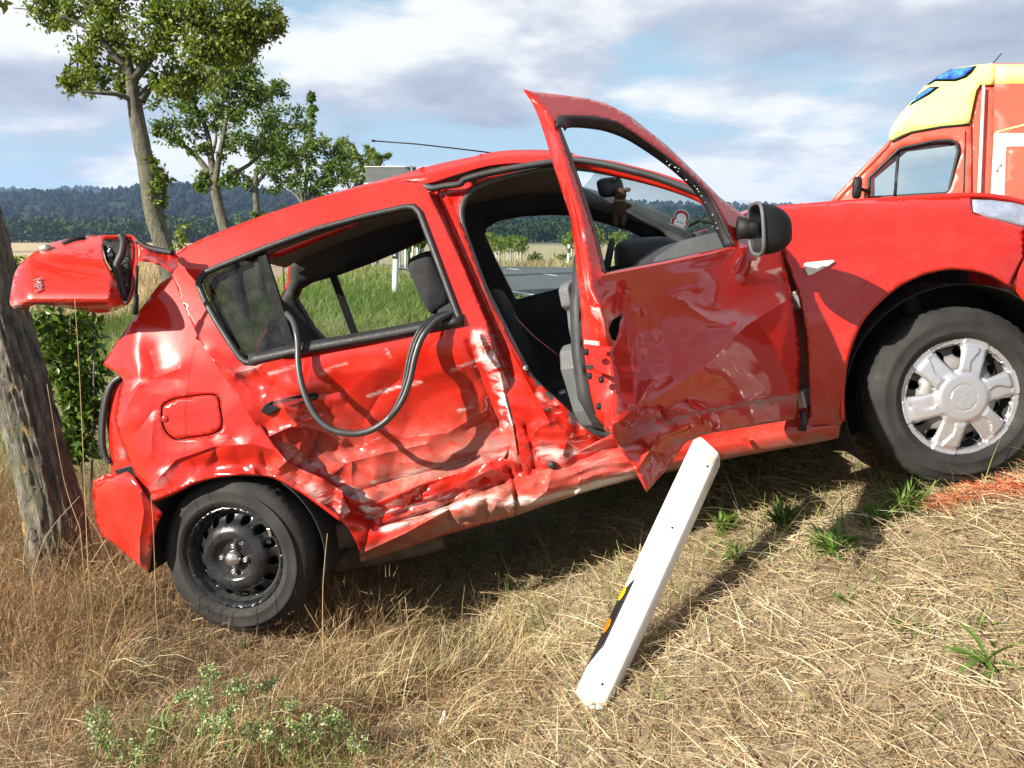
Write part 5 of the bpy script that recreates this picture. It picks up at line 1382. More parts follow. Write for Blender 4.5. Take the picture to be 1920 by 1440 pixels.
def flank_patch(name, h0, h1, t0, t1, slant, mat, off, parent, oval=False):
    nh, nt_ = 20, 14; V = []; F = []
    for j in range(nh + 1):
        for i in range(nt_ + 1):
            a, b = j / nh, i / nt_
            if oval:
                r_ = min(1, max(abs(2 * a - 1), abs(2 * b - 1))); th = math.atan2(2 * a - 1, 2 * b - 1 + 1e-9)
                A = 0.5 + 0.5 * r_ * math.sin(th); B = 0.5 + 0.5 * r_ * math.cos(th)
            else: A, B = a, b
            V.append(flank(h0 + (h1 - h0) * A + slant * B * (1 if not oval else 0), t0 + (t1 - t0) * B, off))
    for j in range(nh):
        for i in range(nt_): F.append((j * (nt_ + 1) + i, j * (nt_ + 1) + i + 1, (j + 1) * (nt_ + 1) + i + 1, (j + 1) * (nt_ + 1) + i))
    return mk(name, V, F, mat, parent, solid=0.001)
bd = flank_patch('black_band', 0.17, 0.40, 0.17, 0.66, -0.07, M['band'], 0.0015, g)
flank_patch('reflector', 0.215, 0.265, 0.26, 0.56, 0, refl('orange_reflector', (0.80, 0.25, 0.01)), 0.005, bd, True)
flank_patch('reflector', 0.325, 0.375, 0.26, 0.56, 0, refl('yellow_reflector', (0.75, 0.62, 0.01)), 0.005, bd, True)
for hh, aa in ((0.60, 0.055), (L0 - 0.075, 0.075), (0.075, 0.060)):
    c = pb + up_ * hh + left * (0.055 - aa) + fc_ * 0.040; mk('bolt_hole', *lathe([(0, 0.0006), (0.0042, 0.0006), (0.0046, 0.0)], c, fc_, seg=12), M['band'], g)
# upright posts along the road
def upright(px, py, d, label, grp, H=1.0):
    b = at(px, py, d); b[2] = gheight(b[0], b[1], False) - 0.05
    g, u_, f_, s_ = guide_post('guide_post', label, b, np.array([0.0, 0, 1.0]) + 0.06 * X, np.array([-0.15, -1.0, 0]), H + 0.05, 0.05, None, None, grp)
    c = b + u_ * (H - 0.22)
    bnd = mk('black_band', *boxm(c + f_ * 0.040 + s_ * 0.0, (s_, u_, f_), (0.05, 0.11, 0.004)), M['band'], g, smooth=False)
    for k in (-1, 1):
        mk('reflector', *lathe([(0, 0.004), (0.022, 0.003), (0.026, 0.0)], c + u_ * 0.055 * k + f_ * 0.044, f_, seg=18), M['chrome'], bnd)
    return g
upright(739, 533, 15.5, 'white guide post with a black band in the green verge beside the road', None)
upright(1064, 500, 36.0, 'small white guide post on the far side of the bend', None)

# ------------------------------------------------------------------ sign board seen from behind
sb = at(733, 330, 27.0); gz = float(gheight(sb[0], sb[1], False))
sg_ = thing('road_sign', (sb[0], sb[1], gz), 'grey back of a large road sign standing above the car roof', 'road sign')
M['alu'] = simple('sign_back_grey', (0.11, 0.12, 0.12), 0.6, metal=0.3, var=0.12, scale=3)
sc = 27.0 / FPX
Xs, Ys = X, np.array([0, 1.0, 0])
mk('sign_panel', *boxm(sb + Z * 0.03, (X, Ys, Z), (0.80, 0.02, 0.24)), M['alu'], sg_, smooth=False, bevel=0.01)
mk('sign_panel', *boxm(sb - Z * 0.62, (X, Ys, Z), (0.80, 0.02, 0.33)), M['alu'], sg_, smooth=False, bevel=0.01)
mk('sign_rail', *boxm(sb - Z * 0.245 - Ys * 0.03, (X, Ys, Z), (0.85, 0.03, 0.03)), M['postw'], sg_, smooth=False)
mk('sign_rail', *boxm(sb + Z * 0.285 - Ys * 0.03, (X, Ys, Z), (0.82, 0.02, 0.012)), M['postw'], sg_, smooth=False)
for xo, zt in ((0.66, 0.32), (-0.62, -0.20)):
    mk('sign_pole', *tube([np.array([sb[0] + xo, sb[1] - 0.08, gz - 0.3]), np.array([sb[0] + xo, sb[1] - 0.08, sb[2] + zt])], 0.035, 10), M['postw'], sg_)

# ------------------------------------------------------------------ ambulance on the road
AMB_D = 9.4
ab = at(1700, 440, AMB_D); zr = 0.55
AMB = Frame(np.array([ab[0], ab[1], zr]), nrm(np.array([1.0, -0.38, 0])), Z, nrm(np.array([-0.38, -1.0, 0])))
amb = thing('ambulance', AMB.pt(1.2, 0.0, -1.0), 'red and yellow ambulance with blue roof lights parked on the road', 'ambulance')
def ambp(name, px, off, mat, parent=amb, thick=0.02, holes=(), curve=True, sp=14, bev=None):
    f = (lambda u, v, x, y: off - (0.10 * np.maximum(0, v - 1.3) ** 1.5 + 0.25 * np.maximum(0, -0.3 - u) ** 2)) if curve else off
    return panel(name, AMB, px, f, mat, parent, holes, sp, solid=thick)
M['ared'] = simple('ambulance_red', (0.60, 0.075, 0.04), 0.4, coat=0.8, var=0.04, scale=2)
M['ayel'] = simple('ambulance_yellow', (0.80, 0.77, 0.22), 0.4, coat=0.6, var=0.04, scale=2)
M['awhite'] = simple('ambulance_white', (0.75, 0.76, 0.76), 0.35, coat=0.5, var=0.04, scale=2)
mb, ntb, bb = newmat('blue_lamp'); ntb.links.new(ramp(ntb, noise_fac(ntb, 9, 4), [(0.35, (0.01, 0.04, 0.35)), (0.65, (0.06, 0.30, 0.85))]), bb.inputs['Base Color']); bb.inputs['Roughness'].default_value = 0.1; bb.inputs['Coat Weight'].default_value = 1.0
M['blue'] = mb
win = [(1630, 333), (1629, 371), (1772, 363), (1779, 358), (1797, 282), (1793, 267), (1782, 263), (1753, 264), (1693, 277), (1686, 279)]
cab = [(1556, 378), (1609, 322), (1644, 287), (1671, 262), (1709, 245), (1764, 235), (1821, 230), (1822, 540), (1760, 545), (1725, 545), (1722, 500), (1690, 470), (1640, 470), (1600, 500), (1595, 545), (1470, 560), (1455, 520), (1452, 470), (1470, 425), (1500, 400)]
cb_ = ambp('cab', cab, 0.0, M['ared'], holes=[win], sp=12)
ambp('windscreen_frame', [(1556, 378), (1609, 322), (1644, 287), (1671, 262), (1668, 272), (1650, 292), (1612, 332), (1570, 378)], 0.012, M['ared'], cb_, 0.02)
ambp('side_window', win, -0.03, glassmat('ambulance_glass', (0.62, 0.74, 0.72), 0.10), cb_, 0.0)
ambp('window_post', [(1682, 279), (1688, 278), (1681, 368), (1675, 368)], 0.004, M['blackplastic'], cb_, 0.02)
o_ = AMB.hit(densify(win, 12), -0.02); part('window_rubber', tube(np.concatenate([o_, o_[:1]]), 0.018, 6, caps=False), M['rubber'], cb_)
ambp('door_seam', [(1809, 246), (1812, 246), (1808, 380), (1805, 380)], 0.004, M['blackplastic'], cb_, 0.004)
ambp('roof_fairing', [(1671, 263), (1667, 254), (1671, 240), (1689, 213), (1709, 191), (1733, 162), (1760, 142), (1787, 129), (1831, 122), (1864, 119), (1866, 158), (1838, 158), (1831, 169), (1824, 200), (1818, 231), (1764, 236), (1709, 246), (1690, 254)], 0.02, M['ayel'], amb, 0.05)
ambp('fairing_seam', [(1671, 264), (1709, 247), (1764, 237), (1818, 232), (1818, 235), (1764, 240), (1709, 250), (1674, 267)], 0.014, M['blackplastic'], amb, 0.01)
def lamp(px, inner):
    h = ambp('lamp_housing', px, 0.03, M['blackplastic'], amb, 0.03)
    ambp('blue_lamp', inner, 0.045, M['blue'], h, 0.02)
u1 = [(1736, 160), (1756, 144), (1782, 130), (1831, 123), (1822, 136), (1811, 145), (1791, 152), (1753, 152)]
lamp(u1, [(1740, 157), (1757, 144), (1782, 131), (1826, 125), (1808, 142), (1790, 148), (1754, 148)])
lamp([(1704, 198), (1720, 178), (1742, 163), (1762, 162), (1742, 177)], [(1708, 193), (1721, 179), (1742, 165), (1752, 165), (1738, 176)])
lamp([(1885, 142), (1904, 120), (1990, 120), (1990, 142)], [(1895, 137), (1906, 122), (1985, 122), (1985, 137)])
ambp('body_column', [(1820, 230), (1833, 165), (1840, 158), (1866, 158), (1862, 560), (1820, 545)], -0.03, M['ared'], amb, 0.03, sp=6)
ambp('column_trim', [(1842, 160), (1847, 160), (1838, 378), (1832, 378)], 0.04, M['awhite'], amb, 0.01)
box_ = [(1866, 119), (2600, 119), (2600, 560), (2310, 560), (2300, 500), (2260, 475), (2210, 475), (2170, 500), (2165, 560), (1858, 560), (1862, 300)]
bx2 = ambp('box_body', box_, 0.03, M['ared'], amb, 0.03, curve=False, sp=30)
ambp('yellow_band', [(1866, 121), (2600, 121), (2600, 157), (1866, 157)], 0.034, M['ayel'], bx2, 0.003, curve=False, sp=30)
ambp('yellow_stripe', [(1866, 247), (1925, 231), (1925, 234), (1866, 250)], 0.035, M['ayel'], bx2, 0.003, curve=False)
ambp('white_frame', [(1864, 250), (2060, 250), (2060, 400), (1856, 400)], 0.04, M['awhite'], bx2, 0.006, holes=[[(1887, 275), (2040, 275), (2040, 399), (1883, 399)]], curve=False)
ambp('locker_door', [(1887, 275), (2040, 275), (2040, 399), (1883, 399)], 0.036, M['ared'], bx2, 0.003, curve=False)
ambp('latch', [(1867, 304), (1878, 304), (1878, 311), (1872, 312), (1871, 322), (1862, 322), (1863, 312)], 0.055, M['awhite'], bx2, 0.014, curve=False, sp=6)
# the rest of the vehicle's volume
def amb_side(px): return AMB.loc(AMB.hit(px, 0.0))[:, :2]
top = amb_side([(1470, 425), (1500, 400), (1556, 378), (1609, 322), (1644, 287), (1671, 258), (1689, 213), (1733, 162), (1787, 129), (1864, 119), (2600, 119), (2600, 560)])
A = np.array([AMB.pt(u, v, -0.02 - 0.10 * max(0, v - 1.3) ** 1.5 - 0.25 * max(0, -0.3 - u) ** 2) for u, v in top]); B = np.array([AMB.pt(u, v, -1.98 + 0.10 * max(0, v - 1.3) ** 1.5 + 0.25 * max(0, -0.3 - u) ** 2) for u, v in top])
sk = lambda a, b, nm, m_: part(nm, ruled(A[a:b], B[a:b], 8), m_, amb, solid=0.02)
sk(0, 3, 'bonnet', M['ared']); sk(2, 6, 'windscreen', M['glass']); sk(5, 10, 'roof_front', M['ayel']); sk(9, 12, 'roof', M['ared'])
nosepts = amb_side([(1470, 425), (1453, 470), (1455, 520), (1470, 560)])
A = np.array([AMB.pt(u, v, -0.10) for u, v in nosepts]); B = np.array([AMB.pt(u, v, -1.9) for u, v in nosepts]); part('nose', ruled(A, B, 8, -AMB.A[0] * 0.12), M['ared'], amb, solid=0.02)
# far side with its window, so daylight shows through the cab
fw = AMB.loc(AMB.hit([(1640, 335), (1640, 385), (1800, 380), (1812, 290), (1800, 272), (1700, 285)], -1.9))[:, :2]
fo_ = amb_side([(1455, 540), (1470, 425), (1556, 378), (1609, 322), (1671, 258), (1689, 213), (1733, 162), (1787, 129), (1864, 119), (2600, 119), (2600, 540)])
P, Fc = mesh2d(fo_, [fw], 0.15); mk('far_side', AMB.pts(np.c_[P, -1.93 + 0.10 * np.maximum(0, P[:, 1] - 1.3) ** 1.5]), Fc, M['ared'], amb, solid=0.02)
part('cab_bulkhead', boxm(AMB.pt(0.85, 1.3, -1.0), AMB.A, (0.03, 0.9, 0.85)), M['trim'], amb, smooth=False)
part('cab_seat', rbox(AMB.pt(0.55, 0.9, -0.5), AMB.A, (0.12, 0.35, 0.25)), M['fabric'], amb)
part('dashboard', boxm(AMB.pt(-0.42, 1.0, -1.0), AMB.A, (0.25, 0.14, 0.85)), M['trim'], amb, smooth=False, bevel=0.05)
mm_ = AMB.hit([(1607, 352)], 0.22)[0]
amr = part('door_mirror', rbox(mm_, AMB.A, (0.05, 0.12, 0.09), 0.5), M['blackplastic'], amb)
part('mirror_arm', tube([mm_, AMB.hit([(1630, 360)], 0.0)[0]], 0.02, 6), M['blackplastic'], amr)
tubeA = AMB.hit([(1859, 122), (1878, 100)], -0.8); part('aerial', tube(tubeA, 0.006, 5), M['blackplastic'], amb)
for px_ in (1665, 2240):
    c = AMB.hit([(px_, 545)], -0.02)[0]; c[2] = zr + 0.34
    w_ = part('wheel', lathe([(0, 0.0), (0.08, 0.01), (0.12, -0.02), (0.20, -0.03), (0.22, 0.0)], c, AMB.A[2], seg=28), M['greysteel'], amb)
    part('tyre', lathe([(0.21, -0.01), (0.26, 0.01), (0.32, 0.0), (0.34, -0.03), (0.34, -0.19), (0.30, -0.22), (0.2, -0.22)], c, AMB.A[2], seg=40), M['tyre'], w_)

fr_ = at(828, 1178, 2.55); fr_[2] = float(gheight(fr_[0], fr_[1])) + 0.05
frg = mk('plastic_fragment', *boxm(fr_, np.array([nrm([0.3, 0, 0.95]), nrm([0.95, 0, -0.3]), [0, -1, 0]]), (0.022, 0.005, 0.004)), M['postw'], base=fr_, smooth=False, bevel=0.002)
props(frg, 'small white plastic splinter standing in the straw below the sill', 'fragment')

# ------------------------------------------------------------------ leaves and blades as numpy batches
def leaf_batch(C, size, rs, up_bias=0.3, fold=0.25, wide=0.55):
    """kite-shaped folded leaves at points C; 4 vertices, 2 triangles each"""
    n = len(C); d = rs.normal(size=(n, 3)); d[:, 2] += up_bias * -0.6; d /= np.linalg.norm(d, axis=1)[:, None]
    nn = rs.normal(size=(n, 3)); nn[:, 2] += up_bias * 2.0
    s = np.cross(d, nn); s /= np.linalg.norm(s, axis=1)[:, None] + 1e-9; nn = np.cross(s, d)
    L = (size * rs.uniform(0.6, 1.35, n))[:, None]
    a = C; b = C + d * L * 0.45 + s * L * wide * 0.5 + nn * L * fold * 0.4; c = C + d * L - nn * L * 0.15; e = C + d * L * 0.45 - s * L * wide * 0.5 + nn * L * fold * 0.4
    V = np.stack([a, b, c, e], 1).reshape(-1, 3)
    k = np.arange(n)[:, None] * 4
    F = np.concatenate([k + np.array([[0, 1, 2]]), k + np.array([[0, 2, 3]])], 0)
    return V, F
def blades(base, length, rs, lean, width, az=None, curl=0.5, seg=3, wind=0.0):
    """curved grass blades: seg quads with a pointed tip"""
    n = len(base); az = rs.uniform(0, 2 * math.pi, n) if az is None else az
    le = np.clip(rs.normal(lean, 0.28, n), 0.02, 1.55) if np.isscalar(lean) else lean
    L = length if not np.isscalar(length) else length * rs.uniform(0.5, 1.3, n)
    hd = np.stack([np.cos(az), np.sin(az), np.zeros(n)], 1); sd = np.stack([-np.sin(az), np.cos(az), np.zeros(n)], 1)
    tw = rs.uniform(-0.9, 0.9, n)[:, None]
    W = (width * rs.uniform(0.45, 1.0, n) ** 1.0 * np.where(rs.rand(n) < 0.12, 2.0, 1.15))[:, None]
    cu = curl * rs.uniform(0.2, 1.6, n)
    rows = []; P = base.copy(); ang = le.copy()
    for k in range(seg + 1):
        t = k / seg; w = W * (1 - 0.75 * t)
        off = sd * np.cos(tw) * w * 0.5 + np.array([0, 0, 1.0]) * np.sin(tw) * w * 0.5
        rows.append(P - off); rows.append(P + off)
        st = (L / seg)[:, None]
        P = P + st * (hd * np.sin(ang)[:, None] + np.array([0, 0, 1.0]) * np.cos(ang)[:, None]); ang = np.minimum(ang + cu / seg, 2.2)
    m = 2 * (seg + 1); V = np.stack(rows, 1).reshape(-1, 3)
    q = np.concatenate([[[2 * k, 2 * k + 1, 2 * k + 3, 2 * k + 2]] for k in range(seg)], 0)
    F = (np.arange(n)[:, None, None] * m + q[None]).reshape(-1, 4)
    return V, F, m
def bark_tube(P, r, sides, amp, seed, knots=()):
    """trunk with rough bark relief"""
    P = np.asarray(P, float); r = np.zeros(len(P)) + r
    V, F = tube(P, r, sides)
    n = len(P); V = V.reshape(n, sides, 3)
    a = np.arange(sides) / sides * 2 * math.pi
    s = np.r_[0, np.cumsum(np.linalg.norm(np.diff(P, axis=0), axis=1))]
    A, S = np.meshgrid(a, s)
    rid = 1 - np.abs(fbm(np.cos(A) * 9 + 0.6 * fbm(np.cos(A) * 3, np.sin(A) * 3, S * 6, seed + 3, 2), np.sin(A) * 9, S * 3.2, seed, 4)) * 2.2
    big = fbm(np.cos(A) * 1.2, np.sin(A) * 1.2, S * 1.4, seed + 9, 3)
    d = amp * (rid - 0.5) + r[:, None] * 0.16 * big
    c = P[:, None]; u = V - c; u /= np.linalg.norm(u, axis=2)[..., None] + 1e-9
    V = V + u * d[..., None]
    return V.reshape(-1, 3), F

def tree(name, label, d, trunk, rad, limbs, clumps, leafmat_, barkm, leaf=0.06, per=260, group=None, seed=1, depthspread=0.9, cat='tree', ground=True, twigs=True, trunk_mesh=None):
    """trunk, limbs and clumps are given in photo pixels and stand at distance d; clumps (px, py, radius px)"""
    rs = np.random.RandomState(seed); k = d / FPX
    T = np.array([at(x, y, d) for x, y in trunk])
    if ground:
        b = T[0].copy(); z = float(gheight(b[0], b[1], False)) - 0.12
        dirn = nrm(T[0] - T[1]); dirn = dirn * abs((b[2] - z) / min(dirn[2], -0.2)) if b[2] > z else dirn * 0.05
        T = np.vstack([[b[0] + dirn[0] * 0.6, b[1], z], T])
    base = T[0].copy()
    o = thing(name, base, label, cat, group)
    Ts = smoothpath(T, 8); r_ = 0.82 * np.interp(np.linspace(0, 1, len(Ts)), np.linspace(0, 1, len(rad)), rad)
    tm = Mesh()
    tm.add(*bark_tube(Ts, r_, 18, r_.mean() * 0.05, seed))
    pts = [Ts[len(Ts) // 2:]]
    for (pl, r0, r1, dz) in limbs:
        P = np.array([at(x, y, d + dz * t) for (x, y), t in zip(pl, np.linspace(0, 1, len(pl)))]); P = smoothpath(P, 6)
        tm.add(*tube(P, np.linspace(r0, r1, len(P)), 8)); pts.append(P[len(P) // 4:])
    allp = np.concatenate(pts)
    C = []
    for (cx, cy, cr) in clumps:
        c = at(cx, cy, d); R_ = cr * k
        m = max(4, int(per / 32 * (cr / 40.0) ** 1.6))
        for j in range(m):
            q = rs.normal(size=3); q = q / np.linalg.norm(q) * R_ * rs.uniform(0.25, 1.0) ** 0.6; q[1] *= depthspread
            tip = c + q
            a = allp[np.argmin(np.linalg.norm(allp - tip, axis=1) + rs.uniform(0, 0.3, len(allp)))]
            mid = (a + tip) / 2 + rs.normal(0, 0.05, 3) * np.linalg.norm(tip - a)
            tw = smoothpath([a, mid, tip], 3)
            if twigs: tm.add(*tube(tw, np.linspace(0.010, 0.004, len(tw)) * (0.6 + d / 20), 4, caps=False))
            n = rs.randint(40, 78); t = rs.uniform(0.45, 1.0, n) ** 0.7
            i = np.clip((t * (len(tw) - 1)).astype(int), 0, len(tw) - 1)
            C.append(tw[i] + rs.normal(0, 0.26 * R_ * rs.uniform(0.4, 1.0), (n, 3)) * np.array([1, depthspread, 0.8]))
    tm.build('trunk', barkm, o)
    C = np.concatenate(C); V, F = leaf_batch(C, leaf, rs)
    rn = np.clip(rs.normal(0.45, 0.22, len(C)), 0, 1)
    mk('crown', V, F, leafmat_, o, attrs={'rnd': np.repeat(rn, 4)}, smooth=False)
    return o
GT = 'trees in the row between road and wheat field'
# 1: tall leaning tree with a leafy sleeve on its trunk
tree('roadside_tree', 'tall leaning tree with a leafy sleeve of shoots on its grey trunk', 8.0,
     [(322, 520), (306, 460), (288, 400), (277, 330), (266, 270), (256, 215), (248, 160), (240, 120), (225, 70)], [0.135, 0.115, 0.10, 0.095, 0.09, 0.08, 0.055, 0.03],
     [([(264, 190), (280, 165), (305, 152), (335, 142), (360, 135)], 0.045, 0.015, 0.4), ([(248, 150), (280, 110), (300, 65), (330, 35), (390, 12), (450, -10)], 0.05, 0.015, 0.5),
      ([(245, 135), (215, 105), (190, 75), (150, 45), (110, 30)], 0.045, 0.012, -0.3), ([(300, 60), (310, 10), (300, -40)], 0.03, 0.01, 0.2), ([(225, 70), (200, 10), (190, -40)], 0.03, 0.01, 0.0),
      ([(258, 195), (225, 178), (190, 175), (150, 172)], 0.03, 0.008, -0.3), ([(240, 130), (190, 125), (150, 108), (128, 102)], 0.018, 0.004, 0.2), ([(150, 45), (80, 22), (25, 15)], 0.014, 0.004, 0.0), ([(330, 35), (400, 60), (450, 70)], 0.03, 0.01, 0.0)],
     [(150, 170, 40), (200, 165, 30), (115, 172, 16), (235, 160, 24), (180, 90, 48), (150, 40, 50), (225, 60, 55), (260, 10, 65), (110, 15, 45), (190, -10, 55), (330, 30, 60), (390, -5, 60), (420, 50, 50), (470, 60, 40), (460, 5, 55), (510, 35, 40), (530, 20, 28), (300, 100, 50), (345, 120, 55), (390, 95, 50), (440, 100, 40), (330, 170, 40), (380, 150, 40), (545, 45, 16),
      (296, 310, 20), (304, 345, 24), (303, 380, 24), (306, 405, 15), (284, 295, 12), (268, 285, 10)],
     M['leaf'], M['bark2'], 0.048, 330, GT, 3)
tree('roadside_tree', 'many-stemmed tree with pale forked branches beside the leaning one', 12.0,
     [(432, 470), (422, 430), (410, 385), (402, 345)], [0.115, 0.10, 0.09, 0.08],
     [([(402, 345), (385, 315), (360, 285), (330, 265), (300, 250)], 0.055, 0.015, 0.4), ([(403, 345), (396, 300), (390, 255), (375, 215), (355, 180)], 0.06, 0.015, 0.3), ([(404, 345), (410, 300), (420, 250), (430, 190), (440, 140)], 0.05, 0.012, -0.2), ([(405, 348), (430, 330), (465, 310), (495, 285), (520, 260)], 0.04, 0.012, 0.3), ([(395, 300), (405, 260), (400, 220)], 0.03, 0.01, 0)],
     [(320, 250, 34), (290, 225, 26), (345, 215, 40), (380, 170, 48), (430, 130, 50), (470, 165, 45), (420, 210, 42), (460, 230, 46), (500, 190, 36), (365, 275, 22), (385, 330, 18), (372, 345, 12), (440, 280, 24), (490, 265, 40), (400, 120, 40), (345, 165, 36), (450, 90, 34), (410, 70, 30), (420, 340, 10)],
     M['leafd'], M['bark2'], 0.062, 330, GT, 5)
tree('roadside_tree', 'slim tree with a dark crown and a shoot at its foot', 18.0,
     [(486, 470), (484, 430), (481, 390), (479, 355), (480, 320)], [0.10, 0.09, 0.08, 0.07, 0.05],
     [([(480, 345), (510, 310), (535, 270), (545, 220)], 0.045, 0.012, 0.4), ([(479, 350), (455, 325), (430, 310)], 0.03, 0.01, 0), ([(480, 330), (490, 280), (500, 220), (510, 170)], 0.045, 0.012, 0)],
     [(510, 190, 42), (540, 165, 26), (535, 220, 44), (500, 250, 44), (545, 265, 40), (500, 300, 40), (450, 320, 26), (470, 345, 20), (530, 320, 34), (550, 310, 26), (480, 300, 30), (484, 403, 14), (435, 345, 16), (520, 345, 20)],
     M['leafd'], M['bark2'], 0.082, 300, GT, 8)
tree('roadside_tree', 'spreading tree branching low with a tall single shoot', 25.0,
     [(575, 440), (572, 400), (570, 385)], [0.13, 0.12, 0.11],
     [([(570, 385), (550, 360), (530, 345)], 0.06, 0.02, 0.5), ([(570, 385), (575, 330), (580, 270), (585, 200), (585, 175)], 0.07, 0.01, 0), ([(571, 385), (595, 345), (620, 310)], 0.06, 0.02, 0.5), ([(570, 388), (560, 340), (550, 300)], 0.05, 0.02, -0.3)],
     [(575, 300, 38), (600, 270, 34), (555, 280, 30), (620, 290, 32), (640, 275, 26), (590, 245, 26), (585, 210, 14), (584, 185, 8), (610, 330, 34), (565, 340, 30), (640, 320, 34), (545, 330, 22), (600, 355, 30), (630, 350, 26)],
     M['leafd'], M['bark2'], 0.12, 280, GT, 11)
tree('roadside_tree', 'bushy tree standing just before the grey sign board', 33.0,
     [(660, 430), (660, 390), (661, 360)], [0.12, 0.11, 0.10],
     [([(661, 365), (645, 330), (635, 300)], 0.06, 0.02, 0.3), ([(661, 365), (672, 325), (680, 290)], 0.06, 0.02, 0)],
     [(655, 285, 30), (640, 265, 16), (670, 310, 32), (650, 330, 30), (680, 335, 24), (660, 350, 26), (690, 310, 16)],
     M['leaf'], M['bark2'], 0.14, 280, GT, 13)
tree('roadside_tree', 'small far tree with thin foliage next to the grey sign board', 42.0,
     [(704, 420), (703, 380), (702, 350)], [0.10, 0.09, 0.08],
     [([(702, 355), (695, 320), (690, 290)], 0.05, 0.02, 0.3), ([(702, 355), (712, 320), (718, 295)], 0.05, 0.02, 0)],
     [(700, 295, 24), (690, 280, 12), (715, 300, 16), (705, 320, 20), (692, 325, 20), (724, 290, 8), (685, 350, 16)],
     M['leaf'], M['bark2'], 0.15, 240, GT, 17)

# the struck tree: thick scarred trunk leaning out of the picture
dT = 3.8
tk = [(108, 1010), (96, 950), (80, 880), (58, 800), (32, 700), (4, 600), (-22, 500), (-50, 390), (-85, 280), (-120, 150), (-150, 20)]
Tp = smoothpath([at(x, y, dT) for x, y in tk], 14)
b0 = Tp[0].copy(); zg = float(gheight(b0[0], b0[1], False)); 
Tp = np.vstack([[b0 + np.array([0.02, 0, zg - b0[2] - 0.15])], Tp]) if b0[2] > zg - 0.1 else Tp
st_ = thing('struck_tree', Tp[0], 'thick leaning tree trunk with rough lichen-spotted bark beside the torn tailgate', 'tree')
rr_ = np.interp(np.linspace(0, 1, len(Tp)), [0, 0.06, 0.2, 0.45, 1.0], [0.125, 0.112, 0.106, 0.102, 0.075])
V, F = bark_tube(resample(Tp, 260), resample(rr_[:, None], 260)[:, 0], 110, 0.022, 77)
trk = mk('trunk', V, F, M['bark'], st_)
# crown high above, out of the picture but for a few leaves
rs = np.random.RandomState(31); topP = Tp[-1]; lm = Mesh(); C = []
for k in range(9):
    a = rs.uniform(0, 2 * math.pi); tip = topP + np.array([math.cos(a) * rs.uniform(0.5, 1.3), math.sin(a) * rs.uniform(0.4, 1.0), rs.uniform(0.8, 2.2)])
    p = smoothpath([Tp[-1 - rs.randint(0, 20)], (topP + tip) / 2 + rs.normal(0, 0.1, 3), tip], 6); lm.add(*tube(p, np.linspace(0.05, 0.012, len(p)), 8))
    for j in range(10):
        c = p[rs.randint(4, len(p))] + rs.normal(0, 0.28, 3); C.append(c + rs.normal(0, 0.12, (26, 3)))
lm.build('limb', M['bark2'], st_)
sp_ = at(6, 8, 3.9); C.append(sp_ + rs.normal(0, 0.018, (5, 3)))
pt_ = smoothpath([topP - np.array([0.0, 0, 0.3]), (topP + sp_) / 2 + Z * 0.1, sp_], 6); mk('twig', *tube(pt_, np.linspace(0.012, 0.004, len(pt_)), 6), M['bark2'], st_)
C = np.concatenate(C); q_ = C - CAM; dq = q_ @ FWD; kx = 960 + FPX * q_[:, 0] / dq; ky = 720 - FPX * (q_ @ UPV) / dq; C = C[(kx < -40) | (ky < -40) | (np.linalg.norm(C - sp_, axis=1) < 0.06)]
V, F = leaf_batch(C, 0.06, rs); mk('crown', V, F, M['leaf'], st_, attrs={'rnd': np.repeat(np.clip(rs.normal(0.5, 0.2, len(C)), 0, 1), 4)}, smooth=False)

# shrub of glossy shoots behind the trunk
def shrub(name, label, d, clumps, stems, mat, leaf, dens, seed, cat='shrub', spread=0.8, group=None):
    rs = np.random.RandomState(seed); k = d / FPX
    b = at(stems[0][0][0], stems[0][0][1], d); b[2] = float(gheight(b[0], b[1], False)) - 0.03
    o = thing(name, b, label, cat, group)
    for pl in stems:
        P = np.array([at(x, y, d + 0.1 * rs.normal()) for x, y in pl]); P[0, 2] = float(gheight(P[0, 0], P[0, 1], False)) - 0.03
        mk('stem', *tube(smoothpath(P, 5), np.linspace(0.010, 0.003, (len(P) - 1) * 5 + 1) * (0.7 + 0.1 * d), 6), M['bark2'], o)
    C = []
    for cx, cy, cr in clumps:
        n = int(dens * (cr / 30.0) ** 2); q = rs.normal(size=(n, 3)); q /= np.linalg.norm(q, axis=1)[:, None]
        C.append(at(cx, cy, d) + q * (rs.uniform(0.1, 1, n) ** 0.5)[:, None] * cr * k * np.array([1, spread, 1]))
    C = np.concatenate(C); V, F = leaf_batch(C, leaf, rs, 0.5)
    mk('foliage', V, F, mat, o, attrs={'rnd': np.repeat(np.clip(rs.normal(0.45, 0.25, len(C)), 0, 1), 4)}, smooth=False)
    return o
shrub('leafy_shrub', 'glossy green shrub growing between the struck trunk and the car', 4.7,
      [(85, 610, 34), (120, 625, 34), (150, 600, 22), (110, 670, 34), (150, 660, 30), (175, 640, 20), (130, 710, 36), (165, 720, 34), (150, 760, 38), (180, 770, 24), (140, 800, 34), (160, 830, 30), (185, 690, 16), (170, 610, 14), (100, 600, 26), (130, 860, 24)],
      [[(150, 900), (148, 780), (135, 640), (132, 590)], [(160, 900), (175, 760), (178, 620)], [(135, 900), (115, 740), (95, 610)]], M['ivy'], 0.062, 88, 3)
shrub('leafy_shrub', 'bright shoots sprouting at the foot of the tall leaning tree', 7.4, [(338, 440, 14), (335, 460, 14), (345, 425, 8)], [[(338, 500), (338, 430)]], M['leaf'], 0.05, 190, 4)
shrub('leafy_shrub', 'yellow-green sprig beside the struck trunk', 4.6, [(30, 490, 9), (34, 482, 6)], [[(25, 560), (30, 485)]], M['leaf'], 0.05, 120, 6)
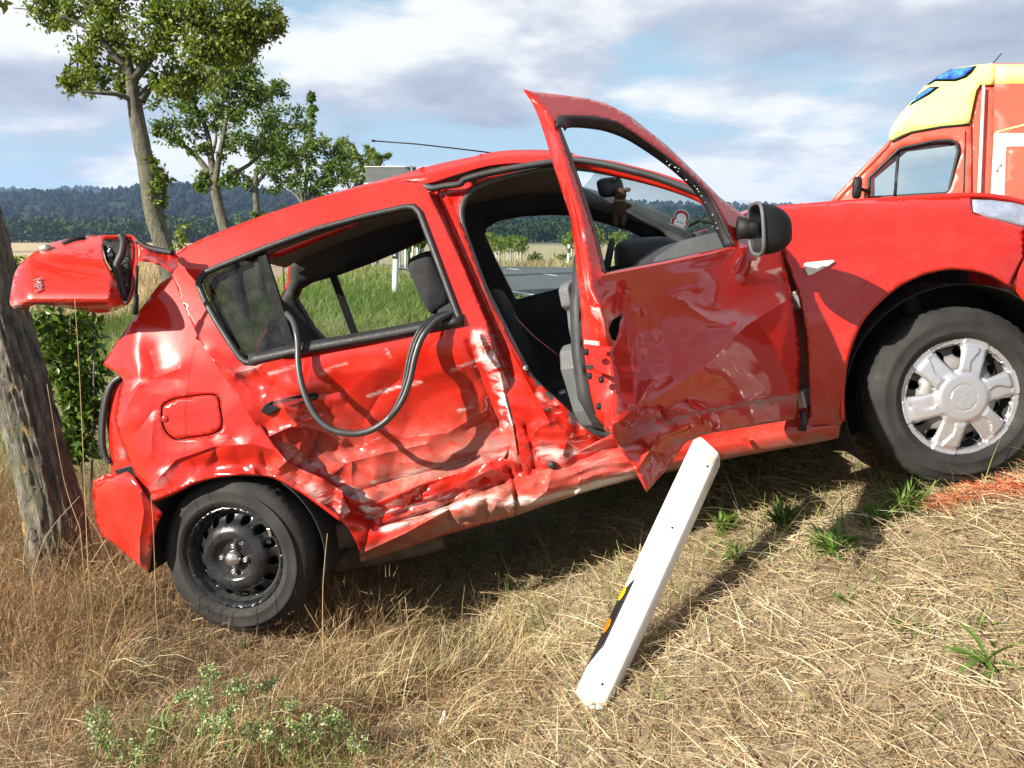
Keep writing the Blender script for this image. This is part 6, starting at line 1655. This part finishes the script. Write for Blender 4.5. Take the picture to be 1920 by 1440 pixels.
shrub('leafy_shrub', 'thin shoots at the foot of the many-stemmed tree', 12.5, [(450, 420, 8), (447, 405, 6), (528, 385, 7), (526, 400, 6)], [[(450, 470), (450, 405)], [(528, 460), (527, 385)]], M['leaf'], 0.06, 220, 7)

# ------------------------------------------------------------------ young staked trees across the road
M['stake'] = simple('pale_stakes', (0.55, 0.52, 0.46), 0.8, var=0.2)
def young(px, pb_, ptop, d, label, seed, crown):
    rs = np.random.RandomState(seed); b = at(px, pb_, d); b[2] = float(gheight(b[0], b[1], False))
    o = thing('young_tree', b, label, 'tree', 'staked young trees beyond the road')
    k = d / FPX; H = at(px, ptop, d)[2] - b[2]
    mk('trunk', *tube([b, b + Z * H * 0.5, b + Z * H * 0.9 + X * 0.05], [0.06, 0.05, 0.02], 6), M['bark2'], o)
    n = 420; q = rs.normal(size=(n, 3)); q /= np.linalg.norm(q, axis=1)[:, None]; q *= (rs.uniform(0, 1, n) ** 0.45)[:, None]
    C = b + Z * H * 0.68 + q * np.array([crown * k, crown * k, H * 0.33]) * (1 - 0.25 * np.clip(q[:, 2:], 0, 1)); V, F = leaf_batch(C, 0.30, rs)
    mk('crown', V, F, M['leaf'], o, attrs={'rnd': np.repeat(np.clip(rs.normal(0.55, 0.2, n), 0, 1), 4)}, smooth=False)
    for a in (0.4, 2.4, 4.6):
        p = b + np.array([math.cos(a) * 0.5, math.sin(a) * 0.5, 0]); mk('stake', *tube([p - Z * 0.2, p + Z * min(1.5, H * 0.42)], 0.045, 6), M['stake'], o)
    return o
YL = [(921, 489, 432), (937, 489, 440), (958, 489, 437), (977, 488, 441), (1072, 494, 428), (1114, 498, 420), (1159, 488, 428), (1216, 486, 446)]
YT = ['young staked tree in the row past the bend, by the pillar', 'slender young staked tree, second from the pillar', 'young staked tree with a leaning tip past the bend', 'young staked tree beside the low dark bush', 'young staked tree half hidden by the open door frame', 'taller young staked tree seen just past the door frame', 'round-headed young staked tree before the steering wheel', 'young staked tree seen behind the steering wheel']
for i, ((a, b_, c), lb) in enumerate(zip(YL, YT)): young(a, b_, c, 92.0 - i * 1.2, lb, 40 + i, 17 + 3 * (i % 3) + (4 if i == 6 else 0))
# slim staked saplings in the verge behind the upright guide post
for i, (px, py0, py1, d, lb) in enumerate([(767, 500, 452, 30, 'pair of pale stakes holding a sapling near the guide post'), (788, 498, 450, 34, 'staked sapling right beside the headrest'), (685, 505, 470, 40, 'far staked sapling beyond the verge')]):
    young(px, py0, py1 - 40, d, lb, 70 + i, 6)
shrub('round_bush', 'low dark bush by the fence across the road', 88.0, [(1003, 484, 12), (996, 486, 8), (1012, 487, 7)], [[(1003, 492), (1003, 478)]], M['leafd'], 0.4, 700, 21, 'bush')
shrub('round_bush', 'rounded green bush in the middle of the far verge', 86.0, [(1055, 486, 12), (1068, 489, 8), (1044, 488, 8)], [[(1055, 493), (1055, 480)]], M['leaf'], 0.4, 700, 22, 'bush')
shrub('round_bush', 'bright green bush growing before the steering wheel', 30.0, [(1178, 492, 18), (1160, 500, 14), (1200, 490, 18), (1150, 506, 10), (1220, 488, 16)], [[(1180, 510), (1180, 480)]], M['leaf'], 0.14, 500, 23, 'bush')

# unseen trees past the ambulance, added to darken the open door's reflection
def copy_tree(o, loc, label, rz):
    c = o.copy(); COL.objects.link(c); c.location = loc; c.rotation_euler = (0, 0, rz); c['label'] = label; c['group'] = 'added unseen trees reflected in the door'
    for ch in o.children:
        k = ch.copy(); COL.objects.link(k); k.parent = c
    return c
src_t = sorted([o for o in bpy.data.objects if o.name.startswith('roadside_tree')], key=lambda o: o.name)[1]
for i, (x, y) in enumerate(((9.5, 4.9), (13.0, 3.4), (16.5, 1.9), (20.5, 0.2), (11.5, 0.5))):
    copy_tree(src_t, (x, y, float(gheight(np.array([x]), np.array([y]), False)[0]) - 0.1), ['first', 'second', 'third', 'fourth', 'fifth'][i] + ' unseen tree added for the door reflection, counted from the rear of the ambulance', 1.1 * i)

# woodland belt at the far edge of the wheat: leafy crowns, too far to tell apart
P, rs = BELT
n = len(P); k = 28; H = 9.0 * rs.uniform(0.6, 1.25, n)
q = rs.normal(size=(n, k, 3)); q /= np.linalg.norm(q, axis=2)[..., None]; q *= (rs.uniform(0.2, 1, (n, k)) ** 0.5)[..., None]
C = P[:, None] + np.stack([q[..., 0] * 1.9, q[..., 1] * 1.9, H[:, None] * (0.52 + 0.48 * q[..., 2])], -1)
V, F = leaf_batch(C.reshape(-1, 3), 1.3, rs, 0.3, wide=0.8)
M['belt'] = rndmat('woodland_belt', (0.012, 0.028, 0.010), (0.050, 0.082, 0.024))
tone = np.clip(np.repeat(rs.normal(0.45, 0.25, n), k) + rs.normal(0, 0.15, n * k), 0, 1)
props(mk('woodland_belt', V, F, M['belt'], attrs={'rnd': np.repeat(tone, 4)}, smooth=False), 'green broadleaf woodland belt along the far edge of the wheat', 'forest', kind='stuff')

# ------------------------------------------------------------------ grass, straw and weeds
def rampmat(name, stops, rough=0.75, trans=0.15):
    m, nt, b = newmat(name); out = nt.nodes['Material Output']
    c = ramp(nt, attr(nt, 'rnd'), stops); nt.links.new(c, b.inputs['Base Color']); b.inputs['Roughness'].default_value = rough
    b.inputs['Specular IOR Level'].default_value = 0.3
    t = N(nt, 'ShaderNodeBsdfTranslucent'); nt.links.new(c, t.inputs[0])
    mx = N(nt, 'ShaderNodeMixShader'); mx.inputs[0].default_value = trans
    nt.links.new(b.outputs[0], mx.inputs[1]); nt.links.new(t.outputs[0], mx.inputs[2]); nt.links.new(mx.outputs[0], out.inputs[0])
    return m
M['straw'] = rampmat('dry_straw', [(0.0, (0.13, 0.08, 0.04)), (0.35, (0.36, 0.26, 0.14)), (0.7, (0.58, 0.46, 0.28)), (1.0, (0.74, 0.66, 0.48))])
M['rust'] = rampmat('rusty_dry_grass', [(0.0, (0.10, 0.05, 0.022)), (0.4, (0.255, 0.145, 0.065)), (0.75, (0.38, 0.245, 0.12)), (1.0, (0.54, 0.41, 0.24))])
M['gstraw'] = rampmat('bleached_grass', [(0.0, (0.20, 0.14, 0.065)), (0.6, (0.40, 0.31, 0.16)), (1.0, (0.54, 0.46, 0.28))])
M['green'] = rampmat('verge_grass', [(0.0, (0.06, 0.11, 0.016)), (0.5, (0.145, 0.225, 0.036)), (0.8, (0.24, 0.29, 0.07)), (1.0, (0.38, 0.33, 0.14))], 0.6, 0.3)
M['orange'] = rampmat('sprayed_straw', [(0.0, (0.34, 0.09, 0.04)), (0.4, (0.62, 0.17, 0.07)), (0.7, (0.58, 0.36, 0.2)), (1.0, (0.62, 0.46, 0.3))])
def gpts(xs_, ys_, z=None):
    return np.stack([xs_, ys_, gheight(xs_, ys_)], 1)
def project(P):
    q = P - CAM; d = q @ FWD
    return 960 + FPX * (q @ RGT) / d, 720 - FPX * (q @ UPV) / d, d
def infra(P, m=90):
    x, y, d = project(P); return (d > 0.3) & (x > -m) & (x < 1920 + m) & (y < 1440 + 2.2 * m)
def stuff_blades(name, label, cat, mat, sets, seed):
    Vs, Fs, rn, k = [], [], [], 0
    for V, F, m, r in sets:
        Vs.append(V); Fs.append(F + k); k += len(V); rn.append(np.repeat(r, m))
    o = mk(name, np.concatenate(Vs), np.concatenate(Fs), mat, attrs={'rnd': np.concatenate(rn)}, smooth=True)
    return props(o, label, cat, kind='stuff')
def area(n, x0, x1, y0, y1, rs, dens=None, m=650):
    x = rs.uniform(x0, x1, n); y = rs.uniform(y0, y1, n); P = gpts(x, y); k = infra(P, m)
    if dens is not None: k &= rs.rand(n) < dens(x, y)
    return P[k]
def patch(x, y, s, seed): return np.clip(0.5 + 0.9 * fbm(x / s, y / s, 0.1, seed, 3), 0, 1)
rs = np.random.RandomState(101)
# mown straw lying on the bank
lying = lambda x, y: np.clip(0.35 + 0.65 * sstep(x, -0.9, 0.4), 0, 1) * (0.55 + 0.6 * patch(x, y, 0.25, 3))
P = area(235000, -5.0, 5.2, 0.7, 4.8, rs, lying); n = len(P); P[:, 2] += rs.uniform(0, 0.022, n)
V, F, m = blades(P, rs.uniform(0.05, 0.17, n), rs, np.clip(rs.normal(1.42, 0.14, n), 0.9, 1.62), 0.0030, curl=0.25, seg=2)
r = np.clip(0.30 + 0.42 * patch(P[:, 0], P[:, 1], 0.35, 8) + rs.normal(0, 0.22, n), 0, 1)
s1 = (V, F, m, r)
# short fine litter, darker
P = area(170000, -5.0, 5.2, 0.7, 4.8, rs, lying); n = len(P); P[:, 2] += rs.uniform(0, 0.008, n)
V, F, m = blades(P, rs.uniform(0.02, 0.07, n), rs, np.clip(rs.normal(1.3, 0.25, n), 0.5, 1.6), 0.0024, curl=0.2, seg=1)
s2 = (V, F, m, np.clip(rs.normal(0.3, 0.24, n), 0, 1))
# longer single stalks and bent tussocks
P = area(2300, -5.0, 5.2, 0.7, 4.8, rs); n = len(P)
V, F, m = blades(P, rs.uniform(0.14, 0.34, n), rs, np.clip(rs.normal(1.1, 0.35, n), 0.1, 1.5), 0.0028, curl=1.0, seg=4)
s3 = (V, F, m, np.clip(rs.normal(0.75, 0.18, n), 0, 1))
stuff_blades('mown_straw', 'pale mown straw littering the bank in front of the car', 'straw', M['straw'], [s1, s2, s3], 1)
# standing rusty grass in the hollow on the left
def rust_d(x, y):
    return (1 - sstep(x + 0.10 * (y - 2.5), -0.75, 0.25)) * (0.35 + 0.8 * patch(x, y, 0.3, 12))
P = area(125000, -5.0, 0.6, 0.8, 5.2, rs, rust_d); n = len(P)
h = 0.09 + 0.17 * patch(P[:, 0], P[:, 1], 0.4, 22) * (1 - 0.5 * sstep(P[:, 0], -0.9, 0.2))
h = h * (1 + 0.9 * np.exp(-((P[:, 0] + 1.95) / 0.6) ** 2 - ((P[:, 1] - 3.3) / 0.6) ** 2))
wz = np.hypot(P[:, 0] - HUB_R[0], (P[:, 1] - HUB_R[1] + 0.1) * 0.8); h *= np.where((wz < 0.34) & (P[:, 1] > HUB_R[1] - 0.4), 0.35, 1)
V, F, m = blades(P, h * rs.uniform(0.6, 1.5, n), rs, np.clip(rs.normal(0.65, 0.4, n), 0.05, 1.5), 0.0022, curl=0.9, seg=3)
a1 = (V, F, m, np.clip(0.2 + 0.5 * patch(P[:, 0], P[:, 1], 0.5, 31) + rs.normal(0, 0.2, n), 0, 1))
# feathery heads: short hair-fine strands round the tips
tips = V.reshape(n, m, 3)[:, -1]; pick = rs.rand(n) < 0.45; tp = np.repeat(tips[pick], 3, 0); nt_ = len(tp)
V, F, m = blades(tp + rs.normal(0, 0.008, (nt_, 3)), rs.uniform(0.015, 0.05, nt_), rs, rs.uniform(0.1, 1.4, nt_), 0.0016, curl=0.3, seg=1)
a2 = (V, F, m, np.clip(rs.normal(0.5, 0.2, nt_), 0, 1))
stuff_blades('rusty_grass', 'rusty brown seeding grass standing round the bare steel wheel', 'grass', M['rust'], [a1, a2], 2)
# bent straw tussocks in the hollow in front of the sill
cl = []
for cx, cy, nn, hh in [(-0.62, 2.75, 420, 0.22), (-0.45, 2.62, 340, 0.20), (-0.25, 2.75, 260, 0.16), (0.05, 2.65, 260, 0.15), (-0.75, 2.45, 260, 0.18), (0.3, 2.85, 160, 0.12), (-0.15, 2.35, 240, 0.15), (-1.4, 2.7, 260, 0.2), (-0.9, 2.2, 200, 0.16), (0.45, 2.5, 120, 0.1), (-2.1, 3.6, 300, 0.28), (-1.75, 3.3, 300, 0.26), (-0.05, 3.1, 200, 0.16), (-0.45, 3.05, 240, 0.2)]:
    x = cx + rs.normal(0, 0.07, nn); y = cy + rs.normal(0, 0.06, nn); P = gpts(x, y)
    az = rs.normal(rs.uniform(-0.8, 0.8), 0.9, nn)
    V, F, m = blades(P, hh * rs.uniform(0.6, 1.6, nn), rs, np.clip(rs.normal(0.5, 0.3, nn), 0, 1.3), 0.0030, az=az, curl=1.6, seg=4)
    cl.append((V, F, m, np.clip(rs.normal(0.55, 0.25, nn), 0, 1)))
stuff_blades('straw_tussocks', 'bent straw tussocks arching in the hollow before the sill', 'grass', M['gstraw'], cl, 3)
# tall single dry stems
st_l = [((165, 1060), (150, 720), (140, 560)), ((292, 1130), (288, 1000), (283, 930)), ((605, 1190), (606, 1090), (614, 1000)), ((150, 990), (120, 900), (88, 720)), ((230, 1100), (190, 1010), (160, 960)), ((60, 1080), (90, 1000), (150, 930)), ((800, 1250), (770, 1200), (760, 1120)), ((980, 1160), (960, 1120), (900, 1110))]
sm = Mesh()
for pl in st_l:
    b = at(*pl[0], 2.9 if pl[0][1] < 1100 or pl[0][0] < 300 else 2.6); k = np.linspace(0, 1, 3)
    d0 = (b - CAM) @ FWD; P = smoothpath([at(x, y, d0) for x, y in pl], 5); P = np.vstack([[P[0][0], P[0][1], min(P[0][2], float(gheight(P[0][0], P[0][1]))) - 0.01], P]); sm.add(*tube(P, np.linspace(0.0014, 0.0008, len(P)), 5))
o_ = sm.build('dry_stems', simple('dry_stem', (0.34, 0.24, 0.12), 0.7)); props(o_, 'single tall dry stems rising before the bumper and wheel', 'stems', kind='stuff')
# sparse green under and among the straw
gd = lambda x, y: 0.06 + 0.9 * (patch(x, y, 0.3, 41) > 0.62) + 0.5 * np.exp(-((x - 1.0) / 0.5) ** 2 - ((y - 2.75) / 0.35) ** 2)
P = area(22000, -5.0, 5.0, 0.8, 4.6, rs, gd); n = len(P)
V, F, m = blades(P, rs.uniform(0.03, 0.09, n), rs, np.clip(rs.normal(0.8, 0.4, n), 0.05, 1.5), 0.0045, curl=0.8, seg=2)
g1 = (V, F, m, np.clip(rs.normal(0.45, 0.2, n), 0, 0.85))
P = area(2600, -0.6, 2.6, 2.7, 4.6, rs); n = len(P)
V, F, m = blades(P, rs.uniform(0.06, 0.22, n), rs, np.clip(rs.normal(0.5, 0.3, n), 0.05, 1.3), 0.0040, curl=0.8, seg=3)
g2 = (V, F, m, np.clip(rs.normal(0.5, 0.25, n), 0, 1))
P = area(5000, -1.3, 0.1, 1.2, 2.3, rs, lambda x, y: np.exp(-((x + 0.62) / 0.35) ** 2 - ((y - 1.9) / 0.35) ** 2)); n = len(P)
V, F, m = blades(P, rs.uniform(0.06, 0.16, n), rs, np.clip(rs.normal(0.5, 0.3, n), 0.05, 1.3), 0.0028, curl=0.6, seg=3)
g3 = (V, F, m, np.clip(rs.normal(0.5, 0.2, n), 0, 0.9))
stuff_blades('green_blades', 'sparse green blades coming up through the straw', 'grass', M['green'], [g1, g2, g3], 4)
# green verge behind the car, up to the road
off_road = lambda x, y: np.array([np.min(np.hypot(rc[:, 0] - a, rc[:, 1] - b)) for a, b in zip(x, y)]) > 3.5
def verge(n, x0, x1, y0, y1, L, w, sets, seg=2):
    x = rs.uniform(x0, x1, n); y = y0 + (y1 - y0) * rs.rand(n); P = gpts(x, y); k = infra(P, 600); k &= off_road(x, y) & (x > -4.6 - 0.27 * (y - 5)); P = P[k]; n = len(P)
    V, F, m = blades(P, L * rs.uniform(0.5, 1.4, n), rs, np.clip(rs.normal(0.6, 0.35, n), 0.05, 1.4), w, curl=0.9, seg=seg)
    dry = sstep(P[:, 1], 15, 22) * 0.35 + 0.25 * (patch(P[:, 0], P[:, 1], 1.5, 5) > 0.7)
    sets.append((V, F, m, np.clip(rs.normal(0.42, 0.18, n) + dry, 0, 1)))
vs_ = []
verge(58000, -6.5, 7.5, 4.4, 9.5, 0.16, 0.006, vs_); verge(42000, -8, 3.5, 9.5, 17, 0.18, 0.010, vs_); verge(26000, -10, 3, 17, 34, 0.22, 0.022, vs_)
stuff_blades('verge_grass', 'lush green verge grass between the car and the road', 'grass', M['green'], vs_, 5)
# dry strip along the far side of the road, and wheat stalks at the field edge
vs_ = []
n = 16000; t = rs.randint(60, len(rc) - 10, n); off = -rs.uniform(3.5, 8.0, n); sgn_ = np.where(rn[t, 0] > 0, -1, 1)
pp = rc[t] + rn[t] * (rs.uniform(3.5, 9.0, n) * np.where((rn[t] @ np.array([1.0, 0.3])) > 0, 1, -1))[:, None] + rs.normal(0, 0.2, (n, 2))
P = gpts(pp[:, 0], pp[:, 1]); P = P[infra(P, 200)]; n = len(P)
V, F, m = blades(P, rs.uniform(0.2, 0.5, n), rs, np.clip(rs.normal(0.35, 0.25, n), 0.02, 1.2), 0.025, curl=0.6, seg=2)
vs_.append((V, F, m, np.clip(rs.normal(0.5, 0.25, n), 0, 1)))
for n, y0, y1, L, w in ((26000, 4.6, 10, 0.55, 0.005), (26000, 10, 22, 0.6, 0.012), (22000, 22, 60, 0.7, 0.03)):
    y = y0 + (y1 - y0) * rs.rand(n) ** 1.3; x = -4.4 - 0.27 * (y - 5) - rs.rand(n) ** 1.2 * (2.5 + 0.62 * y); P = gpts(x, y); P = P[infra(P, 400)]; k = len(P)
    V, F, m = blades(P, L * rs.uniform(0.6, 1.2, k), rs, np.clip(rs.normal(0.22, 0.15, k), 0.02, 0.9), w, curl=0.7, seg=3)
    vs_.append((V, F, m, np.clip(0.25 + 0.5 * patch(P[:, 0], P[:, 1], 2.0, 6) + rs.normal(0, 0.15, k), 0, 1)))
stuff_blades('wheat_stalks', 'ripe wheat and dry roadside stalks behind the struck tree', 'wheat', M['gstraw'], vs_, 6)
# sprayed marker paint on the straw by the wheel with the hubcap
pl = []
for k in range(1200):
    px = rs.uniform(1740, 1990); cy = np.interp(px, [1740, 1830, 1925, 2000], [962, 935, 918, 905]); hw = np.interp(px, [1740, 1800, 1860, 1990], [4, 9, 15, 20]); py = cy + rs.normal(0, 0.55) * hw
    pl.append((px, py))
D_ = Dv(pl); t = np.full(len(D_), 2.6)
for _ in range(30):
    q = CAM + t[:, None] * D_; t = t + (q[:, 2] - gheight(q[:, 0], q[:, 1])) / (-D_[:, 2] + 0.45) * 0.8
P = CAM + t[:, None] * D_; P[:, 2] = gheight(P[:, 0], P[:, 1]) + 0.012 + rs.uniform(0, 0.02, len(P)); n = len(P)
V, F, m = blades(P, rs.uniform(0.03, 0.09, n), rs, np.clip(rs.normal(1.4, 0.2, n), 0.7, 1.6), 0.0036, curl=0.2, seg=2)
stuff_blades('paint_mark', 'orange marker paint sprayed on the straw by the silver hubcap', 'paint mark', M['orange'], [(V, F, m, np.clip(rs.normal(0.45, 0.25, n), 0, 1))], 7)

# ------------------------------------------------------------------ single weeds
def ground_hit(px, py):
    D = Dv([(px, py)])[0]; t = 1.0
    for k in range(4000):
        q = CAM + t * D
        if q[2] < float(gheight(q[0], q[1])): break
        t += 0.004
    q[2] = float(gheight(q[0], q[1])); return q
def rosette(px, py, n, L, w, lean, label, seed, name='leafy_weed', stalks=0):
    rs = np.random.RandomState(seed); b = ground_hit(px, py); o = thing(name, b, label, 'weed')
    P = b + np.c_[rs.normal(0, L * 0.10, (n, 2)), np.zeros(n)]
    nseg = 4; az = rs.uniform(0, 2 * math.pi, n); le = np.clip(rs.normal(lean, 0.25, n), 0.05, 1.4); Ls = L * rs.uniform(0.6, 1.25, n)
    hd = np.stack([np.cos(az), np.sin(az), np.zeros(n)], 1); sd = np.stack([-np.sin(az), np.cos(az), np.zeros(n)], 1)
    prof = [0.35, 0.8, 1.0, 0.75, 0.05]; rows = []; ang = le.copy()
    for k in range(nseg + 1):
        wd = w * prof[k] * rs.uniform(0.9, 1.1, n)[:, None]; nn = hd * -np.cos(ang)[:, None] + Z * np.sin(ang)[:, None]
        rows += [P - sd * wd / 2 + nn * wd * 0.15, P - nn * wd * 0.1, P + sd * wd / 2 + nn * wd * 0.15]
        P = P + (Ls / nseg)[:, None] * (hd * np.sin(ang)[:, None] + Z * np.cos(ang)[:, None]); ang = ang + rs.uniform(0.05, 0.4, n)
    m = 3 * (nseg + 1); V = np.stack(rows, 1).reshape(-1, 3)
    q = []
    for k in range(nseg):
        a = 3 * k; q += [[a, a + 1, a + 4, a + 3], [a + 1, a + 2, a + 5, a + 4]]
    F = (np.arange(n)[:, None, None] * m + np.array(q)[None]).reshape(-1, 4)
    mk('leaves', V, F, M['weed'], o, attrs={'rnd': np.repeat(np.clip(rs.normal(0.5, 0.25, n), 0, 1), m)})
    return o
rosette(1350, 1005, 40, 0.11, 0.011, 0.45, 'tuft of narrow green leaves right behind the leaning guide post', 1)
rosette(1466, 990, 80, 0.10, 0.013, 0.5, 'dense dark green plantain rosette near the post shadow tip', 2)
rosette(1385, 1050, 44, 0.08, 0.012, 0.9, 'low pale green weed lying in the post shadow edge', 3)
rosette(1560, 1040, 70, 0.11, 0.014, 0.7, 'broad bright green rosette on the open straw below the wing', 4)
rosette(1700, 960, 80, 0.12, 0.009, 0.6, 'bushy green weed growing against the hubcapped tyre', 5)
rosette(1640, 985, 60, 0.11, 0.009, 0.7, 'thin green weed between rosette and hubcapped tyre', 6)
rosette(1850, 1250, 14, 0.12, 0.016, 1.0, 'broad strap-leaved green plant low on the bank', 7)
rosette(1590, 1130, 20, 0.06, 0.009, 0.9, 'small faded green weed on the mown straw', 8)
rosette(800, 1270, 40, 0.08, 0.012, 0.9, 'small green rosette in the straw below the crushed sill', 9)
rosette(455, 1215, 18, 0.045, 0.012, 0.8, 'tiny green seedling rosette below the steel wheel', 10)
rosette(1700, 1180, 26, 0.05, 0.007, 1.0, 'wispy green patch of weed in the lower straw', 11)
rosette(1850, 1180, 12, 0.05, 0.008, 0.9, 'little green sprig above the strap-leaved plant', 12)
M['umbel'] = rampmat('pale_umbels', [(0.0, (0.12, 0.20, 0.05)), (0.6, (0.26, 0.34, 0.12)), (1.0, (0.52, 0.55, 0.36))], 0.8, 0.2)
M['stemg'] = simple('green_stem', (0.16, 0.25, 0.06), 0.6)
def umbel(px, py, tops, label, seed):
    rs = np.random.RandomState(seed); b = ground_hit(px, py); o = thing('umbel_weed', b, label, 'weed', 'white umbel weeds'); d0 = (b - CAM) @ FWD
    C = []
    for (tx, ty) in tops:
        tip = at(tx, ty, d0 - 0.05 + rs.normal(0, 0.03)); mid = (b + tip) / 2 + rs.normal(0, 0.02, 3)
        P = smoothpath([b, mid, tip], 5); mk('stem', *tube(P, np.linspace(0.0028, 0.0014, len(P)), 5), M['stemg'], o)
        sp = Mesh()
        for k in range(11):
            a = rs.uniform(0, 2 * math.pi); r = rs.uniform(0.01, 0.036); e = tip + np.array([r * math.cos(a), r * math.sin(a), rs.uniform(0.0, 0.028)])
            s0 = P[-1 - rs.randint(0, 4)]; sp.add(*tube([s0, (s0 + e) / 2 + Z * 0.004, e], 0.0009, 4, caps=False)); C.append(e + rs.normal(0, 0.0055, (16, 3)))
        sp.build('flower_stalks', M['stemg'], o)
    C = np.concatenate(C); V, F = leaf_batch(C, 0.0075, rs, 0.6, wide=0.9); mk('flower_heads', V, F, M['umbel'], o, attrs={'rnd': np.repeat(rs.rand(len(C)), 4)}, smooth=False)['kind'] = 'stuff'
    n = 60; P = b + rs.normal(0, 0.07, (n, 3)) * np.array([1, 1, 0.3]) + Z * 0.03; V, F, m = blades(P, rs.uniform(0.04, 0.10, n), rs, 0.8, 0.004, curl=0.8); mk('leaves', V, F, M['weed'], o, attrs={'rnd': np.repeat(rs.rand(n), m)})
for i, (a, b_, t_) in enumerate([(375, 1420, [(395, 1270), (380, 1310), (440, 1300)]), (470, 1400, [(455, 1290), (500, 1290), (540, 1330)]), (210, 1430, [(185, 1355), (205, 1400), (190, 1375)]), (580, 1430, [(560, 1360), (620, 1350), (590, 1380)]), (330, 1400, [(345, 1310), (300, 1360)]), (520, 1450, [(500, 1380), (540, 1400)]), (650, 1440, [(640, 1370), (665, 1400)]), (280, 1450, [(270, 1400), (250, 1425)]), (420, 1460, [(400, 1370), (430, 1350), (470, 1380)])]):
    umbel(a, b_, t_, ['branching umbel weed with pale flower heads below the steel wheel', 'umbel weed spreading three pale heads toward the straw hollow', 'white-flowered umbel weed clumped low in the rusty grass', 'umbel weed with small white heads at the rusty grass edge', 'thin umbel weed with two pale heads in the rusty grass', 'short umbel weed with two heads beside the thistle', 'umbel weed standing nearest the bare straw', 'low umbel weed hidden among rusty blades', 'three-headed umbel weed right beside the thistle'][i], 60 + i)
# thistle
b = ground_hit(430, 1440); th = thing('thistle', b, 'purple thistle flowers low in the dry grass', 'weed'); d0 = (b - CAM) @ FWD
M['purple'] = rampmat('thistle_purple', [(0, (0.20, 0.06, 0.30)), (1, (0.45, 0.22, 0.55))])
rs = np.random.RandomState(3)
for tx, ty in ((430, 1410), (461, 1436)):
    tip = at(tx, ty, d0 - 0.03); mk('stem', *tube([b, (b + tip) / 2, tip], 0.0025, 5), M['stemg'], th)
    C = np.repeat(tip[None], 60, 0); V, F, m = blades(C, rs.uniform(0.008, 0.018, 60), rs, rs.uniform(0, 1.3, 60), 0.002, curl=0.2, seg=1); mk('flower', V, F, M['purple'], th, attrs={'rnd': np.repeat(rs.rand(60), m)})
